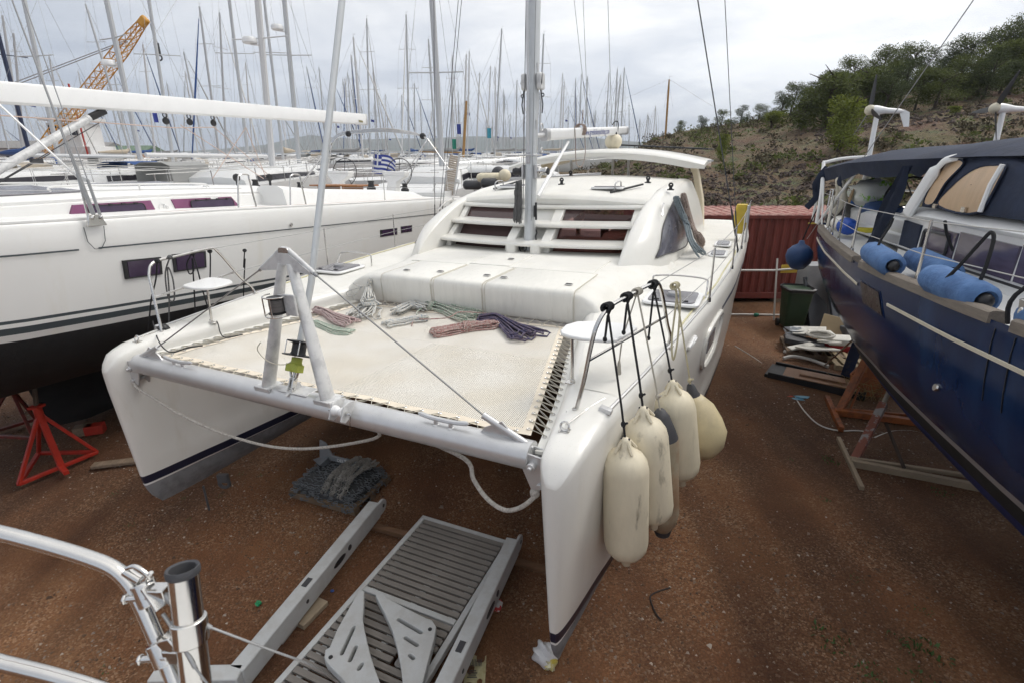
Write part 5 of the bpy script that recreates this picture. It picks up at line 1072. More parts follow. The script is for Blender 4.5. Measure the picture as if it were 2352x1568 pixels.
# stanchions and lifelines
tops = []
for y in (-3, -1, 1.55, 3.9, 4.85, 5.6, 6.2):
    x = -SI(B_hb, y)+.12; z = SI(B_sh, y); mb = MB(); mb.tube([(x, y, z), (x, y-.02, z+.60)], [.017, .014], 7); mb.lathe([(.035, 0), (.022, .05)], 8, Matrix.Translation((x, y, z))); obj('stanchion', mb, STEEL, blu); tops.append(Vector((x, y-.02, z+.585)))
for dz in (0, -.30): mb = MB(); mb.tube([t+Vector((0, 0, dz)) for t in tops]+[Vector((-1.5, 7.4, 3.5+dz))], .005, 5); obj('lifeline', mb, mat('grey_line', (.4, .39, .37), .6) if dz == 0 else bpy.data.materials['grey_line'], blu)
mb = MB(); mb.tube(cat_rom([(-1.56, 6.4, 2.95), (-1.55, 6.45, 3.5), (-1.52, 6.6, 3.56), (-1.40, 7.3, 3.56), (-1.2, 7.45, 3.55), (0, 7.5, 3.55), (1.4, 7.3, 3.56)], 5), .016, 7); mb.tube([(-1.42, 7.2, 2.95), (-1.42, 7.2, 3.56)], .015, 6); mb.tube([(-1.55, 6.42, 3.25), (-1.40, 7.3, 3.25), (0, 7.5, 3.25)], .013, 6); obj('pushpit', mb, STEEL, blu)
a = BLU.at(*crop(2600, 0, 1.568)(2030, 0), 'x', -.9); b = BLU.at(*crop(2600, 0, 1.568)(985, 1500), 'y', 7.45); mb = MB(); mb.tube([b, b+(a-b)*2.2], .007, 5); obj('backstay', mb, WIRE, blu)
mb = MB(); mb.loft([[Vector((.1*math.cos(t), -1.2+.14*math.sin(t), z)) for t in [2*math.pi*k/14 for k in range(14)]] for z in (3.4, 17)]); obj('mast', mb, MASTG, blu)
# wind generators
def wgen(base, hub, tilt, label):
    g = thing('wind_generator', label, 'wind turbine', BLU.mat, 'wind generators on the navy yacht'); base, hub = Vector(base), Vector(hub)
    mb = MB(); mb.tube([base, hub-Vector((0, 0, .05))], .042, 10); obj('pole', mb, WHITE, g)
    ax = Vector((-.96, -.1, .05)).normalized(); Mx = Matrix.Translation(hub)@arc_z(ax)
    mb = MB(); mb.lathe([(.02, -.42), (.04, -.36), (.05, -.15), (.075, -.02), (.085, .06), (.07, .12)], 14, Mx); obj('nacelle', mb, WHITE, g, ang=60)
    mb = MB(); mb.lathe([(.085, .10), (.09, .15), (.06, .20), (.01, .22)], 14, Mx); obj('spinner', mb, mat('ivory', (.62, .57, .44), .5) if 'ivory' not in bpy.data.materials else bpy.data.materials['ivory'], g)
    tp = Mx@Vector((0, 0, -.42)); mb = MB(); mb.prism([(0, .03), (.10, -.02), (.14, -.26), (.06, -.26), (-.05, -.03)], .02, Matrix.Translation(tp)@Matrix.Rotation(R(0), 4, 'Z')@Matrix(((1, 0, 0, 0), (0, 0, 1, -.01), (0, 1, 0, 0), (0, 0, 0, 1)))); obj('tail_fin', mb, WHITE, g)
    for k in range(3):
        a = R(tilt+120*k); d = Mx.to_3x3()@Vector((math.cos(a), math.sin(a), 0)); w = Mx.to_3x3()@Vector((-math.sin(a), math.cos(a), .35)); c = Mx@Vector((0, 0, .13)); mb = MB()
        mb.loft([[c+d*r_+w*(i*h)+ax*(j*.006) for i, j in ((-1, 0), (0, 1), (1, 0), (0, -1))] for r_, h in ((.05, .03), (.15, .055), (.4, .04), (.62, .015))]); obj('blade', mb, BLACK, g, ang=60)
wgen((-.81, 7.5, 3.6), (-.835, 7.5, 4.95), 100, 'wind generator on white pole standing left of the other, above the navy bimini')
wgen((1.10, 7.5, 3.6), (1.05, 7.5, 4.93), 60, 'wind generator on white pole at the right edge above the navy bimini')
# ---- loose things on the navy yacht
FBLUE = mat('blue_fender_cover', (.085, .175, .36), .85, var=.12, vscale=6, col2=(.065, .135, .29), mixscale=4, bump=.6, bscale=14)
def lying_fender(name, a, b, r, m, label, group, end=BLACK, frame=BLU, rope=None):
    f = thing(name, label, 'fender', frame.mat, group); a, b = Vector(a), Vector(b); L = (b-a).length; Mx = Matrix.Translation(a)@arc_z(b-a)
    mb = MB(); mb.lathe([(.02, 0), (r*.55, .02), (r*.85, .07), (r, .16), (r*1.01, L*.5), (r, L-.12), (r*.93, L-.03), (r*.62, L+.0), (r*.5, L-.03), (.02, L-.06)], 20, Mx); obj('cover', mb, m, f, ang=60)
    mb = MB(); mb.sph(Mx@Vector((0, 0, L-.02)), (r*.48, r*.48, r*.48), 10, 6); obj('fender_end', mb, end, f)
    if rope:
        mb = MB(); mb.tube(cat_rom(rope, 5), .014, 6); obj('fender_rope', mb, BLKROPE, f)
    return f
G = 'blue cloth covered fenders on the navy yacht'
lying_fender('cylinder_fender', (-1.97, 2.74, 3.0), (-1.99, 1.86, 2.95), .122, FBLUE, 'blue covered fender on the navy yacht rail, hindmost, a white string at its end', G, rope=[(-1.97, 2.35, 2.98), (-2.0, 2.38, 3.10), (-1.90, 2.48, 3.30), (-1.88, 2.5, 3.38)])
lying_fender('cylinder_fender', (-1.62, 2.50, 2.98), (-1.62, 1.55, 2.94), .125, FBLUE, 'blue covered fender on the navy yacht deck, between cabin and the rail fenders', G, rope=[(-1.6, 1.7, 3.15), (-1.7, 1.65, 3.3), (-1.78, 1.56, 3.43)])
lying_fender('cylinder_fender', (-1.97, 1.16, 2.99), (-1.88, .36, 2.94), .128, FBLUE, 'blue covered fender on the navy yacht rail hung by a double black rope', G, rope=[(-2.0, .74, 2.86), (-2.03, .73, 2.98), (-1.96, .70, 3.14), (-1.86, .66, 3.38), (-1.84, .63, 3.42), (-1.84, .58, 3.36), (-1.87, .52, 3.15), (-1.90, .50, 2.98)])
lying_fender('cylinder_fender', (-1.80, .02, 2.95), (-1.80, -.9, 2.93), .13, FBLUE, 'blue covered fender cut off by the right picture edge', G, rope=[(-1.98, -.15, 2.9), (-2.0, -.18, 3.1), (-1.8, -.3, 3.4)])
bf = thing('ball_fender', 'round navy blue ball fender hanging off the navy yacht stern', 'fender', BLU.mat); c = Vector((-1.74, 7.25, 2.28)); mb = MB(); mb.lathe([(.01, -.27), (.12, -.24), (.22, -.12), (.25, 0), (.23, .11), (.15, .2), (.06, .25), (.045, .31), (.01, .32)], 20, Matrix.Translation(c)); obj('ball', mb, mat('blue_vinyl', (.02, .06, .17), .55, var=.15), bf, ang=60)
mb = MB(); mb.tube(cat_rom([c+Vector((0, 0, .27)), c+Vector((.05, 0, .5)), c+Vector((.22, .02, 1.1)), (-1.42, 7.3, 3.55)], 5), .012, 6); obj('ball_rope', mb, BLKROPE, bf)
fw_ = thing('cylinder_fender', 'small white and blue fender on the navy yacht stern deck', 'fender', BLU.mat); a, b = Vector((-1.55, 5.95, 3.06)), Vector((-1.45, 5.35, 3.02)); mb = MB(); Mx = Matrix.Translation(a)@arc_z(b-a); mb.lathe([(.02, 0), (.1, .03), (.13, .12), (.13, .34)], 16, Mx); obj('white_half', mb, GEL, fw_); mb = MB(); mb.lathe([(.132, .34), (.13, .5), (.09, .58), (.02, .6)], 16, Mx); obj('blue_half', mb, mat('bright_blue', (.02, .09, .45), .5), fw_)
mb = MB(); c = Vector((-1.38, 6.75, 3.45)); mb.tube([c+Vector((.04*math.cos(a*2), .15*math.cos(a), .30*math.sin(a))) for a in np.linspace(-1.2, 4.3, 24)], .062, 10); tag(obj('lifebuoy', mb, mat('ivory_vinyl', (.66, .62, .52), .6)), 'ivory horseshoe lifebuoy on the navy yacht pushpit', 'lifebuoy').matrix_world = BLU.mat
bag = thing('shopping_bag', 'stuffed bag with green and white print on the navy yacht stern', 'bag', BLU.mat); c = Vector((-1.0, 6.4, 3.55))
def blob(c, r, seed, n=14, m=10, amp=.16):
    q = random.Random(seed); ph = [(q.uniform(1, 4), q.uniform(1, 4), q.uniform(1, 4), q.uniform(0, 6)) for _ in range(5)]; mb = MB(); mb.sph((0, 0, 0), 1, n, m)
    mb.v = [tuple(Vector(c)+Vector((v[0]*r[0], v[1]*r[1], v[2]*r[2]))*(1+amp*sum(math.sin(a*v[0]*2+b*v[1]*2+g*v[2]*2+p) for a, b, g, p in ph)/2.2)) for v in mb.v]; return mb
obj('bag_body', blob(c, (.30, .26, .22), 3), mat('bag_print', (.72, .74, .70), .5, col2=(.25, .55, .03), mixscale=3.2, mixlo=.5, mixhi=.53), bag, ang=60); mb = MB(); mb.box(c+Vector((-.27, .02, -.02)), (.02, .10, .36), Matrix.Rotation(R(20), 3, 'X')); obj('parcel_tape', mb, mat('brown_tape', (.36, .25, .15), .4), bag)
tag(obj('blue_sack', blob((-1.02, 6.85, 3.42), (.16, .2, .2), 8), mat('sack_blue', (.02, .13, .42), .5, var=.2)), 'bright blue sack left of the green and white bag on the navy yacht', 'sack').matrix_world = BLU.mat
tag(obj('blue_sack', blob((-.9, 6.0, 3.28), (.3, .3, .14), 9), mat('sack_dullblue', (.05, .10, .24), .8, var=.2)), 'dull blue folded cloth below the green and white bag', 'cloth').matrix_world = BLU.mat
tag(obj('grey_cover', blob((-1.2, 6.9, 3.12), (.25, .3, .24), 12), mat('cover_grey', (.12, .115, .11), .8, var=.2)), 'dark grey covered bundle in the navy yacht stern corner', 'bundle').matrix_world = BLU.mat
def coil(name, c, r, n, rad, m, label, cat, frame=None, seed=1, flat=.25, tilt=None):
    q = random.Random(seed); mb = MB(); pts = []; T = tilt or Matrix.Identity(3)
    for k in range(n*14):
        a = 2*math.pi*k/14; rr_ = r*(1+.10*math.sin(k*.37+seed)+.06*q.uniform(-1, 1)); pts.append(Vector(c)+T@Vector((rr_*math.cos(a), rr_*math.sin(a)*.85, rad+rad*1.5*(k/14)*flat+.01*q.random())))
    mb.tube(pts, rad, 5); o = tag(obj(name, mb, m), label, cat)
    if frame: o.matrix_world = frame.mat
    return o
coil('rope_coil', (-1.3, 4.9, 3.0), .2, 8, .012, mat('yellow_rope', (.55, .48, .05), .8), 'yellow rope coil on the navy yacht side deck', 'rope', BLU)
coil('rope_coil', (-1.45, 6.9, 3.3), .12, 7, .012, mat('offwhite_rope', (.6, .57, .5), .8), 'off-white rope bundle hung on the navy yacht pushpit', 'rope', BLU, 5, .3, Matrix.Rotation(R(80), 3, 'Y'))

# ------------------------------------------------------------------ container, junk and stands between the boats
CRED = mat('container_red', (.15, .030, .021), .6, var=.22, vscale=2.5, col2=(.085, .026, .018), mixscale=2.2, mixlo=.5, mixhi=.75, stretch=(1.5, 1.5, .3))
ct = thing('shipping_container', 'dark red corrugated shipping container behind the boats', 'container', Matrix.Translation((3.4, 13.95, 0))@Matrix.Rotation(R(-2.5), 4, 'Z')); Lc, Wc, Hc_ = 6.06, 2.44, 2.38
mb = MB(); prof = []; x = .12
while x < Lc-.12:
    prof += [(x, .035), (x+.07, .035), (x+.105, 0), (x+.175, 0)]; x += .21
for yy, sgn in ((0, 1), (Wc, -1)): mb.loft([[Vector((a, yy+sgn*b, z)) for a, b in prof] for z in (.28, Hc_-.10)], closed=False)
mb.box((.03, Wc/2, 1.3), (.04, Wc-.1, 2.1)); mb.box((Lc-.03, Wc/2, 1.3), (.04, Wc-.1, 2.1)); mb.box((Lc/2, Wc/2, .3), (Lc-.1, Wc-.12, .06)); obj('wall', mb, CRED, ct, ang=30)
mb = MB(); prof = []; x = .1
while x < Lc-.1: prof += [(x, .0), (x+.1, .0), (x+.13, .025), (x+.23, .025)]; x += .26
mb.loft([[Vector((a, yy, Hc_-.03+b)) for a, b in prof] for yy in (.05, Wc-.05)], closed=False); obj('roof', mb, mat('faded_pink_roof', (.40, .22, .18), .7, col2=(.22, .06, .045), mixscale=4, var=.2), ct, ang=30)
for yy in (0, Wc):
    mb = MB(); mb.box((Lc/2, yy, .20), (Lc-.3, .08, .16)); obj('bottom_rail', mb, CRED, ct, bevel=.008); mb = MB(); mb.box((Lc/2, yy, Hc_-.06), (Lc-.3, .07, .09)); obj('top_rail', mb, CRED, ct, bevel=.008)
for xx in (.07, Lc-.07):
    for yy in (0, Wc): mb = MB(); mb.box((xx, yy, Hc_/2+.06), (.15, .12, Hc_-.12)); obj('corner_post', mb, CRED, ct, bevel=.01)
mb = MB(); mb.box((Lc-1.55, -.008, 2.16), (.22, .012, .04)); obj('yellow_mark', mb, mat('yellow_paint', (.5, .38, .06), .6), ct)
for xx in (.3, 2.2, 4.0, 5.8):
    mb = MB(); mb.box((xx, Wc/2, .06), (.25, Wc, .12)); obj('sleeper', mb, WOOD, ct, bevel=.01)
kj = crop(2700, 800, 1.685); kk = crop(2900, 1200, 1.743)
# white pipe barrier in front of the container
bp = thing('pipe_barrier', 'white pipe barrier in front of the red container', 'barrier', Matrix.Translation((0, 0, 0))); WPIPE = mat('white_pvc', (.62, .60, .56), .5, var=.08)
A = ony(*kj(455, 475), 12.6); Bp = ony(*kj(868, 460), 12.3); mb = MB(); mb.tube([A-Vector((1.2, 0, 0)), A, (A+Bp)/2-Vector((0, 0, .03)), Bp], .025, 7); obj('top_pipe', mb, WPIPE, bp)
a = onz(*kj(445, 772), .03); b = onz(*kj(750, 777), .03); mb = MB(); mb.tube([a-Vector((1.2, 0, 0)), a, b, b+(b-a)*.5], .025, 7); obj('ground_pipe', mb, WPIPE, bp)
for px, pb in ((690, 770), (862, 660)):
    t = ony(*kj(px, 395 if px == 690 else 455), 12.45); mb = MB(); mb.tube([(t.x+.02, t.y-.3 if px == 690 else t.y, .02), t], .022, 7); obj('upright_pipe', mb, WPIPE, bp)
mb = MB(); c = onz(*kj(548, 775), .04); mb.sph(c, (.07, .05, .05), 8, 6); tag(obj('green_strap', mb, mat('green_strap', (.03, .22, .14), .6)), 'scrap of green strap tied on the white ground pipe', 'strap')
mb = MB(); c = ony(*kj(770, 465), 12.55); mb.box((c.x, c.y, c.z), (.42, .02, .20), R(5)); tag(obj('yellow_tag', mb, mat('yellow_sheet', (.55, .38, .05), .6)), 'yellow plastic sheet hung on the white pipe barrier', 'sheet')
# green wheelie bin
bn = onz(*kj(800, 885), 0); bin_ = thing('wheelie_bin', 'dark green wheelie bin lined with a black bag', 'bin', Matrix.Translation((bn.x+.02, bn.y+.2, 0))@Matrix.Rotation(R(-8), 4, 'Z')); GREEN = mat('dark_green_plastic', (.018, .045, .02), .5, var=.15)
mb = MB(); mb.loft([[Vector((x*w, y*d, z)) for x, y in rrect(2, 2, .3)] for w, d, z in ((.21, .22, .08), (.27, .30, .92), (.29, .32, .93), (.29, .32, .98))]); obj('body', mb, GREEN, bin_, ang=50)
mb = MB(); mb.loft([[Vector((x*w+.015*math.sin(5*x+z*40), y*d+.015*math.sin(6*y), z+.02*math.sin(4*x+3*y))) for x, y in rrect(2, 2, .3)] for w, d, z in ((.30, .33, .93), (.305, .335, 1.0), (.27, .30, 1.02), (.24, .26, .9), (.15, .2, .8))]); obj('bin_liner', mb, BLACK, bin_, ang=60)
mb = MB(); mb.lathe([(.03, -.27), (.09, -.26), (.09, -.21), (.03, -.2), (.03, .2), (.09, .21), (.09, .26), (.03, .27)], 14, Matrix.Translation((0, .22, .09))@Matrix.Rotation(R(90), 4, 'Y')); obj('wheel', mb, BLACK, bin_)
# leaning panels behind the bin
for i, (x, y, w, h, rz, tl, m_, lb) in enumerate(((7.25, 11.5, .6, 1.25, 20, 20, mat('dark_panel', (.06, .065, .075), .45, var=.2), 'dark grey panel leaning upright directly behind the bin'), (7.7, 11.2, .65, 1.35, 12, 24, bpy.data.materials['dark_panel'], 'dark grey panel leaning beside the navy yacht quarter'), (6.95, 10.55, .55, .62, -30, 35, mat('tan_board', (.38, .29, .17), .6, var=.12, vscale=3), 'square tan plywood board leaning below the dark panels'), (7.35, 12.0, .9, 1.45, 0, 10, mat('grey_box', (.28, .29, .30), .4, var=.1), 'light grey metal cabinet standing behind the dark panels'))):
    mb = MB(); mb.box((0, 0, h/2), (w, .06 if i != 3 else .5, h)); o = tag(obj('leaning_panel' if i != 3 else 'metal_cabinet', mb, m_, bevel=.01), lb, 'board' if i != 3 else 'cabinet'); o.location = (x, y, .01); o.rotation_euler = (R(-tl if i != 3 else 0), R(8 if i == 2 else 0), R(rz))
# pallets under the scrap
def pallet(name, loc, rz, label, m, w=1.1, d=.9, group=None, z=0):
    p = thing(name, label, 'pallet', Matrix.Translation((*loc, z))@Matrix.Rotation(R(rz), 4, 'Z'), group)
    for k in range(3): mb = MB(); mb.box((0, -d/2+.06+(d-.12)*k/2, .05), (w, .09, .085)); obj('bearer', mb, m, p, bevel=.004)
    for k in range(6): mb = MB(); mb.box((-w/2+.05+(w-.1)*k/5, 0, .104), (.10, d, .02)); obj('deck_board', mb, m, p, bevel=.003)
    return p
pc = onz(*kj(940, 1010), .1); pallet('pallet', (pc.x+.15, pc.y+.15), -18, 'grey wooden pallet under the white scrap pile', WOOD, 1.3, 1.0)
pc2 = onz(*kj(1120, 1075), .1); pallet('pallet', (pc2.x+.25, pc2.y), -12, 'pale wooden pallet beside the blue rudder blade', mat('pale_wood', (.36, .28, .17), .8, var=.2), .9, .8)
def flatbox(name, px, z, size, rz, m, label, catn, tilt=(0, 0)):
    c = onz(*kj(*px), z); mb = MB(); mb.box((0, 0, 0), size); o = tag(obj(name, mb, m, bevel=.008), label, catn); o.location = c; o.rotation_euler = (R(tilt[0]), R(tilt[1]), R(rz)); return o
WSC = mat('dirty_white', (.66, .64, .58), .6, var=.15, vscale=4); DSC = mat('scrap_dark', (.08, .08, .085), .6, var=.3)
flatbox('white_board', (965, 1000), .24, (.72, .42, .03), 8, WSC, 'white rectangular board on the front of the scrap pile', 'board', (-12, 4))
flatbox('white_tray', (880, 890), .28, (.5, .3, .06), -15, WSC, 'white shallow tray at the back of the scrap pile', 'tray', (6, -4))
flatbox('dark_tray', (870, 955), .18, (.75, .4, .10), -25, DSC, 'dark metal tray on the left of the scrap pile', 'tray', (0, 6))
flatbox('white_box', (985, 905), .33, (.45, .3, .10), -10, WSC, 'white plastic box under the coiled grey hose', 'box')
flatbox('white_board', (905, 880), .36, (.62, .36, .025), -30, WSC, 'white board lying askew across the back of the scrap pile', 'board', (10, -8))
flatbox('white_board', (1040, 955), .30, (.42, .26, .04), 25, WSC, 'small pale board at the right of the scrap pile', 'board', (-8, 10))
flatbox('white_board', (850, 985), .20, (.55, .16, .03), 12, WSC, 'narrow pale board along the left front of the scrap pile', 'board', (4, -6))
cool = thing('cool_box', 'white cool box with red base behind the scrap pile', 'cool box', Matrix.Translation(onz(*kj(1110, 990), .12))@Matrix.Rotation(R(-10), 4, 'Z')); mb = MB(); mb.box((0, 0, .0), (.55, .35, .16)); obj('base', mb, mat('red_plastic', (.38, .02, .02), .4), cool, bevel=.02); mb = MB(); mb.box((0, 0, .15), (.57, .37, .13)); obj('lid', mb, WSC, cool, bevel=.02)
coil('hose_coil', onz(*kj(975, 918), .38), .24, 7, .016, mat('grey_hose', (.5, .48, .43), .6), 'pale grey hose coiled on top of the scrap pile', 'hose', None, 3, .15)
tag(obj('plastic_film', blob(onz(*kj(815, 905), .22), (.22, .16, .16), 21, amp=.35), mat('film_white', (.62, .65, .68), .3, var=.2)), 'crumpled white plastic film on the left end of the scrap pile', 'plastic film')
JY = mat('yellow_plastic', (.55, .34, .02), .4, var=.1); JG = mat('grey_plastic', (.11, .115, .12), .5, var=.1)
for px, m_, lb in (((1108, 905), JY, 'yellow jerrycan beside the navy hull'), ((1150, 930), JG, 'dark grey jerrycan beside the yellow one')):
    c = onz(*kj(*px), .1); j = thing('jerrycan', lb, 'jerrycan', Matrix.Translation((c.x, c.y, 0))@Matrix.Rotation(R(20), 4, 'Z'), 'jerrycans beside the navy hull'); mb = MB(); mb.prism(rrect(.30, .20, .04), .36, Matrix.Translation((0, 0, .02))); obj('body', mb, m_, j, bevel=.02); mb = MB(); mb.tube(cat_rom([(-.1, 0, .37), (-.08, 0, .43), (.04, 0, .44), (.08, 0, .37)], 4), .018, 6); obj('handle', mb, m_, j); mb = MB(); mb.lathe([(.03, 0), (.03, .05)], 10, Matrix.Translation((.11, 0, .37))); obj('cap', mb, m_, j)
mb = MB(); q0, q1 = onz(*kj(1150, 1190), .05), ony(*kj(1235, 960), 8.3); mb.loft([[p+Vector((a*.11, b*.03, 0)) for a, b in ((-1, 0), (-.5, 1), (.8, .7), (1, 0), (.8, -.7), (-.5, -1))] for p in (q0, q0+(q1-q0)*.15, q1)]); tag(obj('rudder_blade', mb, mat('worn_blue_paint', (.03, .055, .13), .7, col2=(.10, .11, .13), mixscale=9, mixlo=.55, mixhi=.65)), 'worn blue rudder blade leaning under the navy hull', 'rudder')
mb = MB(); mb.tube(cat_rom([onz(*kj(730, 1065), .06), onz(*kj(790, 1052), .09), onz(*kj(900, 1070), .08), onz(*kj(1035, 1120), .05)], 6), .035, 8); tag(obj('bent_pipe', mb, WPIPE), 'bent white pipe lying in front of the scrap pile', 'pipe')
mb = MB(); mb.tube([onz(*kj(735, 1018), .03), onz(*kj(770, 1030), .03)], .035, 8); tag(obj('pipe_offcut', mb, WPIPE), 'short white pipe offcut on the gravel left of the scrap pile', 'pipe')
mb = MB(); mb.tube([onz(*kj(1010, 1112), .06), ony(*kj(1195, 945), 8.5), ony(*kj(1178, 890), 8.7)], .018, 7); tag(obj('bent_tube', mb, STEEL), 'thin bent steel tube propped against the navy hull', 'tube')
tr = thing('black_tray', 'black plastic crate lid lying flat with brown boards on it', 'tray', Matrix.Translation(onz(*kj(940, 1235), .0))@Matrix.Rotation(R(-38), 4, 'Z'))
mb = MB(); mb.box((0, 0, .09), (1.45, .62, .03)); obj('tray_base', mb, BLACK, tr, bevel=.006)
for yy in (-.31, .31): mb = MB(); mb.box((0, yy, .08), (1.47, .03, .14)); obj('tray_side', mb, BLACK, tr, bevel=.006)
for xx in (-.73, -.25, .25, .73): mb = MB(); mb.box((xx, 0, .05), (.12, .6, .09)); obj('tray_rib', mb, BLACK, tr, bevel=.006)
BRB = mat('brown_board', (.26, .145, .085), .6, var=.1, vscale=3)
for sz, off, lb in (((1.15, .48, .02), (.06, .0, .118), 'larger brown board lying in the black tray'), ((.72, .24, .03), (.10, .04, .150), 'smaller brown door panel on top of the larger brown board'), ((.95, .07, .02), (.18, -.30, .165), 'narrow brown strip along the black tray edge')):
    mb = MB(); mb.box(off, sz, R(3)); o = tag(obj('brown_panel', mb, BRB, bevel=.008), lb, 'board'); o.matrix_world = tr.matrix_world.copy()
# orange cradle stands under the navy yacht
ORG = mat('orange_paint', (.30, .085, .018), .55, var=.15, vscale=4, col2=(.17, .05, .015), mixscale=7); RUSTG = mat('rust_and_grey_paint', (.20, .065, .04), .7, col2=(.26, .25, .24), mixscale=5, mixlo=.48, mixhi=.52, var=.15)
s2 = thing('cradle_stand', 'orange steel cradle stand with a solid orange panel under the navy hull', 'boat stand', Matrix.Identity(4), 'cradle stands under the navy yacht')
def seg(k, a, b, za, zb, w, h, nm, m_, par, yb=None):
    p = onz(*k(*a), za); q = onz(*k(*b), zb) if yb is None else ony(*k(*b), yb); mb = MB(); mb.bar(p, q, w, h); return obj(nm, mb, m_, par, bevel=.006)
seg(kk, (710, 675), (812, 900), .06, .06, .07, .08, 'foot_bar', ORG, s2); seg(kk, (765, 775), (1500, 870), .08, .08, .09, .10, 'base_beam', ORG, s2); seg(kk, (765, 755), (1500, 820), .1, .1, .05, .05, 'base_rail', ORG, s2)
bs = onz(*kk(800, 765), .08); seg(kk, (800, 765), (985, 410), .08, 0, .10, .10, 'upright', ORG, s2, bs.y+.35); seg(kk, (865, 780), (935, 610), .1, 0, .03, .03, 'tie_bar', ORG, s2, bs.y+.25)
pn = [ony(*kk(*q), bs.y+.62) for q in ((880, 520), (985, 420), (1180, 640), (1190, 720), (905, 690))]; mb = MB(); n = 5; mb.add(pn+[p+Vector((0, .05, 0)) for p in pn], [tuple(range(n)), tuple(range(2*n-1, n-1, -1))]+[(i, (i+1) % n, n+(i+1) % n, n+i) for i in range(n)]); obj('side_panel', mb, ORG, s2, bevel=.005)
for t in (.2, .5, .8):
    p = pn[0]+(pn[1]-pn[0])*t; mb = MB(); mb.box(p+Vector((.01, -.02, -.1)), (.12, .02, .10)); obj('panel_cleat', mb, mat('orange_light', (.42, .16, .05), .5) if t == .2 else bpy.data.materials['orange_light'], s2)
s3 = thing('cradle_stand', 'weathered wooden-looking cradle stand with rusty grey prop, nearest under the navy hull', 'boat stand', Matrix.Identity(4), 'cradle stands under the navy yacht')
BEIGE = mat('beige_steel', (.30, .235, .165), .7, var=.15, vscale=4)
seg(kk, (790, 960), (955, 1310), .06, .06, .05, .06, 'foot_bar', BEIGE, s3); seg(kk, (880, 1130), (1900, 1330), .06, .06, .07, .10, 'base_beam', BEIGE, s3); seg(kk, (870, 1100), (1900, 1250), .09, .09, .05, .05, 'base_rail', BEIGE, s3)
bs = onz(*kk(905, 1110), .06); seg(kk, (905, 1110), (1105, 720), .06, 0, .10, .10, 'prop', RUSTG, s3, bs.y+.45); p1 = ony(*kk(1105, 720), bs.y+.45); p2 = ony(*kk(1150, 620), bs.y+.6); mb = MB(); mb.tube([p1, p2], .03, 8); obj('prop_screw', mb, mat('rope_grey', (.3, .27, .22), .8), s3)
seg(kk, (1250, 1170), (1120, 850), .1, 0, .035, .035, 'tie_chain', mat('dark_rust', (.06, .04, .03), .8), s3, bs.y+.3)
# white cable over the gravel
mb = MB(); mb.tube([p+Vector((0, 0, .004)) for p in cat_rom([onz(*kk(*q), .012) for q in ((70, 320), (230, 420), (330, 510), (430, 580), (490, 680), (560, 780), (660, 870), (790, 908), (900, 908), (980, 915))], 6)], .011, 5); tag(obj('white_cable', mb, WPIPE), 'white cable snaking over gravel from the catamaran to the orange stand', 'cable')
mb = MB(); mb.tube([p+Vector((0, 0, .004)) for p in cat_rom([onz(*kk(*q), .012) for q in ((1040, 958), (1110, 930), (1180, 912), (1300, 912), (1450, 945))], 6)], .011, 5); tag(obj('white_cable', mb, WPIPE), 'short white cable on the ground behind the rusty prop', 'cable')
tag(obj('blue_rag', blob(onz(*kk(525, 682), .02), (.12, .06, .025), 31, amp=.4), mat('pale_blue_film', (.12, .30, .42), .5)), 'pale blue plastic scrap beside the white cable', 'litter')
tag(obj('red_scrap', blob(onz(*kk(455, 672), .015), (.06, .025, .015), 32, amp=.3), mat('red_film', (.5, .05, .02), .5)), 'small red scrap beside the pale blue plastic', 'litter')
mb = MB(); q = random.Random(4)
c = onz(*kk(1000, 680), 0)
for k in range(60): a = c+Vector((q.uniform(-.4, .5), q.uniform(-.15, .25), 0)); mb.tube([a, a+Vector((q.uniform(-.2, .2), q.uniform(-.1, .1), q.uniform(.1, .35))), a+Vector((q.uniform(-.4, .4), q.uniform(-.2, .2), q.uniform(.1, .4)))], .004, 3)
tag(obj('dry_grass', mb, mat('straw', (.28, .2, .08), .8)), 'dry straw-coloured grass beneath the orange panel', 'grass', kind='stuff')
# ------------------------------------------------------------------ ropes and fenders on the catamaran
def speck(name, a, b, sc=90, lo=.46, hi=.54): return mat(name, a, .85, col2=b, mixscale=sc, mixlo=lo, mixhi=hi, bump=.25, bscale=350)
R_BLUE = speck('white_blue_fleck_rope', (.60, .58, .53), (.20, .28, .36), 70, .54, .60); R_GREEN = speck('white_green_fleck_rope', (.54, .53, .46), (.10, .24, .16), 70, .5, .57)
R_PINK = speck('faded_red_rope', (.50, .41, .39), (.33, .16, .17), 80, .5, .6); R_RED = speck('red_fleck_rope', (.46, .37, .33), (.32, .13, .12), 70, .47, .56)
R_PGREEN = speck('pale_green_rope', (.58, .58, .50), (.35, .46, .38), 80); R_PURP = speck('faded_purple_rope', (.135, .105, .14), (.045, .045, .11), 30, .42, .62)
R_BEIGE = speck('beige_brown_rope', (.40, .33, .28), (.14, .08, .07), 80, .5, .56); R_GREYB = speck('grey_blue_rope', (.25, .29, .31), (.16, .19, .20), 60); R_DKG = speck('dark_grey_rope', (.08, .08, .08), (.14, .14, .14), 80)
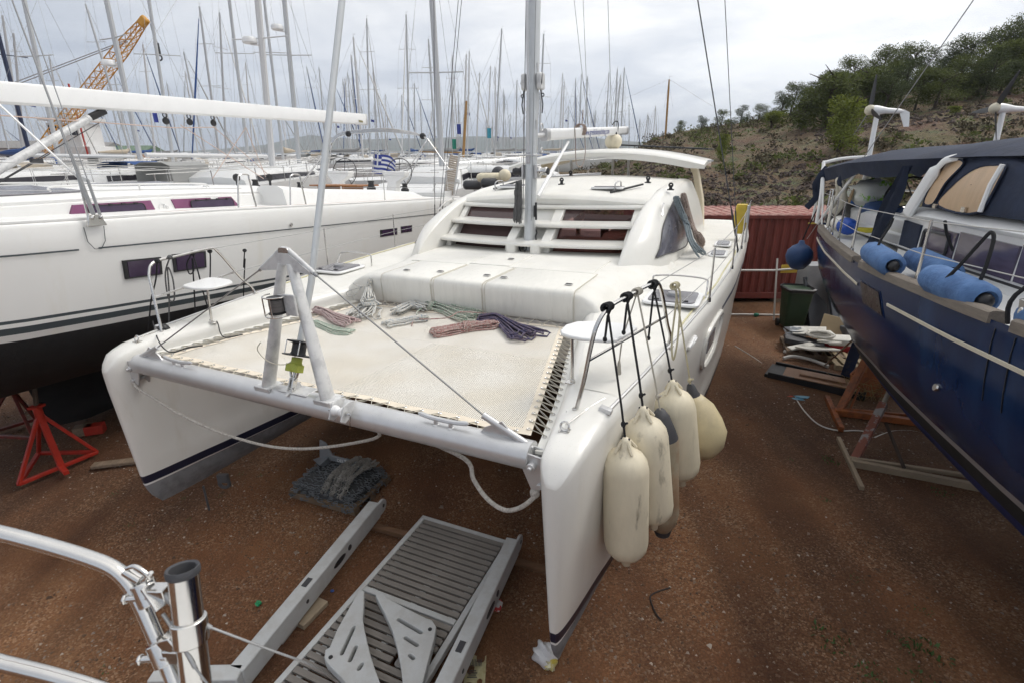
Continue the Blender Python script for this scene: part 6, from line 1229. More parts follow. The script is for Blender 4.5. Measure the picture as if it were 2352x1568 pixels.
def hank(name, label, axis, widths, n, r, m, wraps=(), seed=1, thick=.05, frame=CAT, up=(0, 0, 1), tails=(), turns=5, flat=None):
    q = random.Random(seed); A = cat_rom(axis, 8); N = len(A); up = Vector(up); mb = MB(); t = thing(name, label, 'rope', frame.mat, 'coiled ropes on the catamaran')
    W = [float(np.interp(i/(N-1), np.linspace(0, 1, len(widths)), widths)) for i in range(N)]
    S = []
    for i in range(N):
        d = (A[min(i+1, N-1)]-A[max(i-1, 0)]).normalized(); s_ = d.cross(up)
        if s_.length < .1: s_ = d.cross(Vector((1, 0, 0)))
        S.append(s_.normalized())
    for k in range(n):
        o1 = q.uniform(-1, 1); o2 = max(-1, min(1, o1+q.uniform(-.9, .9))); h1, h2 = q.random(), q.random(); e0 = q.uniform(0, .06); e1 = q.uniform(.86, 1.0); i0, i1 = int(e0*(N-1)), int(e1*(N-1))
        ph = q.uniform(0, 6); pts = []
        def P(i, o, h): 
            oo = o*(1+.10*math.sin(i*.5+ph)); lift = thick*(h*math.sqrt(max(0, 1-min(1, oo*oo)*.8)))*(W[i]/max(W))**-.3
            return A[i]+S[i]*(W[i]*oo)+up*(lift+r)
        for i in range(i0, i1+1, 2): pts.append(P(i, o1, h1))
        mid = (P(i1, o1, h1)+P(i1, o2, h2))/2; d = (A[-1]-A[-3]).normalized(); pts.append(mid+d*(W[i1]*abs(o1-o2)*.35+.012))
        for i in range(i1, i0-1, -2): pts.append(P(i, o2, h2))
        d = (A[0]-A[2]).normalized(); pts.append((P(i0, o1, h1)+P(i0, o2, h2))/2+d*(W[i0]*abs(o1-o2)*.3+.01)); mb.tube(pts, r*1.28, 5, closed=True)
    obj('strands', mb, m, t, ang=80)
    for wv in wraps:
        mb = MB(); i = int(wv*(N-1)); d = (A[min(i+1, N-1)]-A[max(i-1, 0)]).normalized(); pts = []
        for k in range(turns*10):
            a = 2*math.pi*k/10; pts.append(A[i]+d*((k/10-turns/2)*r*2.0)+S[i]*((W[i]+r)*math.cos(a))+up*(thick*.5+r+(thick*.55+r*1.2)*math.sin(a)))
        mb.tube(pts, r, 5); obj('wrap', mb, m, t, ang=80)
    for tl in tails: mb = MB(); mb.tube(cat_rom(tl, 6), r, 5); obj('tail', mb, m, t, ang=80)
    return t
def nz(k, x, y, dz=0.0):
    p = cz(k, x, y, 2.15)
    for _ in range(3): p = cz(k, x, y, net_z(p.x, p.y)+dz)
    return p
hank('rope_hank', 'white and blue flecked rope hank tied upright at the foredeck corner', [cy(k6, 808, 232, 3.03), cy(k6, 800, 290, 3.0), nz(k6, 800, 350, .12), nz(k6, 800, 400, .03), nz(k6, 740, 470, .01)], [.05, .045, .09, .17, .24], 16, .0075, R_BLUE, (.25,), 2, .05, tails=[[cy(k6, 760, 250, 3.0), cy(k6, 705, 262, 2.95), cy(k6, 650, 285, 2.9), cy(k6, 660, 310, 2.9), cy(k6, 705, 300, 2.93), cy(k6, 745, 255, 3.0)], [cy(k6, 790, 250, 3.0), cy(k6, 720, 240, 2.98), cy(k6, 695, 225, 2.97)]])
hank('rope_hank', 'faded pink rope hank behind the striker frame', [nz(k6, 450, 420), nz(k6, 520, 445), nz(k6, 610, 480), nz(k6, 700, 505)], [.06, .04, .11, .14], 13, .0065, R_PINK, (.28,), 3, .06)
hank('rope_hank', 'thin pale green rope fanned out below the pink hank', [nz(k6, 435, 490), nz(k6, 520, 525), nz(k6, 600, 550), nz(k6, 685, 555)], [.05, .07, .10, .11], 12, .0045, R_PGREEN, (), 4, .03)
hank('rope_hank', 'white and blue flecked rope coil touching the green one', [nz(k6, 990, 440), nz(k6, 1060, 405), nz(k6, 1110, 395), nz(k6, 1180, 420)], [.10, .11, .10, .09], 12, .0075, R_BLUE, (.62,), 5, .08)
hank('rope_hank', 'loose end of white and blue flecked rope nearest the beam', [nz(k6, 915, 510), nz(k6, 1000, 495), nz(k6, 1090, 480), nz(k6, 1200, 465)], [.10, .09, .08, .07], 9, .0075, R_BLUE, (), 6, .05)
hank('rope_hank', 'white and green flecked rope coil at the foredeck front', [nz(k6, 1165, 385), nz(k6, 1280, 405), nz(k6, 1400, 440), nz(k6, 1560, 470)], [.09, .08, .14, .18], 17, .0075, R_GREEN, (.27,), 7, .08, tails=[[nz(k6, 1180, 380, .06), nz(k6, 1120, 420, .05), nz(k6, 1150, 460, .04), nz(k6, 1200, 450, .05)]])
mb = MB(); mb.tube(cat_rom([nz(k6, *q, d) for q, d in (((1085, 510), .01), ((1110, 465), .03), ((1200, 465), .05), ((1330, 455), .10), ((1400, 420), .12), ((1500, 420), .11), ((1590, 428), .05), ((1640, 440), .02))], 6), .007, 6); tag(obj('rope_line', mb, R_RED), 'single red flecked rope trailing over the green coil', 'rope').matrix_world = CAT.mat
hank('rope_hank', 'red flecked rope hank lying crosswise on the net', [nz(k6, 1240, 575), nz(k6, 1350, 555), nz(k6, 1500, 530), nz(k6, 1680, 515)], [.10, .10, .085, .08], 16, .008, R_RED, (.60,), 8, .07)
hank('rope_hank', 'faded purple rope hank fanned toward the right seat', [nz(k6, 1545, 492), nz(k6, 1660, 488), nz(k6, 1780, 540), nz(k6, 1900, 600)], [.07, .05, .14, .28], 18, .0075, R_PURP, (.33,), 9, .06)
hank('rope_hank', 'dark grey rope hank hanging on the catamaran mast', [cy(k2, 1302, 1225, 5.15), cy(k2, 1300, 1310, 5.14), cy(k2, 1297, 1400, 5.14), cy(k2, 1292, 1500, 5.14)], [.045, .05, .06, .06], 13, .007, R_DKG, (.3,), 10, .05, up=(.2, -1, 0))
hank('rope_hank', 'beige and brown rope hank hanging over the side window', [cy(k5, 2090, 415, 6.9), cy(k5, 2112, 500, 6.95), cy(k5, 2140, 590, 6.9), cy(k5, 2180, 660, 6.7), cz(k5, 2215, 700, 2.44)], [.05, .06, .09, .10, .14], 18, .0085, R_BEIGE, (.30, .36), 11, .06, up=(.93, -.25, .25))
hank('rope_hank', 'grey blue rope hank hanging in front of the beige one', [cy(k5, 2045, 430, 6.5), cy(k5, 2095, 535, 6.6), cy(k5, 2120, 600, 6.5), cy(k5, 2150, 690, 6.3), cz(k5, 2220, 765, 2.44)], [.012, .06, .055, .10, .14], 16, .0085, R_GREYB, (.30, .46), 12, .05, up=(.93, -.25, .25))
# bridle ropes slung below the front beam
R_MOOR = mat('white_braided_rope', (.58, .55, .50), .85, col2=(.40, .37, .33), mixscale=60, bump=.6, bscale=120)
mb = MB(); L0 = Vector((-2.16, .52, 1.94)); pts = [L0]+[cy(k7, *q, v) for q, v in (((250, 925), .50), ((350, 985), .50), ((500, 1080), .52), ((700, 1180), .56), ((900, 1255), .62), ((1150, 1318), .68), ((1400, 1332), .72), ((1700, 1295), .74), ((1880, 1240), .70))]+[Vector((.62, .66, 2.03)), Vector((1.0, .64, 2.01))]
mb.tube(cat_rom(pts, 5), .013, 7); tag(obj('mooring_rope', mb, R_MOOR), 'long grey-white mooring rope sagging from the left bow below the beam', 'rope').matrix_world = CAT.mat
kb = crop(700, 1800, 1.3067)
mb = MB(); pts = [Vector((1.02, .64, 2.02))]+[cy(kb, *q, v) for q, v in (((1510, 40), .66), ((1560, 150), .62), ((1630, 250), .58), ((1720, 310), .55), ((1800, 300), .52), ((1865, 255), .52), ((1890, 220), .54))]+[Vector((2.14, .56, 1.95))]
mb.tube(cat_rom(pts, 5), .016, 8); q = cy(kb, 1880, 222, .54); mb.sph(q, (.035, .03, .04), 8, 6); tag(obj('mooring_rope', mb, R_MOOR), 'short thick white mooring rope knotted at the right bow fitting', 'rope').matrix_world = CAT.mat
# fenders hung along the right bow
FEND = mat('ivory_fender', (.70, .63, .47), .5, var=.08, vscale=3, col2=(.52, .46, .33), mixscale=3.5, mixlo=.55, mixhi=.8, stretch=(3, 3, .8)); FBRN = mat('brown_fender', (.30, .19, .115), .6, var=.1, col2=(.36, .31, .22), mixscale=2.5)
SCUFF = mat('ivory_fender_scuffed', (.70, .63, .48), .5, col2=(.19, .165, .12), mixscale=5.5, mixlo=.585, mixhi=.75, var=.10, stretch=(1.4, 1.4, .5), bump=.12, bscale=18); FYEL = mat('yellowed_fender', (.60, .51, .31), .5, var=.08, col2=(.52, .44, .28), mixscale=3)
FG = 'fenders hung from the right bow rail'
def hung_fender(top, bot, r, m, rail, rope, label, kind='cyl', capm=None, shape='cylinder_fender', knots=True):
    f = thing(shape, label, 'fender', CAT.mat, FG); top, bot = Vector(top), Vector(bot); L = (top-bot).length; Mx = Matrix.Translation(bot)@arc_z(top-bot)
    if kind == 'cyl': prof = [(.012, 0), (.03, .015), (.036, .06), (r*.45, .095), (r*.72, .12), (r*.92, .165), (r, .23), (r, L*.5), (r, L-.25), (r*.93, L-.185), (r*.75, L-.135), (r*.5, L-.105), (.04, L-.07), (.034, L-.02), (.012, L)]
    elif kind == 'cone': prof = [(.01, .0), (.03, .02), (r*.55, .08), (r*.8, .13), (r, .24), (r, L*.5), (r, L-.30), (r*.97, L-.24)]
    else: prof = [(.02, 0), (r*.45, .02), (r*.8, .10), (r, .22), (r*.93, .33), (r*.72, L-.17), (r*.45, L-.09), (r*.3, L-.05)]
    mb = MB(); mb.lathe(prof, 24, Mx); b = obj('body', mb, m, f, ang=60)
    if kind == 'cone': mb = MB(); mb.lathe([(r*.975, L-.24), (r*.8, L-.17), (r*.5, L-.06), (.03, L-.01)], 20, Mx); obj('top_cap', mb, capm, f, ang=60); mb = MB(); mb.lathe([(.01, -.02), (.03, 0), (r*.57, .075), (r*.45, .02)], 16, Mx); obj('bottom_cap', mb, capm, f)
    if kind == 'ball': mb = MB(); mb.lathe([(r*.32, L-.06), (.05, L-.02), (.03, L+.05), (.02, L+.06)], 14, Mx); obj('top_cap', mb, capm, f)
    if kind == 'cyl':
        mb = MB()
        for k in range(4): a = R(45+90*k); mb.tube([Mx@Vector((r*.52*math.cos(a), r*.52*math.sin(a), L-.10)), Mx@Vector((.03*math.cos(a), .03*math.sin(a), L-.03))], .012, 6)
        obj('eye_ribs', mb, m, b); mb = MB(); mb.tube([Mx@Vector((0, -.03, L-.02)), Mx@Vector((0, .03, L-.02))], .014, 8); obj('eye_hole', mb, BLACK, b)
    rail = Vector(rail); mb = MB(); e = top-Vector((0, 0, .02)); mb.tube([e, e+(rail-e)*.25+Vector((.004, 0, 0)), rail], .0085 if rope is BLKROPE else .0075, 6); ro = obj('rope', mb, rope, f)
    mb = MB()
    for k in range(4): mb.torus(rail+Vector((.004*k-.006, .018*(k-1.5), 0)), .026, .0095 if rope is BLKROPE else .007, 12, 6, Matrix.Rotation(R(90+8*(k-1.5)), 3, 'X')@Matrix.Rotation(R(10), 3, 'Y'))
    obj('rail_knot', mb, rope, f); mb = MB()
    kp = e+(rail-e)*.12; mb.sph(kp, (.017, .017, .024), 8, 6); mb.tube([kp, kp+Vector((.03, -.01, .02))], .008, 5); obj('knot', mb, rope, f)
    return f
R_THIN = mat('thin_grey_rope', (.42, .39, .33), .85); R_YEL = mat('pale_yellow_rope', (.52, .47, .32), .85)
hung_fender((2.575, 1.0, 2.145), (2.635, 1.0, 1.08), .158, SCUFF, (2.383, 1.12, 2.995), BLKROPE, 'ivory fender with a grey scuff, nearest on the right bow')
hung_fender((2.632, 1.25, 2.27), (2.775, 1.26, 1.25), .158, SCUFF, (2.437, 1.42, 2.995), BLKROPE, 'ivory fender with dark streaks, second from the right bow tip')
hung_fender((2.715, 1.5, 2.15), (2.815, 1.5, 1.02), .13, FBRN, (2.475, 1.58, 2.995), R_THIN, 'slim brown fender with dark grey cone ends', 'cone', RUBBER)
hung_fender((2.75, 1.75, 2.285), (2.90, 1.77, 1.34), .158, FEND, (2.535, 1.85, 2.995), BLKROPE, 'clean ivory fender between the brown one and the ball')
hung_fender((2.86, 2.2, 2.02), (3.035, 2.22, 1.40), .215, FYEL, (2.66, 2.12, 2.93), R_YEL, 'round yellowed ball fender on a pale rope', 'ball', RUBBER, 'ball_fender')
for rl, dz, lb in (((2.40, 1.16, 2.985), .22, 'short knotted black rope tail hanging from the right rail, nearest'), ((2.455, 1.46, 2.985), .26, 'short knotted black rope tail hanging from the right rail, middle'), ((2.555, 1.90, 2.97), .42, 'longer black rope tail hanging at the right rail end')):
    p = Vector(rl); mb = MB(); e = p+Vector((-.03, -.02, -dz)); mb.tube([p, p+Vector((-.02, -.01, -.06)), e], .0085, 6); mb.sph(e, (.016, .016, .02), 8, 6); tag(obj('rope_tail', mb, BLKROPE), lb, 'rope').matrix_world = CAT.mat
mb = MB(); p = Vector((2.66, 2.12, 2.93)); mb.tube(cat_rom([p, p+Vector((.02, 0, -.1)), p+Vector((.015, -.02, -.45)), p+Vector((.04, -.02, -.62)), p+Vector((.06, -.02, -.45)), p+Vector((.05, 0, -.1)), p+Vector((.02, 0, .0))], 5), .0085, 6); tag(obj('rope_tail', mb, R_YEL), 'pale rope loop hanging from the lifeline above the ball fender', 'rope').matrix_world = CAT.mat
mb = MB(); p = Vector((2.40, 1.52, 2.65)); mb.tube(cat_rom([(2.47, 1.58, 2.97), (2.42, 1.55, 2.75), p, p+Vector((-.01, -.02, -.18))], 5), .006, 6); mb.lathe([(.008, .1), (.012, .08), (.02, 0), (.016, -.01)], 8, Matrix.Translation(p+Vector((-.01, -.02, -.27)))); tag(obj('rope_tail', mb, R_THIN), 'thin grey rope with a frayed end below the right seat', 'rope').matrix_world = CAT.mat
# lines hanging on the left pulpit
for i, (pts, lb) in enumerate((([(385, 75), (375, 200), (345, 330), (330, 480), (318, 590)], 'black line hanging from the left pulpit bend down the bow'), ([(470, 50), (440, 150), (450, 280), (470, 340), (500, 330), (490, 200), (455, 120), (465, 300), (462, 520)], 'tangled grey line looped on the left pulpit rail'), ([(622, 20), (585, 90), (600, 160), (630, 140), (620, 60), (632, 250), (640, 430)], 'black line looped at the middle of the left pulpit rail'), ([(625, 30), (660, 150), (690, 270), (722, 380)], 'black line slanting from the left pulpit rail to the deck edge'), ([(738, 10), (742, 60), (740, 200), (738, 260)], 'black line hanging at the aft end of the left pulpit rail'), ([(972, 5), (965, 120), (975, 60), (968, 200), (964, 325)], 'black line knotted on the left lifeline'))):
    yy = SI([(380, 1.1), (470, 1.3), (740, 1.87), (970, 2.7)], pts[0][0]); P = [cy(k7, *q, yy) for q in pts]; mb = MB(); mb.tube(cat_rom(P, 5), .008, 5); mb.sph(P[0], (.025, .03, .025), 8, 6); tag(obj('rope_tail', mb, R_DKG if i == 1 else BLKROPE), lb, 'rope').matrix_world = CAT.mat
for pts, lb in (([(755, 450), (790, 490), (810, 560), (850, 588), (960, 568)], 'thin black cord lying on the left hull beside the net'), ([(360, 500), (385, 590), (430, 660), (490, 685), (590, 655), (690, 642)], 'thin black cord from the left pulpit to the net edge')):
    P = [cz(k7, *q, 2.30 if i else 2.2) for i, q in enumerate(pts)]
    for p_ in P: p_.z = max(p_.z, SI(T_shz, p_.y)-.03)
    mb = MB(); mb.tube(cat_rom(P, 5), .006, 5); tag(obj('deck_cord', mb, BLKROPE), lb, 'cord').matrix_world = CAT.mat
mb = MB(); mb.tube(cat_rom([Vector((-.18, .5, 2.62)), Vector((-.22, .49, 2.55)), Vector((-.15, .52, 2.45)), Vector((-.05, .6, 2.42)), Vector((0, .68, 2.5))], 5), .004, 5); tag(obj('furling_cord', mb, CORD), 'thin cord running from the spool to the furling drum', 'cord').matrix_world = CAT.mat
# ball fender tied under the boom
bf = thing('ball_fender', 'ivory ball fender tied under the boom end above the hardtop', 'fender', CAT.mat); c = Vector((0, 10.1, 4.17)); mb = MB(); mb.sph(c, (.19, .19, .175), 18, 12); obj('ball', mb, FEND, bf, ang=80); mb = MB(); mb.tube(cat_rom([c+Vector((.05, .12, .15)), c+Vector((.07, .08, .38)), c+Vector((0, .08, .42)), c+Vector((-.07, .1, .35))], 5), .010, 5); mb.sph(c+Vector((.06, -.05, .15)), (.03, .03, .05), 8, 6); obj('lashing', mb, BLKROPE, bf)
mb = MB(); p = Vector((0, 7.75, 4.33)); q_ = random.Random(5)
for k in range(7): mb.tube([p+Vector((.085*math.cos(a), .03*k-.1+.02*math.sin(a*2+k), .115*math.sin(a))) for a in np.linspace(0, 6.28, 13)], .008, 5)
mb.tube(cat_rom([p+Vector((.08, 0, -.1)), p+Vector((.09, .02, -.4)), p+Vector((.08, -.15, -.62)), p+Vector((.06, -.4, -.55)), p+Vector((.07, -.5, -.2)), p+Vector((.07, -.55, .05))], 6), .008, 5); mb.tube([p+Vector((.02, 0, .1)), p+Vector((.02, .05, .35))], .01, 5); tag(obj('rope_lashing', mb, R_BEIGE), 'brown rope wound around the boom left of its lettering', 'rope').matrix_world = CAT.mat
yl = thing('rescue_sling', 'yellow rescue sling bag on the catamaran stern rail', 'rescue sling', CAT.mat); mb = MB(); mb.loft([[Vector((2.86+a*w, 8.7+b*.10, z)) for a, b in rrect(2, 2, .5)] for z, w in ((2.45, .08), (2.6, .12), (2.85, .12), (2.98, .09))]); obj('bag', mb, mat('yellow_fabric', (.55, .40, .05), .6, var=.15), yl, ang=50); mb = MB(); mb.tube([(2.99, 8.58, 2.3), (2.99, 8.58, 3.0)], .016, 7); mb.box((2.97, 8.58, 2.82), (.03, .16, .3)); obj('bracket', mb, ALU, yl)
# ------------------------------------------------------------------ own boat's rail in the foreground
kf = crop(0, 1900, 1.68)
def dp(x, y, d): return Vector(C0+ray(*kf(x, y))*d)
CHROME = mat('polished_steel', (.68, .665, .64), .13, metal=1, var=.06, vscale=14)
rail = thing('pulpit_rail', 'polished steel pulpit rail with rod holder in the near left corner', 'rail', Matrix.Identity(4))
mb = MB(); mb.tube(cat_rom([dp(-1500, 180, .95), dp(-600, 260, .95), dp(0, 388, .95), (dp(350, 480, .95)), dp(600, 558, .95), dp(760, 625, .95), dp(860, 715, .95), dp(940, 850, .95), dp(1030, 1050, .95), dp(1130, 1280, .95), dp(1260, 1600, .95), dp(1500, 2200, 1.0)], 8), .0140, 18); obj('top_rail', mb, CHROME, rail, ang=80)
mb = MB(); mb.tube(cat_rom([dp(-1500, 1000, .95), dp(-500, 1130, .95), dp(0, 1258, .95), dp(350, 1345, .95), dp(700, 1450, .95), dp(1150, 1620, .96)], 8), .0140, 18); obj('lower_rail', mb, CHROME, rail, ang=80)
mb = MB(); a, b = dp(1228, 640, .93), dp(1318, 1400, .95); ax = (b-a).normalized(); Mx = Matrix.Translation(a)@arc_z(ax); L = (b-a).length
mb.lathe([(.025, 0), (.025, .03), (.025, L*.4), (.025, L+.12), (.021, L+.13)], 28, Mx); mb.f = mb.f[:-2]; rh = obj('rod_holder', mb, CHROME, rail, ang=60)
mb = MB(); mb.lathe([(.022, -.005), (.027, -.007), (.0285, -.002), (.028, .006), (.0255, .009)], 28, Mx); mb.v, mb.f = mb.v, mb.f[:-2]; n = 28; mb.loft([[Mx@Vector((r_*math.cos(2*math.pi*k/n), r_*math.sin(2*math.pi*k/n), z)) for k in range(n)] for r_, z in ((.022, -.005), (.021, .0), (.020, .08))], caps=False); obj('rim_insert', mb, RUBBER, rh, ang=50)
mb = MB(); mb.lathe([(.021, .078), (.0215, .079)], 20, Mx); obj('holder_bottom', mb, BLACK, rh)
def onrail(x, y): return dp(x, y, .945)
for cpt, nm in ((onrail(1085, 1190), 'holder_clamp'), (onrail(985, 790), 'lifeline_clamp')):
    mb = MB(); d = (dp(1130, 1280, .95)-dp(940, 850, .95)).normalized(); M4 = Matrix.Translation(cpt)@arc_z(d)
    mb.lathe([(.0155, -.022), (.0195, -.022), (.0195, .022), (.0155, .022)], 20, M4); mb.box(cpt+Vector((.028, -.004, .004)), (.03, .024, .03)); mb.tube([cpt+Vector((-.03, -.012, -.002)), cpt+Vector((.02, -.012, .004))], .006, 10); mb.tube([cpt+Vector((-.034, -.012, -.002)), cpt+Vector((-.028, -.012, -.002))], .010, 6); obj(nm, mb, CHROME, rail, bevel=.002)
mb = MB(); c2_ = dp(1215, 1075, .93); d2 = ax; mb.lathe([(.0275, -.025), (.030, -.025), (.030, .02), (.0275, .02)], 28, Matrix.Translation(a+ax*((c2_-a).dot(ax)))@arc_z(ax)); mb.bar(dp(1120, 1120, .94), dp(1200, 1090, .93), .03, .028); obj('holder_band', mb, CHROME, rail, bevel=.002)
mb = MB(); mb.tube(cat_rom([dp(850, 625, .935), dp(910, 612, .93), dp(985, 660, .93), dp(1010, 690, .935)], 5), .0045, 8); mb.tube([dp(840, 640, .94), dp(945, 705, .94)], .009, 10); mb.bar(dp(985, 740, .935), dp(1085, 890, .935), .022, .012); mb.tube([dp(1020, 650, .93), dp(960, 715, .935)], .0045, 8); obj('pelican_hook', mb, CHROME, rail, bevel=.0015)
mb = MB(); mb.tube([dp(1110, 800, .935), dp(1180, 880, .935)], .006, 10); mb.tube([dp(1180, 880, .935), dp(1420, 1022, .95)], .0038, 8); mb.tube(cat_rom([dp(1420, 1022, .95), dp(1800, 1165, 1.0), dp(2100, 1280, 1.06), dp(2300, 1420, 1.15), dp(2420, 1560, 1.25)], 6), .0022, 8); obj('lifeline', mb, WIRE, rail)
mb = MB(); mb.tube([dp(1095, 930, .93), dp(1190, 1070, .92), dp(1310, 1290, .92)], .0036, 8); mb.tube([dp(1310, 1290, .92), dp(1440, 1460, .93)], .0022, 8); obj('lower_lifeline', mb, WIRE, rail)

# unseen white bow of the camera's boat, added to reflect in the rod holder
mb = MB(); mb.loft([[Vector((x, y, z)) for x, y in ((-2.6, -6), (-2.3, -2.5), (-1.6, -.6), (-.8, .25), (-.1, .5), (.6, .3), (1.4, -.5), (2.0, -2.5), (2.2, -6))] for z in (1.6, 2.5, 2.62)]); obj('foredeck', mb, WDECK, rail, bevel=.04)
# ------------------------------------------------------------------ swim platform and its arms on the ground
PLM = Matrix(((.92, -.40, 0, -1.0), (-.392, -.9165, 0, 4.735), (0, 0, 1, 0), (0, 0, 0, 1))); pl = thing('swim_platform', 'white framed swim platform with grey teak slats lying on gravel', 'swim platform', PLM); PW, PL_, PZ = 1.03, 3.1, .13
PTEAK = mat('grey_teak_slat', (.215, .195, .175), .75, var=.2, vscale=3, stretch=(1, 14, 14), bump=.25, bscale=60)
WPAINT = mat('light_grey_paint', (.50, .51, .51), .45, var=.06, vscale=3, col2=(.44, .44, .43), mixscale=6)
mb = MB()
for x in (-.0, PW): mb.box((x, PL_/2, PZ), (.055, PL_, .07))
mb.box((PW/2, 0, PZ), (PW+.055, .05, .07)); mb.box((PW/2, PL_, PZ), (PW+.055, .05, .07))
obj('frame', mb, WPAINT, pl, bevel=.008)
sl = MB(); sl.box((0, 0, 0), (PW-.07, .050, .022)); sl = mesh_of('slat', sl, PTEAK); sh = MB(); sh.box((0, 0, 0), (.26, .050, .022)); sh = mesh_of('slat', sh, PTEAK)
for k in range(41):
    y = .06+.0725*k
    if k in (14, 33): mb = MB(); mb.box((PW/2, y, PZ+.02), (PW-.06, .055, .035)); obj('cross_bar', mb, WPAINT, pl, bevel=.005); continue
    if k in (19, 20, 21):
        o = obj('slat', sl, None, pl); o.location = (PW/2, y, PZ+.026); o.scale = (.70, 1, 1); o.location.x = PW/2-.15; continue
    o = obj('slat', sl, None, pl); o.location = (PW/2+rnd.uniform(-.003, .003), y, PZ+.026+rnd.uniform(-.001, .001))
for x in (.10, PW/2+.02, PW-.10): mb = MB(); mb.box((x, PL_/2, PZ-.005), (.05, PL_-.06, .03)); obj('bearer', mb, WPAINT, pl)
lc = thing('x', None, None); bpy.data.objects.remove(lc)
mb = MB(); mb.prism(rrect(.24, .22, .03), .02, Matrix.Translation((PW-.17, .06+.0725*20, PZ+.024))); hf = obj('hatch_frame', mb, mat('grey_frame', (.22, .21, .20), .6), pl, bevel=.004)
for d in (-.045, .045): mb = MB(); mb.box((PW-.17, .06+.0725*20+d, PZ+.046), (.17, .075, .012)); obj('hatch_slat', mb, mat('pale_teak', (.33, .29, .25), .7) if d < 0 else bpy.data.materials['pale_teak'], hf)
# platform arms: box beams with cut-outs
def arm(label, far, near, w, h, zt, elbow=None, group='arms of the swim platform'):
    far, near = Vector(far), Vector(near); t = thing('platform_arm', label, 'metal arm', Matrix.Identity(4), group); mb = MB(); mb.bar((far.x, far.y, zt-h/2), (near.x, near.y, zt-h/2), w, h); ab = obj('beam', mb, WPAINT, t, bevel=.012)
    d = (near-far).normalized(); L = (near-far).length; sd_ = Vector((-d.y, d.x, 0)); 
    if sd_.x < 0: sd_ = -sd_
    def onside(s_, z): p = far+d*s_; return Vector((p.x, p.y, z))+sd_*(w/2+.002)
    Ms = Matrix.Identity(4)
    def disc(s_, z, a_, b_, nm):
        mb = MB(); M4 = Matrix.Identity(4); p = onside(s_, z)
        for i in range(3): M4[i][0] = d[i]; M4[i][1] = (0, 0, 1)[i]; M4[i][2] = sd_[i]; M4[i][3] = (p-sd_*.01)[i]
        mb.prism([(a_*math.cos(2*math.pi*k/16), b_*math.sin(2*math.pi*k/16)) for k in range(16)], .0125, M4); obj(nm, mb, BLACK, ab)
    disc(.62, zt-h*.45, .03, .03, 'round_hole'); disc(.80, zt-h*.5, .10, .032, 'oval_hole')
    disc(L*.63, zt-h*.5, .018, .018, 'bolt_hole')
    p = far+d*(L*.58); mb = MB(); mb.box((p.x, p.y, zt+.001), (.05, .10, .012), math.atan2(-d.x, d.y)); obj('square_pocket', mb, RUBBER, ab)
    p = far-d*.03; mb = MB(); M4 = Matrix.Identity(4)
    for i in range(3): M4[i][0] = d[i]; M4[i][1] = (0, 0, 1)[i]; M4[i][2] = sd_[i]; M4[i][3] = (Vector((p.x, p.y, zt-h/2))+sd_*(w/2-.03))[i]
    mb.prism([(.1*math.cos(a)-.02 if math.cos(a) < .2 else .14, h*.42*math.sin(a)) for a in [2*math.pi*k/18 for k in range(18)]], .028, M4); obj('end_lug', mb, WPAINT, ab, bevel=.004)
    mb = MB(); M4 = M4.copy(); mb.prism([(.022*math.cos(2*math.pi*k/12)-.05, .022*math.sin(2*math.pi*k/12)) for k in range(12)], .030, M4); obj('lug_hole', mb, BLACK, ab)
    p = far+d*(L*.70); mb = MB(); M4 = Matrix.Identity(4)
    for i in range(3): M4[i][0] = d[i]; M4[i][1] = (0, 0, 1)[i]; M4[i][2] = sd_[i]; M4[i][3] = (Vector((p.x, p.y, zt-h))-sd_*.02)[i]
    mb.prism([(-.22, .02), (.22, .02), (.18, -.06), (-.05, -.06), (-.12, -.02)], .05, M4); obj('hinge_web', mb, WPAINT, ab, bevel=.004)
    if elbow: mb = MB(); mb.bar((near.x+.05, near.y-.02, zt-h/2), (*elbow, zt-h/2), w, h); obj('elbow', mb, WPAINT, t, bevel=.012); mb = MB(); mb.tube([(near.x-.1, near.y-.12, zt-.06), (elbow[0]+.3, elbow[1]-.45, zt-.06)], .04, 12); obj('pivot_tube', mb, WPAINT, t)
    return t
arm('grey-white box arm with oval cut-out lying left of the swim platform', (-1.565, 4.83, 0), (-2.13, 2.83, 0), .13, .20, .30, (-2.75, 2.80))
arm('grey-white box arm lying along the right edge of the swim platform', (-.005, 4.20, 0), (-.72, 2.10, 0), .13, .20, .33)
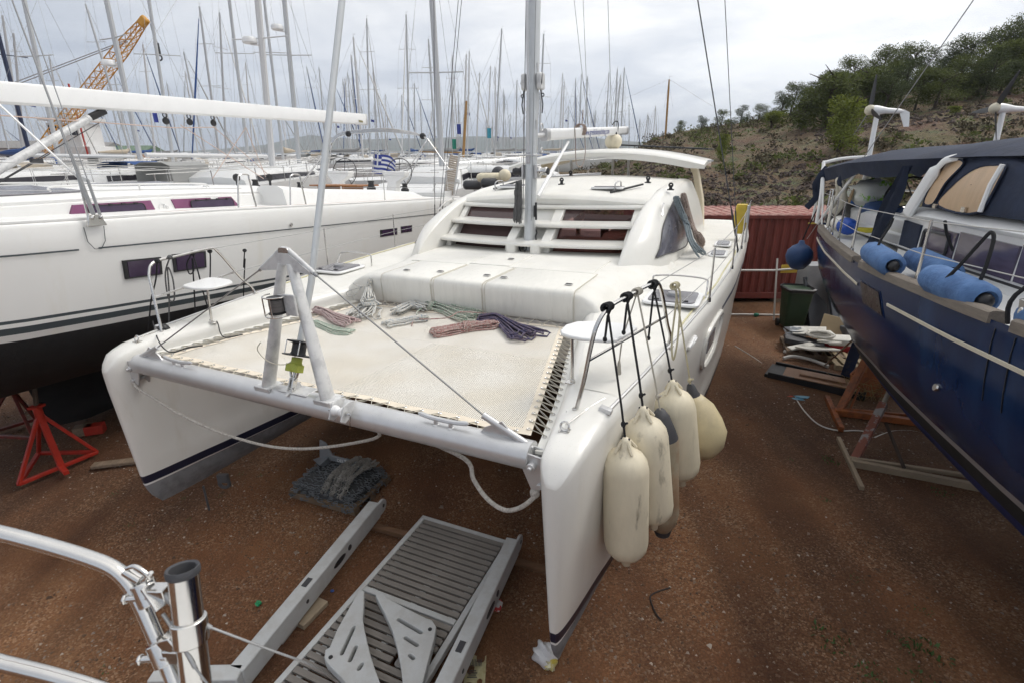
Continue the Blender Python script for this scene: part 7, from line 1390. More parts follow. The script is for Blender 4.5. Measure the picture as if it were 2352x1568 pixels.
# two slotted brackets on the platform
def slotted(name, label, poly, slots, bolts, z, th, k):
    def W(p): return onz(*k(*p), z)
    P = [W(p) for p in poly]; cu = bpy.data.curves.new(name, 'CURVE'); cu.dimensions = '2D'; cu.fill_mode = 'BOTH'; cu.extrude = th/2; cu.bevel_depth = .006; cu.bevel_resolution = 1
    o = sum(P, Vector())/len(P)
    def spl(pts):
        s = cu.splines.new('POLY'); s.points.add(len(pts)-1); s.use_cyclic_u = True
        for q, p in zip(s.points, pts): q.co = (p.x-o.x, p.y-o.y, 0, 1)
    spl(P)
    for a, b, r_ in slots:
        A_, B_ = W(a), W(b); d = (B_-A_).normalized(); n = Vector((-d.y, d.x, 0)); rr_ = []
        for i in range(7): t = math.pi*(i/6+.5); rr_.append(A_+(d*math.cos(t)+n*math.sin(t))*r_)
        for i in range(7): t = math.pi*(i/6-.5); rr_.append(B_+(d*math.cos(t)+n*math.sin(t))*r_)
        spl(rr_)
    t = bpy.data.objects.new(name, cu); COL.objects.link(t); dg = bpy.context.evaluated_depsgraph_get(); dg.update(); me = bpy.data.meshes.new_from_object(t.evaluated_get(dg)); bpy.data.objects.remove(t); me.materials.clear(); me.materials.append(WPAINT)
    th_ = thing(name, label, 'bracket', Matrix.Translation((o.x, o.y, z-th/2)), 'slotted brackets on the swim platform'); obj('plate', me, WPAINT, th_)
    for b in bolts: p = W(b); mb = MB(); mb.lathe([(.017, 0), (.017, .004), (.009, .005)], 12, Matrix.Translation((p.x-o.x, p.y-o.y, th/2+.006))); obj('bolt', mb, BLACK, th_)
slotted('slotted_bracket', 'left triangular white bracket with three slots on the swim platform', [(965, 733), (986, 738), (984, 800), (978, 880), (990, 950), (1010, 1040), (1040, 1140), (1080, 1250), (950, 1280), (880, 1190), (795, 1105), (785, 1080), (790, 1045), (812, 1030), (850, 940)], [((935, 925), (872, 1062), .021), ((946, 1028), (915, 1098), .021), ((978, 1118), (962, 1142), .021)], [(814, 1083)], .28, .07, kb)
slotted('slotted_bracket', 'right triangular white bracket with three slots on the swim platform', [(1052, 760), (1058, 745), (1085, 742), (1110, 775), (1200, 825), (1310, 880), (1340, 890), (1362, 925), (1352, 985), (1325, 1080), (1290, 1217), (1280, 1290), (1195, 1290), (1195, 1217), (1185, 1130), (1165, 1030), (1140, 940), (1105, 860)], [((1170, 885), (1285, 952), .022), ((1205, 980), (1265, 1018), .021), ((1228, 1072), (1246, 1086), .021)], [(1333, 937)], .28, .07, kb)
# battens and litter
for a, b, z, w, lb in (((1030, 395), (1300, 468), .05, .07, 'wooden batten under the far end of the left platform arm'), ((1700, 560), (1945, 628), .05, .08, 'wooden batten poking out right of the swim platform'),):
    p, q = onz(*kb(*a), z), onz(*kb(*b), z); mb = MB(); mb.bar(p, q, w, .06); tag(obj('wooden_batten', mb, mat('brown_wood', (.16, .085, .045), .8, var=.25, stretch=(1, 6, 6)) if 'brown_wood' not in bpy.data.materials else bpy.data.materials['brown_wood'], bevel=.006), lb, 'batten')
mb = MB(); c = onz(*kb(705, 845), .03); mb.box(c, (.16, .30, .05), R(-25)); tag(obj('plywood_block', mb, mat('ply', (.30, .24, .17), .8, var=.2), bevel=.005), 'plywood block under the hinge of the left platform arm', 'block')
bagc = onz(*kb(1935, 1070), .08); bg_ = thing('plastic_bag', 'crumpled white plastic bag at the foot of the right bow', 'bag', Matrix.Translation((bagc.x, bagc.y, .0))); obj('bag_film', blob((0, 0, .09), (.10, .09, .11), 41, 22, 16, .16), mat('white_film', (.66, .66, .67), .35, var=.1), bg_, ang=50); obj('contents', blob((.03, -.06, .06), (.06, .05, .06), 42, amp=.25), mat('yellow_scrap', (.50, .40, .06), .5, col2=(.6, .58, .45), mixscale=14), bg_)
mb = MB(); c = onz(*kb(1570, 1150), .03); mb.loft([[c+Vector((x, y, .02*math.sin(x*40)*math.cos(y*30)+.015)) for x in np.linspace(-.085, .085, 8)] for y in np.linspace(-.12, .12, 8)], closed=False); pb_ = tag(obj('paper_bag', mb, mat('cream_paper', (.44, .40, .24), .6, col2=(.36, .32, .16), mixscale=12), ang=60), 'crushed cream packet with dark print beside the right platform arm', 'packet')
mb = MB()
for i in range(9): mb.box(c+Vector((-.05+.012*i, .04, .038)), (.005, .06, .004))
for i in range(4): mb.box(c+Vector((-.02, -.03-.018*i, .038)), (.06+.02*(i % 2), .006, .004))
obj('print', mb, RUBBER, pb_); pb_.children[0]['kind'] = 'stuff'
tag(obj('green_scrap', blob(onz(*kb(435, 798), .02), (.025, .03, .02), 51, amp=.3), mat('green_film', (.02, .30, .12), .4)), 'small green plastic scrap on the gravel left of the platform arm', 'litter')
tag(obj('blue_scrap', blob(onz(*kb(822, 733), .012), (.02, .015, .012), 52, amp=.1), mat('blue_cap', (.03, .08, .30), .4)), 'tiny blue bottle cap between arm and swim platform', 'litter')
tag(obj('red_wrapper', blob(onz(*kb(1680, 820), .04), (.05, .07, .04), 53, amp=.3), mat('redwhite', (.6, .58, .58), .5, col2=(.5, .03, .03), mixscale=15, mixlo=.5, mixhi=.52)), 'red and white wrapper right of the swim platform', 'litter')
kg = crop(2400, 1900, 1.387)
mb = MB(); mb.tube(cat_rom([onz(*kg(*q), .02) for q in ((390, 622), (330, 640), (285, 662), (280, 690), (300, 745), (320, 780), (342, 800))], 5), .008, 6); tag(obj('bent_twig', mb, mat('twig', (.03, .022, .021), .8)), 'thin dark bent twig on the gravel right of the fenders', 'twig')
# anchor chain on a pallet
cp_ = thing('chain_heap', 'heap of galvanised anchor chain stacked on a pallet under the net', 'chain', Matrix.Translation((-2.16, 5.45, 0))@Matrix.Rotation(R(-22), 4, 'Z'))
pallet('pallet', (-2.16, 5.45), -22, 'small wooden pallet under the anchor chain heap', mat('old_pallet', (.16, .11, .07), .85, var=.25), .98, .74)
def link_paths(n, f, m, name, seed):
    q = random.Random(seed); lk = MB(); lk.tube([Vector((.030*math.copysign(abs(math.cos(a))**.6, math.cos(a)), .017*math.copysign(abs(math.sin(a))**.8, math.sin(a)), 0)) for a in [2*math.pi*k/8 for k in range(8)]], .0065, 4, closed=True); V = np.array(lk.v); FA = lk.f; mb = MB()
    for k in range(n):
        p, d = f(k, q); d = Vector(d).normalized(); M3 = d.to_track_quat('X', 'Z').to_matrix()@Matrix.Rotation(R(90*(k % 2)+q.uniform(-25, 25)), 3, 'X'); b = len(mb.v); mb.v += [tuple(M3@Vector(v)+p) for v in V]; mb.f += [tuple(b+i for i in f_) for f_ in FA]
    o = obj(name, mb, m, cp_, ang=80); o['kind'] = 'stuff'
def heap(k, q):
    rows_ = 19; row = k//21 % rows_; i = k % 21; lay = k//(21*rows_); u = -1+2*i/20; v = -1+2*row/(rows_-1); z = .13+.14*(1-.35*u*u)*(1-.25*v*v)*(.4+.35*lay)
    if abs(u) > .93 or abs(v) > .95: z = q.uniform(.02, z)
    return Vector((u*.46+q.uniform(-.01, .01), v*.36+q.uniform(-.012, .012), z+q.uniform(0, .012))), (1, q.uniform(-.4, .4), q.uniform(-.3, .3))
GALV = mat('galvanised_chain', (.13, .14, .15), .6, metal=.3, var=.3, vscale=12); GALV2 = mat('pale_chain', (.27, .26, .24), .6, metal=.3, var=.3, vscale=12)
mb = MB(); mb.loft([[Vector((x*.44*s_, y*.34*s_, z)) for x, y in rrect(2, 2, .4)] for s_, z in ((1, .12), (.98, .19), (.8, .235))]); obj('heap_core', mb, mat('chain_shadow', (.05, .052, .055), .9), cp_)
link_paths(21*19*2, heap, GALV, 'dark_chain', 3)
def heap2(k, q):
    s_ = k//22; i = k % 22; u = i/21; x = .02+.30*(s_/14)+.04*math.sin(u*3+s_); y = .30-.62*u; z = .30+.05*math.sin(u*math.pi)-.20*max(0, u-.75)*2+.02*(s_ % 2); return Vector((x, y, z)), (q.uniform(-.3, .3), -1, q.uniform(-.2, .2))
link_paths(22*15, heap2, GALV2, 'pale_chain', 4)
an = thing('plough_anchor', 'galvanised plough anchor resting on the chain heap', 'anchor', Matrix.Translation((-2.36, 5.70, .26))@Matrix.Rotation(R(-18), 4, 'Z')); AG = mat('galvanised_steel', (.26, .28, .30), .5, metal=.4, var=.15)
mb = MB(); mb.add([(-.26, 0, -.02), (-.02, .16, .04), (.03, .02, .10), (-.02, -.16, .04), (-.02, 0, -.10), (-.05, .14, .02), (-.05, -.14, .02)], [(0, 1, 2), (0, 2, 3), (0, 4, 5), (0, 5, 1), (0, 6, 4), (0, 3, 6), (1, 5, 4, 2), (3, 2, 4, 6)]); obj('fluke', mb, AG, an, ang=20)
mb = MB(); M4 = Matrix(((1, 0, 0, 0), (0, 0, 1, -.015), (0, 1, 0, 0), (0, 0, 0, 1))); mb.prism([(-.14, .02), (-.10, .30), (-.02, .27), (.06, .10), (.55, .06), (.62, .02), (.60, -.01), (.05, .03)], .03, M4); obj('shank', mb, AG, an, bevel=.004)
text_mesh('DELTA', .06, Matrix(((1, 0, 0, .22), (0, 0, -1, -.017), (0, 1, 0, .055), (0, 0, 0, 1))), WHITE, 'shank_lettering', an)
# paddle wheel under the left hull
mb = MB(); c = CAT.mat@Vector((-2.25, .95, .42)); mb.tube([c, c-Vector((0, 0, .34))], .012, 6); mb.torus(c+Vector((.2, .08, -.02)), .06, .02, 14, 6, Matrix.Rotation(R(90), 3, 'X')); mb.box(c+Vector((.2, .08, .05)), (.12, .05, .10)); tag(obj('jack_wheel', mb, DSC), 'small dark jack wheel under the left catamaran hull', 'wheel')
# ------------------------------------------------------------------ hill on the right
def dr(x, y): return ray(x/KP, y/KP)          # ray through a point of the 2352 px wide frame
_sk = []
for px, py in ((1250, 392), (1340, 388), (1420, 372), (1465, 340), (1490, 322), (1540, 308), (1600, 297), (1700, 284), (1800, 265), (1900, 240), (2000, 217), (2100, 198), (2200, 183), (2352, 166), (2500, 150)):
    d = dr(px, py); _sk.append((d[0]/d[1], d[2]/d[1]))
_sk = [(-.05, -.060), (.02, -.058)]+_sk+[(2.2, _sk[-1][1]+.02), (3.5, _sk[-1][1]+.02)]
YR = 62.0
def hill_h(x, y):
    if y < 17.2: return -.3
    t = x/y; e = SI(_sk, t); zr = CAMH+e*YR; s = (y-17.2)/(YR-17.2)
    if s < 1:
        prof = SI([(0, 0), (.04, .10), (.10, .20), (.20, .27), (.28, .40), (.36, .50), (.5, .60), (.6, .72), (.8, .88), (1, 1)], s); z = zr*prof
        if zr < 3: z = max(z, 2.6*SI([(0, 0), (.06, .5), (.15, 1), (.4, .8), (1, .2)], s)*min(1, max(0, (t-.04)*10)))
    else: z = zr*(1-.12*(s-1)*min(1, max(0, (t-.3)*3)))-(4*(s-1) if t < .3 else 0)
    n = .16*math.sin(x*1.9+y*.7)*math.sin(y*1.3-x*.4)+.10*math.sin(x*4.1+1)*math.sin(y*3.3)
    return z+n*min(1, s*6)*min(1, max(0, (t+.0)*6)) - (1.5 if t < .0 else 0)
def hill_material():
    m = bpy.data.materials.new('scrub_hillside'); m.use_nodes = True; t = m.node_tree; b = t.nodes['Principled BSDF']; b.inputs['Roughness'].default_value = .95; co = t.nodes.new('ShaderNodeTexCoord')
    def noise(sc, det=7, ro=.65):
        n = t.nodes.new('ShaderNodeTexNoise'); n.inputs['Scale'].default_value = sc; n.inputs['Detail'].default_value = det; n.inputs['Roughness'].default_value = ro; t.links.new(co.outputs['Object'], n.inputs['Vector']); return n.outputs[0]
    def ramp(src, st):
        r = t.nodes.new('ShaderNodeValToRGB'); e = r.color_ramp.elements
        while len(e) < len(st): e.new(.5)
        for q, (p, c) in zip(e, st): q.position = p; q.color = (*c, 1)
        t.links.new(src, r.inputs[0]); return r.outputs[0]
    def mix(f, a, c, mode='MIX'):
        x = t.nodes.new('ShaderNodeMix'); x.data_type = 'RGBA'; x.blend_type = mode
        for s, q in ((x.inputs[0], f), (x.inputs[6], a), (x.inputs[7], c)):
            if hasattr(q, 'is_linked'): t.links.new(q, s)
            elif isinstance(q, tuple): s.default_value = (*q, 1)
            else: s.default_value = q
        return x.outputs[2]
    a = ramp(noise(.35), [(.35, (.090, .058, .034)), (.5, (.135, .090, .052)), (.65, (.105, .090, .040))])
    g = mix(ramp(noise(.9), [(.5, (0,)*3), (.62, (1,)*3)]), a, (.085, .098, .042))
    rk = mix(ramp(noise(.22), [(.56, (0,)*3), (.66, (1,)*3)]), g, (.12, .062, .042))
    c = mix(1.0, rk, ramp(noise(6, 4), [(.3, (.6,)*3), (.7, (1.35,)*3)]), 'MULTIPLY'); t.links.new(c, b.inputs['Base Color'])
    bp = t.nodes.new('ShaderNodeBump'); bp.inputs['Strength'].default_value = .8; bp.inputs['Distance'].default_value = .3; t.links.new(noise(3.5, 6), bp.inputs['Height']); t.links.new(bp.outputs[0], b.inputs['Normal'])
    return m
hx = [-6+1.0*i for i in range(70)]+[66, 74, 85, 100, 130]; hy = [17+.8*i for i in range(60)]+[66, 70, 76, 84, 95, 110]
tag(obj('hillside', grid_mesh(hx, hy, hill_h), hill_material(), ang=180), None, kind='structure')
# scattered rocks, one mesh, thickest in two bands
def rocks():
    q = random.Random(12); mb = MB(); n = 0
    while n < 8500:
        y = 17.5+34*q.random()**1.3; t = .04+1.15*q.random(); x = t*y; s = (y-17.2)/(YR-17.2)
        band = math.exp(-((s-.22)/.07)**2)*(t < .62)+math.exp(-((s-.44+.12*(t-.6))/.06)**2)*(t > .55)*1.0+.05+.35*(t < .3)
        if q.random() > band: continue
        r = q.uniform(.05, .17)*(1.3 if q.random() < .05 else 1); z = hill_h(x, y); b = len(mb.v); a = q.random()*6.3; ca, sa = math.cos(a), math.sin(a)
        for vx, vy, vz in ((1, 0, 0), (-.5, .87, 0), (-.5, -.87, 0), (.1, .1, .8), (.5, .3, .5), (-.5, -.1, .55), (.1, -.6, .45)):
            vx, vy, vz = vx*r*q.uniform(.7, 1.2), vy*r*q.uniform(.7, 1.2), vz*r*q.uniform(.8, 1.3); mb.v.append((x+vx*ca-vy*sa, y+vx*sa+vy*ca, z+vz-.02))
        mb.f += [tuple(b+i for i in f) for f in ((0, 1, 4), (1, 3, 4), (0, 4, 3), (0, 3, 6), (0, 6, 2), (6, 3, 2), (1, 5, 3), (1, 2, 5), (5, 2, 3))]; n += 1
    tag(obj('rubble', mb, mat('dark_rubble', (.066, .047, .038), .9, island=.55), ang=5), 'dark rock rubble banked across the hillside', 'rubble', kind='stuff')
rocks()
# foliage helper: many small leaf faces in clumps
def leaf_mesh(name, clumps, leaf, m, q, per, trunk=None):
    mb = MB()
    for c, r in clumps:
        for _ in range(per):
            d = Vector((q.gauss(0, 1), q.gauss(0, 1), q.gauss(0, 1))).normalized()*q.random()**.4; p = Vector(c)+Vector((d.x*r[0], d.y*r[1], d.z*r[2])); ax = (d+Vector((q.uniform(-1, 1), q.uniform(-1, 1), q.uniform(-.3, 1)))).normalized(); w = ax.cross(Vector((q.uniform(-1, 1), q.uniform(-1, 1), q.uniform(-1, 1)))).normalized(); L = leaf*q.uniform(.6, 1.4); b = len(mb.v)
            mb.v += [p-w*L*.25, p+ax*L*.6-w*L*.3, p+ax*L*1.1, p+ax*L*.5+w*L*.3]; mb.f.append((b, b+1, b+2, b+3))
    return mesh_of(name, mb, m, 180)
BARK = mat('bark', (.055, .042, .034), .9, var=.2)
PINE = mat('pine_dark', (.055, .072, .026), .8, var=.35, vscale=1.2, island=.35, leafy=True); PINE2 = mat('pine_green', (.095, .115, .032), .8, var=.3, vscale=1.2, island=.35, leafy=True); BUSHM = mat('bush_bright', (.16, .19, .035), .8, var=.3, vscale=1.5, island=.35, leafy=True); SCRUBM = mat('grey_scrub', (.095, .078, .045), .9, var=.4, vscale=.6, island=.4)
def crown_variant(kind, seed):
    q = random.Random(seed); cl = []
    if kind == 'pine':
        for k in range(20): a = q.random()*6.28; h = q.uniform(.16, 1.0); rr_ = q.uniform(.1, .5)*(1.12-h*.6); cl.append(((rr_*math.cos(a)+.10*h, rr_*math.sin(a), h), (q.uniform(.13, .22), q.uniform(.13, .22), q.uniform(.10, .19))))
        return leaf_mesh('crown', cl, .028, PINE if seed % 2 else PINE2, q, 260)
    for k in range(13): a = q.random()*6.28; h = q.uniform(.15, .85); rr_ = q.uniform(0, .42)*(1.1-h*.6); cl.append(((rr_*math.cos(a), rr_*math.sin(a), h), (.2, .2, .16)))
    return leaf_mesh('crown', cl, .04, {'bush': BUSHM, 'dark': PINE2}[kind], q, 300)
def trunk_mesh(seed):
    q = random.Random(seed); mb = MB(); P = [Vector((0, 0, -.05)), Vector((.02, .01, .25)), Vector((.07, .0, .55)), Vector((.10, .02, .85))]; mb.tube(P, [.035, .028, .02, .008], 6)
    for k in range(5): b = P[1]+(P[3]-P[1])*q.random(); a = q.random()*6.28; mb.tube([b, b+Vector((math.cos(a)*.15, math.sin(a)*.15, .08)), b+Vector((math.cos(a)*.32, math.sin(a)*.32, .18))], [.014, .01, .004], 4)
    return mesh_of('trunk', mb, BARK)
CR = {k: [crown_variant(k, s) for s in range(n)] for k, n in (('pine', 4), ('bush', 2), ('dark', 2))}; TRK = [trunk_mesh(s) for s in range(3)]
def tree(name, kind, i, x, y, h, w, label, group, catn='tree', dz=0):
    t = thing(name, label, catn, Matrix.Translation((x, y, hill_h(x, y)+dz))@Matrix.Rotation(rnd.random()*6.28 if kind != 'pine' else rnd.uniform(-.5, .5), 4, 'Z')@Matrix.Diagonal((w, w, h, 1)), group)
    obj('trunk', TRK[i % 3], None, t); obj('crown', CR[kind][i % len(CR[kind])], None, t)
def at_hill(px, py, y0=20, y1=75):     # first hit of the view ray with the hillside
    d = dr(px, py); y = y0
    while y < y1:
        p = C0+d*y/d[1]
        if p[2] < hill_h(p[0], y): return p[0], y
        y += .25
    return (C0+d*58/d[1])[0], 58.0
ORD = 'first second third fourth fifth sixth seventh eighth ninth tenth eleventh twelfth thirteenth fourteenth fifteenth sixteenth seventeenth eighteenth nineteenth twentieth twenty-first twenty-second twenty-third twenty-fourth twenty-fifth twenty-sixth twenty-seventh twenty-eighth twenty-ninth thirtieth'.split()
TG = 'windswept pines along the hill crest'
crest = [(1560, 300, 1.6), (1610, 294, 1.8), (1655, 288, 2.2), (1700, 283, 2.4), (1740, 280, 2.4), (1790, 268, 3.0), (1815, 258, 3.8), (1850, 250, 3.4), (1885, 238, 4.2), (1920, 228, 4.0), (1945, 222, 5.0), (1985, 212, 4.2), (2010, 206, 5.6), (2050, 198, 4.6), (2080, 192, 5.4), (2120, 184, 4.2), (2150, 180, 3.4), (2175, 176, 4.8), (2210, 168, 5.2), (2240, 164, 5.0), (2275, 160, 6.0), (2305, 156, 5.6), (2340, 152, 6.6), (2380, 146, 6.2)]
for i, (px, py, h) in enumerate(crest):
    x, y = at_hill(px, py+8); y = min(y, 60); d = dr(px, py); x = d[0]/d[1]*y
    lb = 'low windswept pine on the crest above the container, %s from the left' % ORD[i] if px < 1760 else 'dark windswept pine on the crest above the navy yacht, %s from the left' % ORD[i-5]
    tree('pine_tree', 'pine', i, x, y, h*.72, h*.80, lb, 'low pines on the left crest' if px < 1760 else TG)
for i in range(22):
    px = 1830+i*24+rnd.uniform(-10, 10); py = 262-(px-1830)*.17+rnd.uniform(0, 46); x, y = at_hill(px, py); tree('pine_tree', 'pine', i+1, x, y, rnd.uniform(1.9, 2.9), rnd.uniform(2.4, 3.4), 'pine crowded on the slope just below the crest pines, %s from the left' % ORD[i], 'pines crowded below the crest')
for px, py, h, w, k, lb in ((1925, 352, 4.0, 4.6, 'bush', 'large bright green bush on the slope left of the first wind generator'), (1895, 300, 4.2, 5.6, 'dark', 'broad mid-green pine above the bright bush'), (1985, 262, 3.2, 4.4, 'dark', 'mid-green pine on the slope right of the broad one'), (1655, 372, 2.0, 1.7, 'bush', 'small yellow-green bush behind the catamaran stays'), (1772, 296, 1.2, 2.6, 'bush', 'flat bright bush at the slope foot of the broad pine'), (2192, 268, .7, 1.4, 'bush', 'tiny green bush on the red terrace between the wind generators'), (2048, 462, 1.3, 1.9, 'dark', 'olive bush behind the stuffed bag on the navy yacht'), (2290, 196, 3.0, 4.0, 'dark', 'mid-green pine low on the far right slope')):
    x, y = at_hill(px, py); sc = y/42 if y > 30 else .85; tree('hill_bush' if k == 'bush' else 'pine_tree', k, int(px), x, y, h*sc, w*sc, lb, None, 'bush' if k == 'bush' else 'tree')
# low scrub, one mass
def scrub():
    q = random.Random(31); cl = []
    n = 0
    while n < 760:
        y = 19+42*q.random(); t = .12+1.0*q.random(); x = t*y; s = (y-17.2)/(YR-17.2)
        if q.random() > .25+.75*(abs(s-.28) < .06)+.6*(s > .55)+.4*(abs(s-.1) < .06): continue
        if abs(s-.22) < .05 and t < .6 and q.random() < .8: continue
        r = q.uniform(.16, .42)*(1.5 if s > .55 else 1); z = hill_h(x, y); cl.append(((x, y, z+r*.35), (r*1.4, r*1.4, r*.6))); n += 1
    a = cl[::3]; b = cl[1::3]+cl[2::3]
    tag(obj('green_scrub', leaf_mesh('green_scrub', a, .16, PINE2, q, 55), None), 'low green scrub tufts over the hillside', 'scrub', kind='stuff')
    tag(obj('dry_scrub', leaf_mesh('dry_scrub', b, .16, SCRUBM, q, 55), None), 'low grey dry scrub over the hillside', 'scrub', kind='stuff')
scrub()

# ------------------------------------------------------------------ sea and far hills
SEA = mat('sea', (.05, .075, .10), .15); mb = MB(); mb.add([(-4000, 149, -.6), (4000, 149, -.6), (4000, 4000, -.6), (-4000, 4000, -.6)], [(0, 1, 2, 3)]); tag(obj('sea', mb, SEA), None, kind='structure')
def range_of(y, pts, name):
    mb = MB(); xs_ = []; 
    fine = []
    for (a, za), (b, zb) in zip(pts, pts[1:]):
        for k in range(8): f = k/8; fine.append((a+(b-a)*f, za+(zb-za)*f+6*math.sin((a+(b-a)*f)*.013)*min(1, za/60)))
    P0 = []
    for px, z in fine: d = dr(px, 345); x = d[0]/d[1]*y; P0.append((x, z))
    mb.loft([[Vector((x, y-220, -2)) for x, z in P0], [Vector((x, y-60, z*.55)) for x, z in P0], [Vector((x, y+80, z)) for x, z in P0], [Vector((x, y+420, -2)) for x, z in P0]], closed=False)
    tag(obj(name, mb, mat('far_hill_'+name, (.06, .075, .045), .95, var=.3, vscale=.01, col2=(.11, .10, .07), mixscale=.006), ang=180), None, kind='structure')
range_of(2600, [(-400, 2), (200, 2), (420, 10), (520, 22), (600, 34), (650, 56), (700, 76), (760, 70), (820, 62), (900, 66), (980, 58), (1080, 62), (1180, 60), (1260, 74), (1340, 72), (1420, 50), (1500, 30), (1600, 20), (2000, 10), (2600, 5)], 'far_hills')

# ------------------------------------------------------------------ marina full of laid-up yachts
HWH = mat('hull_white', (.66, .66, .65), .4, var=.05, vscale=.5); HGR = mat('hull_grey', (.38, .385, .39), .45); HNV = mat('hull_navy', (.03, .045, .10), .4); MALU = mat('far_mast_grey', (.50, .51, .52), .45, metal=.2); MWHT = mat('far_mast_white', (.62, .62, .62), .45); MDRK = mat('far_mast_navy', (.02, .03, .07), .5); MWOOD = mat('far_mast_wood', (.36, .20, .06), .5)
WINB = mat('far_window', (.02, .018, .025), .2); CVB = mat('sail_cover_blue', (.015, .06, .20), .8); CVT = mat('sail_cover_tan', (.42, .36, .28), .8); CVG = mat('sail_cover_grey', (.30, .30, .29), .8)
def yacht_meshes(L=11.5, B=3.7):
    H = {}
    mb = MB(); rr = []
    for u in (0, .04, .12, .25, .45, .65, .85, 1):
        y = -L/2+L*u; b = B/2*(1-(1-u)**2.6*1.0 if u < .6 else 1-.16*((u-.6)/.4)**2); zs = 2.75+.35*(1-u)**2; zb = 1.0+.7*(1-u)**4+.35*u**2; b = max(b, .03)
        rr.append([Vector((s*f*b, y, z)) for s, T in ((1, ((1, zs), (.99, zs-.5), (.9, 1.75), (.6, 1.2), (0, zb))), (-1, ((.6, 1.2), (.9, 1.75), (.99, zs-.5), (1, zs)))) for f, z0 in T for z in [max(z0, zb)]])
    mb.loft(rr); H['hull'] = mb
    mb = MB(); rr = []
    for u, w, h in ((.2, .3, .05), (.28, .55, .3), (.45, .68, .45), (.62, .7, .48), (.66, .7, .2)):
        y = -L/2+L*u; zs = 2.75+.35*(1-u)**2; rr.append([Vector((s*f*w*B/2, y, zs+z)) for s, T in ((1, ((1.05, -.05), (1, h*.75), (.9, h), (.3, h+.06))), (-1, ((.3, h+.06), (.9, h), (1, h*.75), (1.05, -.05)))) for f, z in T])
    mb.loft(rr); H['cabin'] = mb
    mb = MB()
    for s in (-1, 1): mb.loft([[Vector((s*(f*w*B/2+.012), -L/2+L*u, 2.75+.35*(1-u)**2+z)) for f, z in ((1.04, h*.15), (1.01, h*.62))] for u, w, h in ((.3, .56, .3), (.45, .68, .45), (.61, .7, .48))], closed=False)
    H['window'] = mb
    mb = MB(); mb.loft([[Vector((a*.12, -L*.05+y*1.0, z)) for a, y in ((0, -.9), (1, -.5), (1, .5), (0, 1.0), (-1, .5), (-1, -.5))] for z in (1.4, .15)]); H['keel'] = mb
    mb = MB(); y0, y1 = L*.16, L*.46; mb.loft([[Vector((x, y, z)) for x, z in ((-1.25, 2.8), (-1.2, 3.5), (-.7, 3.62), (.7, 3.62), (1.2, 3.5), (1.25, 2.8))] for y in (y0, y0+.2, y0+1.4)], closed=False); H['sprayhood'] = mb
    mb = MB()
    for s in (-1, 1):
        for k in range(7): u = .06+.9*k/6; b = B/2*(1-(1-u)**2.6 if u < .6 else 1-.16*((u-.6)/.4)**2); mb.tube([(s*b*.97, -L/2+L*u, 2.7+.35*(1-u)**2), (s*b*.96, -L/2+L*u, 3.38+.35*(1-u)**2)], .014, 4)
        mb.tube([(s*.97*B/2*(1-(1-u)**2.6 if u < .6 else 1-.16*((u-.6)/.4)**2), -L/2+L*u, 3.36+.35*(1-u)**2) for u in (.02, .1, .25, .5, .75, .98)], .012, 4)
    mb.tube([(-1.4, L/2, 3.36), (1.4, L/2, 3.36)], .014, 4); H['lifeline_rail'] = mb
    return H
YM = yacht_meshes(); YMESH = {}
for k, m_ in (('hull', HWH), ('cabin', HWH), ('window', WINB), ('keel', ANTIG), ('sprayhood', CVG), ('lifeline_rail', STEEL)): YMESH[k] = mesh_of(k, YM[k], m_, 45)
YMESH['hull_grey'] = mesh_of('hull', YM['hull'], HGR, 45); YMESH['hull_navy'] = mesh_of('hull', YM['hull'], HNV, 45); YMESH['hood_blue'] = mesh_of('sprayhood', YM['sprayhood'], CVB, 45); YMESH['hood_tan'] = mesh_of('sprayhood', YM['sprayhood'], CVT, 45)
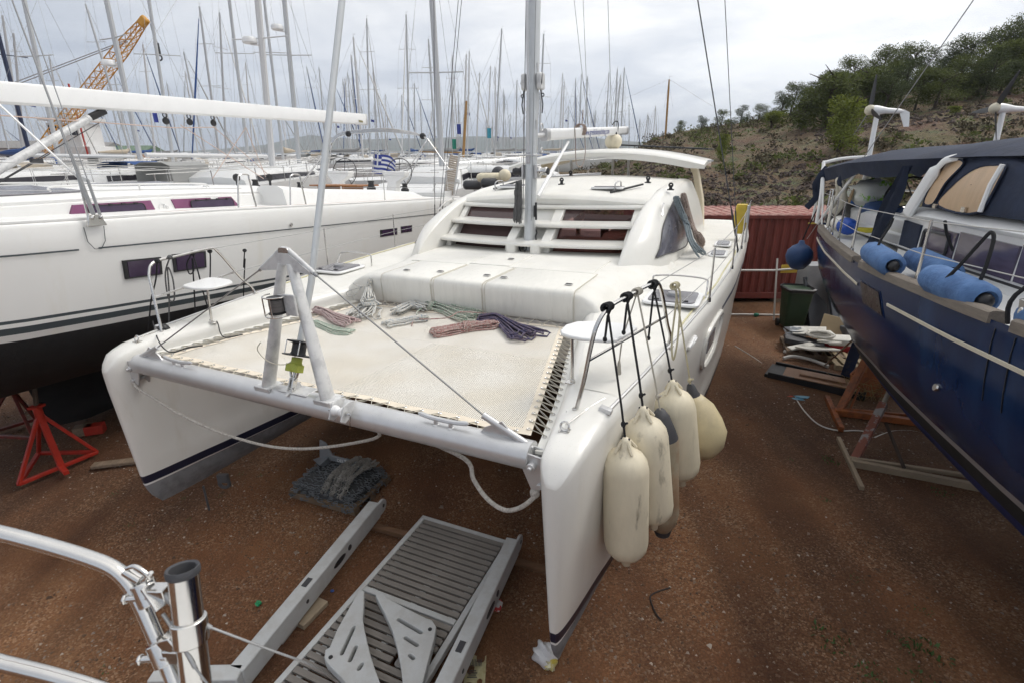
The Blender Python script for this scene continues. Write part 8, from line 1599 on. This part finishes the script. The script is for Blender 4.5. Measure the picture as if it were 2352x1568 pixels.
def far_yacht(top, basex, Y, label, thick=.12, mm=None, head=None, near=False, group=None, cover=None, hullk='hull', hood=None, radar=None, spr=(.52, .78), scale=1.0, noboat=False, flag=None):
    """mast tip at picture point top, foot seen at column basex, Y metres away"""
    yaw = head if head is not None else rnd.choice((0, 180))+rnd.uniform(-35, 35)
    tp = C0+dr(*top)*Y/dr(*top)[1]; d = dr(basex, 388); bx = d[0]/d[1]*Y; gz = hill_h(bx, Y) if (bx/Y > .12 and Y > 18) else 0.0
    gz = max(0, gz) if Y < 62 else 0
    t = thing('laid_up_yacht', label, 'yacht', Matrix.Translation((bx, Y, gz)), group); Rz = Matrix.Rotation(R(yaw), 4, 'Z')@Matrix.Diagonal((scale, scale, 1, 1))
    if not noboat:
        off = Matrix.Translation(Rz@Vector((0, 1.2, 0)))
        parts_ = [('hull', hullk), ('cabin', 'cabin'), ('window', 'window'), ('keel', 'keel')]+([('sprayhood', hood)] if hood else [])+([('lifeline_rail', 'lifeline_rail')] if Y < 70 else [])
        for nm, k in parts_: o = obj(nm, YMESH[k], None, t); o.matrix_local = off@Rz
    tip = Vector(tp)-Vector((bx, Y, gz)); foot = Vector((0, 0, 2.9 if not noboat else -.5)); H_ = tip-foot
    mb = MB(); mb.tube([foot, foot+H_*.8, tip], [thick, thick*.95, thick*.7], 8); ms = obj('mast', mb, mm or MALU, t)
    mb = MB(); mb.tube([tip, tip+Vector((0, 0, .35))], .012, 4); mb.tube([tip+Vector((0, 0, .2)), tip+Vector((.25, 0, .28))], .01, 4); obj('masthead_gear', mb, MALU, ms)
    sx_ = Rz.to_3x3()@Vector((1, 0, 0)); fy = Rz.to_3x3()@Vector((0, 1, 0)); wr = max(.006, .00016*Y)
    for i, f in enumerate(spr):
        p = foot+H_*f; w = 1.15-.25*i; mb = MB(); mb.tube([p-sx_*w+fy*.1, p, p+sx_*w+fy*.1], .028, 5); obj('spreader', mb, mm or MALU, ms)
    mb = MB()
    for s_ in (-1, 1): mb.tube([sx_*(s_*1.65)+Vector((0, 0, 2.8))]+[foot+H_*f+sx_*(s_*(1.15-.25*i))+fy*.1 for i, f in enumerate(spr)]+[tip-Vector((0, 0, .3))], wr, 3)
    mb.tube([tip, fy*(-4.5*scale)+Vector((0, 0, 3.0))], wr*1.3, 3); mb.tube([tip, fy*(6.6*scale)+Vector((0, 0, 2.9))], wr, 3); obj('rigging', mb, WIRE, ms)
    if cover is not None:
        b0_ = foot+Vector((0, 0, .9))+fy*.2; b1_ = b0_+fy*4.2*scale+Vector((0, 0, .12)); mb = MB(); mb.tube([b0_, b1_], .075, 8); bo = obj('boom', mb, mm or MALU, t)
        if cover: mb = MB(); mb.tube([b0_+Vector((0, 0, .5)), b0_+fy*.5+Vector((0, 0, .28)), b0_+(b1_-b0_)*.6+Vector((0, 0, .18)), b1_+Vector((0, 0, .1))], [.1, .2, .17, .08], 8); obj('sail_cover', mb, cover, bo)
    if radar:
        p = foot+H_*radar; mb = MB(); mb.lathe([(.26, 0), (.3, .04), (.3, .16), (.24, .24), (.1, .26)], 16, Matrix.Translation(p+Vector((-.42, -.15, 0)))); mb.bar(p+Vector((-.05, 0, -.05)), p+Vector((-.42, -.15, -.02)), .12, .05); obj('radar_dome', mb, WHITE, ms)
    if group != NG and rnd.random() < .4:
        f0_ = fy*(-4.5*scale)+Vector((0, 0, 3.4)); mb = MB(); mb.tube([f0_, f0_+(tip-f0_)*.5, f0_+(tip-f0_)*.92], [.05, .085, .03], 6); obj('furled_genoa', mb, rnd.choice((HWH, CVB, CVG, HWH)), t)
    if flag:
        p = foot+H_*.45+sx_*.9; mb = MB(); mb.loft([[p+Vector((.5*u, .06*math.sin(u*8), -.35*v-.1*u)) for u in np.linspace(0, 1, 6)] for v in (0, 1)], closed=False); obj('courtesy_flag', mb, flag, ms, ang=180)
    return t
def S1(x, y): return (x*.3418, y*.3418)
def S2(x, y): return (746.5+x*.3418, y*.3418)
NG = 'yachts laid up just behind the white sloop'
# nearer yachts, masts running out of the frame
def ext(a, b, y_end):   # follow a mast line up to picture height y_end
    return (a[0]+(a[0]-b[0])*(y_end-a[1])/(a[1]-b[1]), y_end)
near = [
 (S1(160, 0), S1(380, 1000), 30, .13, MALU, 'yacht behind the white boom whose grey mast has one wide spreader, far left', dict(cover=None, head=170)),
 (S1(0, 280), S1(190, 1000), 34, .13, MDRK, 'yacht with a navy blue mast and blue sail cover at the left edge', dict(cover=CVB, head=60)),
 (S1(715, 0), S1(960, 1160), 27, .14, MALU, 'yacht whose grey mast carries a flat white radar dome, under the crane boom', dict(radar=.42, head=150, cover=False)),
 (S1(1000, 0), S1(1165, 1100), 33, .11, MALU, 'yacht with plain grey mast right of the crane hook', dict(head=20, cover=False, hood='hood_tan')),
 (S1(1540, 0), S1(1660, 1000), 36, .12, MALU, 'yacht with dark furled sail on its mast behind the boom middle', dict(head=190, cover=None)),
 (S1(1730, 0), S1(1830, 1130), 25, .17, MWHT, 'large yacht with thick white mast and white radar dome', dict(radar=.50, head=165, cover=False, scale=1.2)),
 (S1(1780, 40), S1(1890, 960), 40, .12, MALU, 'yacht with grey mast just right of the thick white mast', dict(head=10, cover=CVT)),
 (S1(1910, 0), S1(2010, 1100), 30, .15, MALU, 'yacht whose grey mast carries a small red plate', dict(radar=.62, head=185, cover=None)),
 (S2(720, 0), S2(790, 1180), 24, .15, MALU, 'yacht with thick grey mast and wide spreaders left of the catamaran mast', dict(head=175, cover=None, spr=(.40,))),
]
for tp, bs, Y, th, mm, lb, kw_ in near:
    top = ext(tp, bs, -260 if Y < 29 else -160); far_yacht(top, bs[0]+(bs[0]-tp[0])*((388-bs[1])/(bs[1]-tp[1])), Y, lb, th*.85, mm, group=NG, **kw_)
far = []
for (x, y), bx in ((S1(15, 105), 60), (S1(90, 225), 62), (S1(575, 30), 310), (S1(525, 480), 225), (S1(960, 300), 362), (S1(1235, 350), 478), (S1(1340, 45), 508), (S1(1475, 85), 523), (S1(2060, 450), 750),
    (S2(190, 250), 836), (S2(175, 370), 826), (S2(280, 125), 852), (S2(545, 100), 942), (S2(695, 265), 1003), (S2(855, 370), 1038), (S2(970, 345), 1074), (S2(950, 365), 1064), (S2(1040, 490), 1094), (S2(1113, 445), 1118), (S2(1188, 195), 1136), (S2(1207, 640), 1154), (S2(1470, 230), 1236), (S2(1597, 495), 1284), (S2(1608, 545), 1290), (S2(1685, 530), 1316), (S2(1765, 515), 1340), (S2(1692, 655), 1322), (S2(1635, 715), 1303), (S2(1755, 690), 1342), (S2(1892, 685), 1390), (S2(1988, 505), 1408), (S2(2043, 690), 1443), (S2(1995, 740), 1425), (S2(2117, 800), 1466), (S2(2175, 780), 1482), (S2(2222, 712), 1495), (S2(405, 632), 888), (S2(515, 640), 926), (S2(640, 680), 972), (S2(895, 615), 1056), (S2(715, 750), 990), (S2(1290, 540), 1184), (S2(1245, 770), 1170), (S2(1125, 800), 1132), (S2(1808, 760), 1362), (S2(420, 790), 892), (S1(620, 620), 250), (S1(330, 380), 160), (S1(1120, 560), 420), (S1(1650, 420), 585), (S2(60, 560), 780), (S2(1390, 700), 1222), (S2(1440, 620), 1230), (S1(870, 640), 325), (S1(450, 620), 190), (S2(330, 700), 868), (S2(600, 560), 955), (S2(1160, 760), 1140), (S2(1330, 800), 1206)):
    far.append((x, y, bx))
_q = random.Random(77)
for k in range(46): x_ = _q.uniform(20, 1500); far.append((x_-(1176-x_)*.05, _q.uniform(150, 300), x_))
far.sort(key=lambda q: q[2]); _zn = {}
def zone(bx):
    for lim, nm in ((330, 'under the crane boom'), (600, 'behind the white sloop boom'), (850, 'behind the forestay foil'), (1050, 'above the Greek flag'), (1215, 'left of the catamaran mast'), (1330, 'just right of the catamaran mast'), (9999, 'between catamaran boom and hill')):
        if bx < lim: return nm
for i, (x, y, bx) in enumerate(far):
    mk = rnd.choice(('grey', 'grey', 'white')); hg = 'tall' if y < 120 else 'middling' if y < 210 else 'short'; zk = (hg, mk, zone(bx)); _zn[zk] = _zn.get(zk, 0)+1
    Ht = rnd.uniform(14.5, 18.5); el = dr(x, y); e = el[2]/el[1]; Y = min(140, max(38, (Ht-CAMH)/max(e, .02)))
    far_yacht((x, y), bx, Y, 'distant yacht with %s %s mast %s, %s such from left' % (*zk, ORD[_zn[zk]-1]), .11, MALU if mk == 'grey' else MWHT, group='yachts laid up in the far marina', cover=rnd.choice((None, False, False, CVB, CVT, CVG)), hullk=rnd.choice(('hull', 'hull', 'hull', 'hull_grey')), hood=rnd.choice((None, None, 'sprayhood', 'hood_blue', 'hood_tan')), flag=rnd.choice((None, None, None, BLUEF)), head=rnd.choice((90, 75, 110, 0, 180, 170, 20)))
far_yacht(S2(950, 680), 1064, 55, 'yacht with a varnished wooden mast and dark topsail in the marina', .14, MWOOD, head=90, cover=CVG, spr=(.7,))
far_yacht(S2(2313, 535), 1522, 58, 'yacht showing only its yellowish wooden mast in front of the hill', .11, MWOOD, head=90, spr=(), noboat=True)
# hulls showing under the horizon right behind the white sloop (no mast in view)
def hull_only(px, Y, yaw, label, hullk='hull', hood=None, sc=1.0, noz=0, group=None):
    d = dr(px, 388); bx = d[0]/d[1]*Y; t = thing('laid_up_yacht', label, 'yacht', Matrix.Translation((bx, Y, noz)), group); Rz = Matrix.Rotation(R(yaw), 4, 'Z')@Matrix.Diagonal((sc, sc, 1, 1))
    for nm, k in [('hull', hullk), ('cabin', 'cabin'), ('window', 'window'), ('keel', 'keel'), ('lifeline_rail', 'lifeline_rail')]+([('sprayhood', hood)] if hood else []): o = obj(nm, YMESH[k], None, t); o.matrix_local = Rz
    return t
for px, Y, yaw, hd_, sc_, lb in ((40, 22, 150, 'sprayhood', 1.0, 'white yacht with grey hood at the far left behind the white sloop'), (170, 26, 165, 'hood_tan', .9, 'small yacht with tan hood behind the white sloop foredeck'), (300, 24, 140, None, 1.0, 'white yacht hull directly behind the white sloop cabin'), (420, 27, 160, 'hood_blue', 1.0, 'white yacht with blue hood behind the white sloop winches'), (540, 25, 150, 'sprayhood', 1.1, 'white yacht with grey hood behind the white sloop gate rails'), (620, 30, 170, None, 1.0, 'white yacht hull left of the forestay foil'), (930, 42, 100, None, 1.0, 'white yacht seen broadside behind the Greek flag'), (1010, 46, 10, 'sprayhood', 1.0, 'white yacht with its transom turned, behind the gangway'), (1065, 44, 5, 'hood_blue', .95, 'white yacht with open transom right of the gangway'), (1120, 47, -5, None, .95, 'white yacht with open transom left of the catamaran mast'), (1190, 50, 15, None, 1.1, 'white yacht stern half hidden by the catamaran mast'), (1290, 60, 95, 'hood_blue', 1.0, 'white yacht behind the catamaran boom'), (1030, 28, 120, None, .9, 'white yacht bow behind the white sloop stern'), (1140, 24, 75, None, .8, 'white yacht deck edge beside the catamaran roof')):
    hull_only(px, Y, yaw, lb, 'hull', hd_, sc_)
# fenders seen behind the catamaran roof
for px, py, Y, r_, m_, lb in ((1208, 1180, 14.6, .17, FEND, 'ivory ball fender left of the catamaran mast'), (1165, 1165, 16, .2, RUBBER, 'dark ball fender behind the ivory ball'),):
    p = ony(*k2(px, py), Y); mb = MB(); mb.sph((0, 0, 0), (r_, r_, r_*.95), 16, 10); o = tag(obj('ball_fender', mb, m_, ang=80), lb, 'fender'); o.location = p
for px, py, Y, L_, m_, lb in ((1120, 1195, 14.8, .6, FEND, 'ivory cylinder fender lying left of the ivory ball'), (990, 1245, 15, .38, RUBBER, 'black cylinder fender on the white deck behind'), (1105, 1232, 14.6, .34, RUBBER, 'short black fender next to the catamaran roof')):
    p = ony(*k2(px, py), Y); mb = MB(); mb.lathe([(.02, -L_*.7), (.09, -L_*.64), (.125, -L_*.5), (.125, L_*.5), (.09, L_*.64), (.02, L_*.7)], 14, Matrix.Rotation(R(90), 4, 'Y')); o = tag(obj('cylinder_fender', mb, m_, ang=60), lb, 'fender'); o.location = p
# lattice crane
CRN = mat('crane_orange', (.60, .29, .03), .5, var=.1); cr0 = dr(*S1(250, 1060)); YC = 70.0
A = Vector(C0+cr0*YC/cr0[1]); d = dr(*S1(950, 165)); Bt = Vector(C0+d*YC/d[1]); crn = thing('lattice_crane', 'orange lattice boom crane rising behind the masts at left', 'crane', Matrix.Translation((A.x, A.y, 0)))
a_, b_ = A-Vector((A.x, A.y, 0)), Bt-Vector((A.x, A.y, 0)); dv_ = (b_-a_).normalized(); n1_ = dv_.cross(Vector((0, 1, 0))).normalized(); n2_ = dv_.cross(n1_).normalized(); L_ = (b_-a_).length; cs = lambda u: SI([(0, .35), (.12, .60), (.85, .56), (1, .32)], u)
ch = [(1, 1), (-1, 1), (-1, -1), (1, -1)]
for i, j in ch: mb = MB(); mb.tube([a_+dv_*L_*u+(n1_*i+n2_*j)*cs(u) for u in np.linspace(0, 1, 12)], .07, 5); obj('chord', mb, CRN, crn)
N_ = 22; mb = MB()
for k in range(N_):
    u0, u1 = k/N_, (k+1)/N_
    for q in range(4):
        (i0, j0), (i1, j1) = ch[q], ch[(q+1) % 4]; P_ = a_+dv_*L_*u0+(n1_*i0+n2_*j0)*cs(u0); Q_ = a_+dv_*L_*u1+(n1_*i1+n2_*j1)*cs(u1); mb.tube([P_, Q_], .045, 4); mb.tube([P_, a_+dv_*L_*u0+(n1_*i1+n2_*j1)*cs(u0)], .04, 4)
lt = obj('lattice', mb, CRN, crn); lt['kind'] = 'stuff'
mb = MB(); mb.box(b_+dv_*.4, (.95, .7, 1.2), Matrix((n1_, Vector((0, 1, 0)), dv_)).transposed()); obj('boom_head', mb, CRN, crn, bevel=.2)
mb = MB(); hp = b_+dv_*.6+Vector((.6, 0, -.3)); 
for k in range(3): mb.tube([hp+Vector((.15*k, 0, 0)), hp+Vector((.05+.15*k, 0, -2.0))], .03, 4)
obj('hoist_rope', mb, DWIRE, crn); mb = MB(); mb.box(hp+Vector((.2, 0, -2.6)), (.5, .35, 1.2)); mb.torus(hp+Vector((.25, 0, -3.6)), .28, .1, 14, 6, Matrix.Rotation(R(90), 3, 'X')); obj('hook_block', mb, BLACK, crn, bevel=.1)
mb = MB(); mb.tube([b_-dv_*L_*.12, a_+Vector((-14, 0, 4))], .05, 4); mb.tube([b_-dv_*L_*.10, a_+Vector((-14, .5, 4.6))], .05, 4); obj('pendant', mb, WIRE, crn)
mb = MB(); mb.box((-1.5, 0, 1.9), (4.5, 3, 2.2)); mb.box((0, 0, .5), (5, 3.4, 1.0)); obj('crane_house', mb, CRN, crn, bevel=.1)
# harbour buildings
tb = thing('control_tower', 'white harbour control tower with a glazed cabin at far left', 'building', Matrix.Translation((dr(*S1(540, 1000))[0]/dr(*S1(540, 1000))[1]*78, 78, 0)))
mb = MB(); mb.box((0, 0, 2.4), (6.5, 5, 4.8)); mb.box((4.6, 0, 1.9), (4, 5, 3.6)); obj('wall', mb, HWH, tb, bevel=.05); mb = MB(); mb.box((0, 0, 6.3), (4.2, 4.2, 3.0)); obj('tower', mb, HWH, tb, bevel=.05); mb = MB(); mb.box((0, 0, 8.3), (5.4, 5.2, .35)); obj('roof', mb, HWH, tb); mb = MB(); mb.box((0, 0, 8.9), (2, 2, .8)); mb.tube([(1, 0, 9), (1, 0, 12)], .08, 5); obj('roof_cabin', mb, HWH, tb); mb = MB(); mb.tube([(2.9, -2.7, 2), (2.9, -2.7, 12.5)], .12, 5); obj('red_pole', mb, RED, tb)
for xx in (-1.35, 0, 1.35): mb = MB(); mb.box((xx, -2.12, 6.9), (1.1, .06, 1.3)); obj('window', mb, WINB, tb)
for i, (px, w, h, m_, rf, lb) in enumerate(((285, 13, 3.9, mat('ochre_wall', (.42, .22, .11), .8), mat('green_roof', (.10, .16, .10), .7), 'long ochre harbour shed with green roof behind the masts'), (90, 22, 5.0, mat('pale_wall', (.42, .40, .37), .8), mat('grey_roof', (.22, .21, .20), .7), 'low pale harbour building at the far left'), (190, 14, 4.6, bpy.data.materials['pale_wall'], bpy.data.materials['grey_roof'], 'low grey-roofed building beside the control tower'))):
    d = dr(px, 345); Y = 120; t = thing('harbour_building', lb, 'building', Matrix.Translation((d[0]/d[1]*Y, Y, 0))); mb = MB(); mb.box((0, 0, h/2), (w, 8, h)); obj('wall', mb, m_, t); mb = MB(); mb.prism([(-4.4, h), (4.4, h), (0, h+1.5)], w+.6, Matrix(((0, 0, 1, -w/2-.3), (1, 0, 0, 0), (0, 1, 0, 0), (0, 0, 0, 1)))); obj('roof', mb, rf, t)
    for k in range(int(w/3)): mb = MB(); mb.box((-w/2+1.8+3*k, -4.02, h*.55), (1.4, .08, 1.3)); obj('window', mb, WINB, t)
# flags in the marina
for px, py, Y, m_, lb in ((S1(1045, 790)[0], S1(1045, 790)[1], 32, mat('flag_royal', (.04, .06, .30), .8), 'blue and white company flag below the boom'), (S2(1103, 897)[0], S2(1103, 897)[1], 52, mat('flag_teal', (.05, .28, .36), .8), 'teal banner on a far mast left of the catamaran mast'), (S2(868, 970)[0], S2(868, 970)[1], 45, mat('flag_green', (.02, .20, .14), .8), 'dark green furled flag behind the bimini bars'), (S2(900, 870)[0], S2(900, 870)[1], 60, BLUEF, 'small blue striped flag left of the wooden mast')):
    d = dr(px, py); p = Vector(C0+d*Y/d[1]); s_ = Y*.008; mb = MB(); mb.loft([[Vector((s_*u*.9, .1*math.sin(u*6), s_*(v-.5)*2.1)) for u in np.linspace(-.5, .5, 6)] for v in (0, .5, 1)], closed=False); t = thing('marina_flag', lb, 'flag', Matrix.Translation(p)); obj('cloth', mb, m_, t, ang=180); mb = MB(); mb.tube([(-s_*.45, 0, -p.z+2.5), (-s_*.45, 0, s_*1.3)], .02, 5); obj('pole', mb, MALU, t)

# ------------------------------------------------------------------ haze
mb = MB(); mb.box((0, 2000, 72), (8400, 4400, 156)); hz = obj('haze', mb, None); hz.data.materials.clear()
hm = bpy.data.materials.new('thin_haze'); hm.use_nodes = True; t_ = hm.node_tree; t_.nodes.clear(); vo = t_.nodes.new('ShaderNodeVolumePrincipled'); vo.inputs['Color'].default_value = (.82, .88, .96, 1); vo.inputs['Density'].default_value = .0003; mo = t_.nodes.new('ShaderNodeOutputMaterial'); t_.links.new(vo.outputs[0], mo.inputs['Volume']); hz.data.materials.append(hm); tag(hz, 'thin pale haze over the harbour', 'haze', kind='stuff')
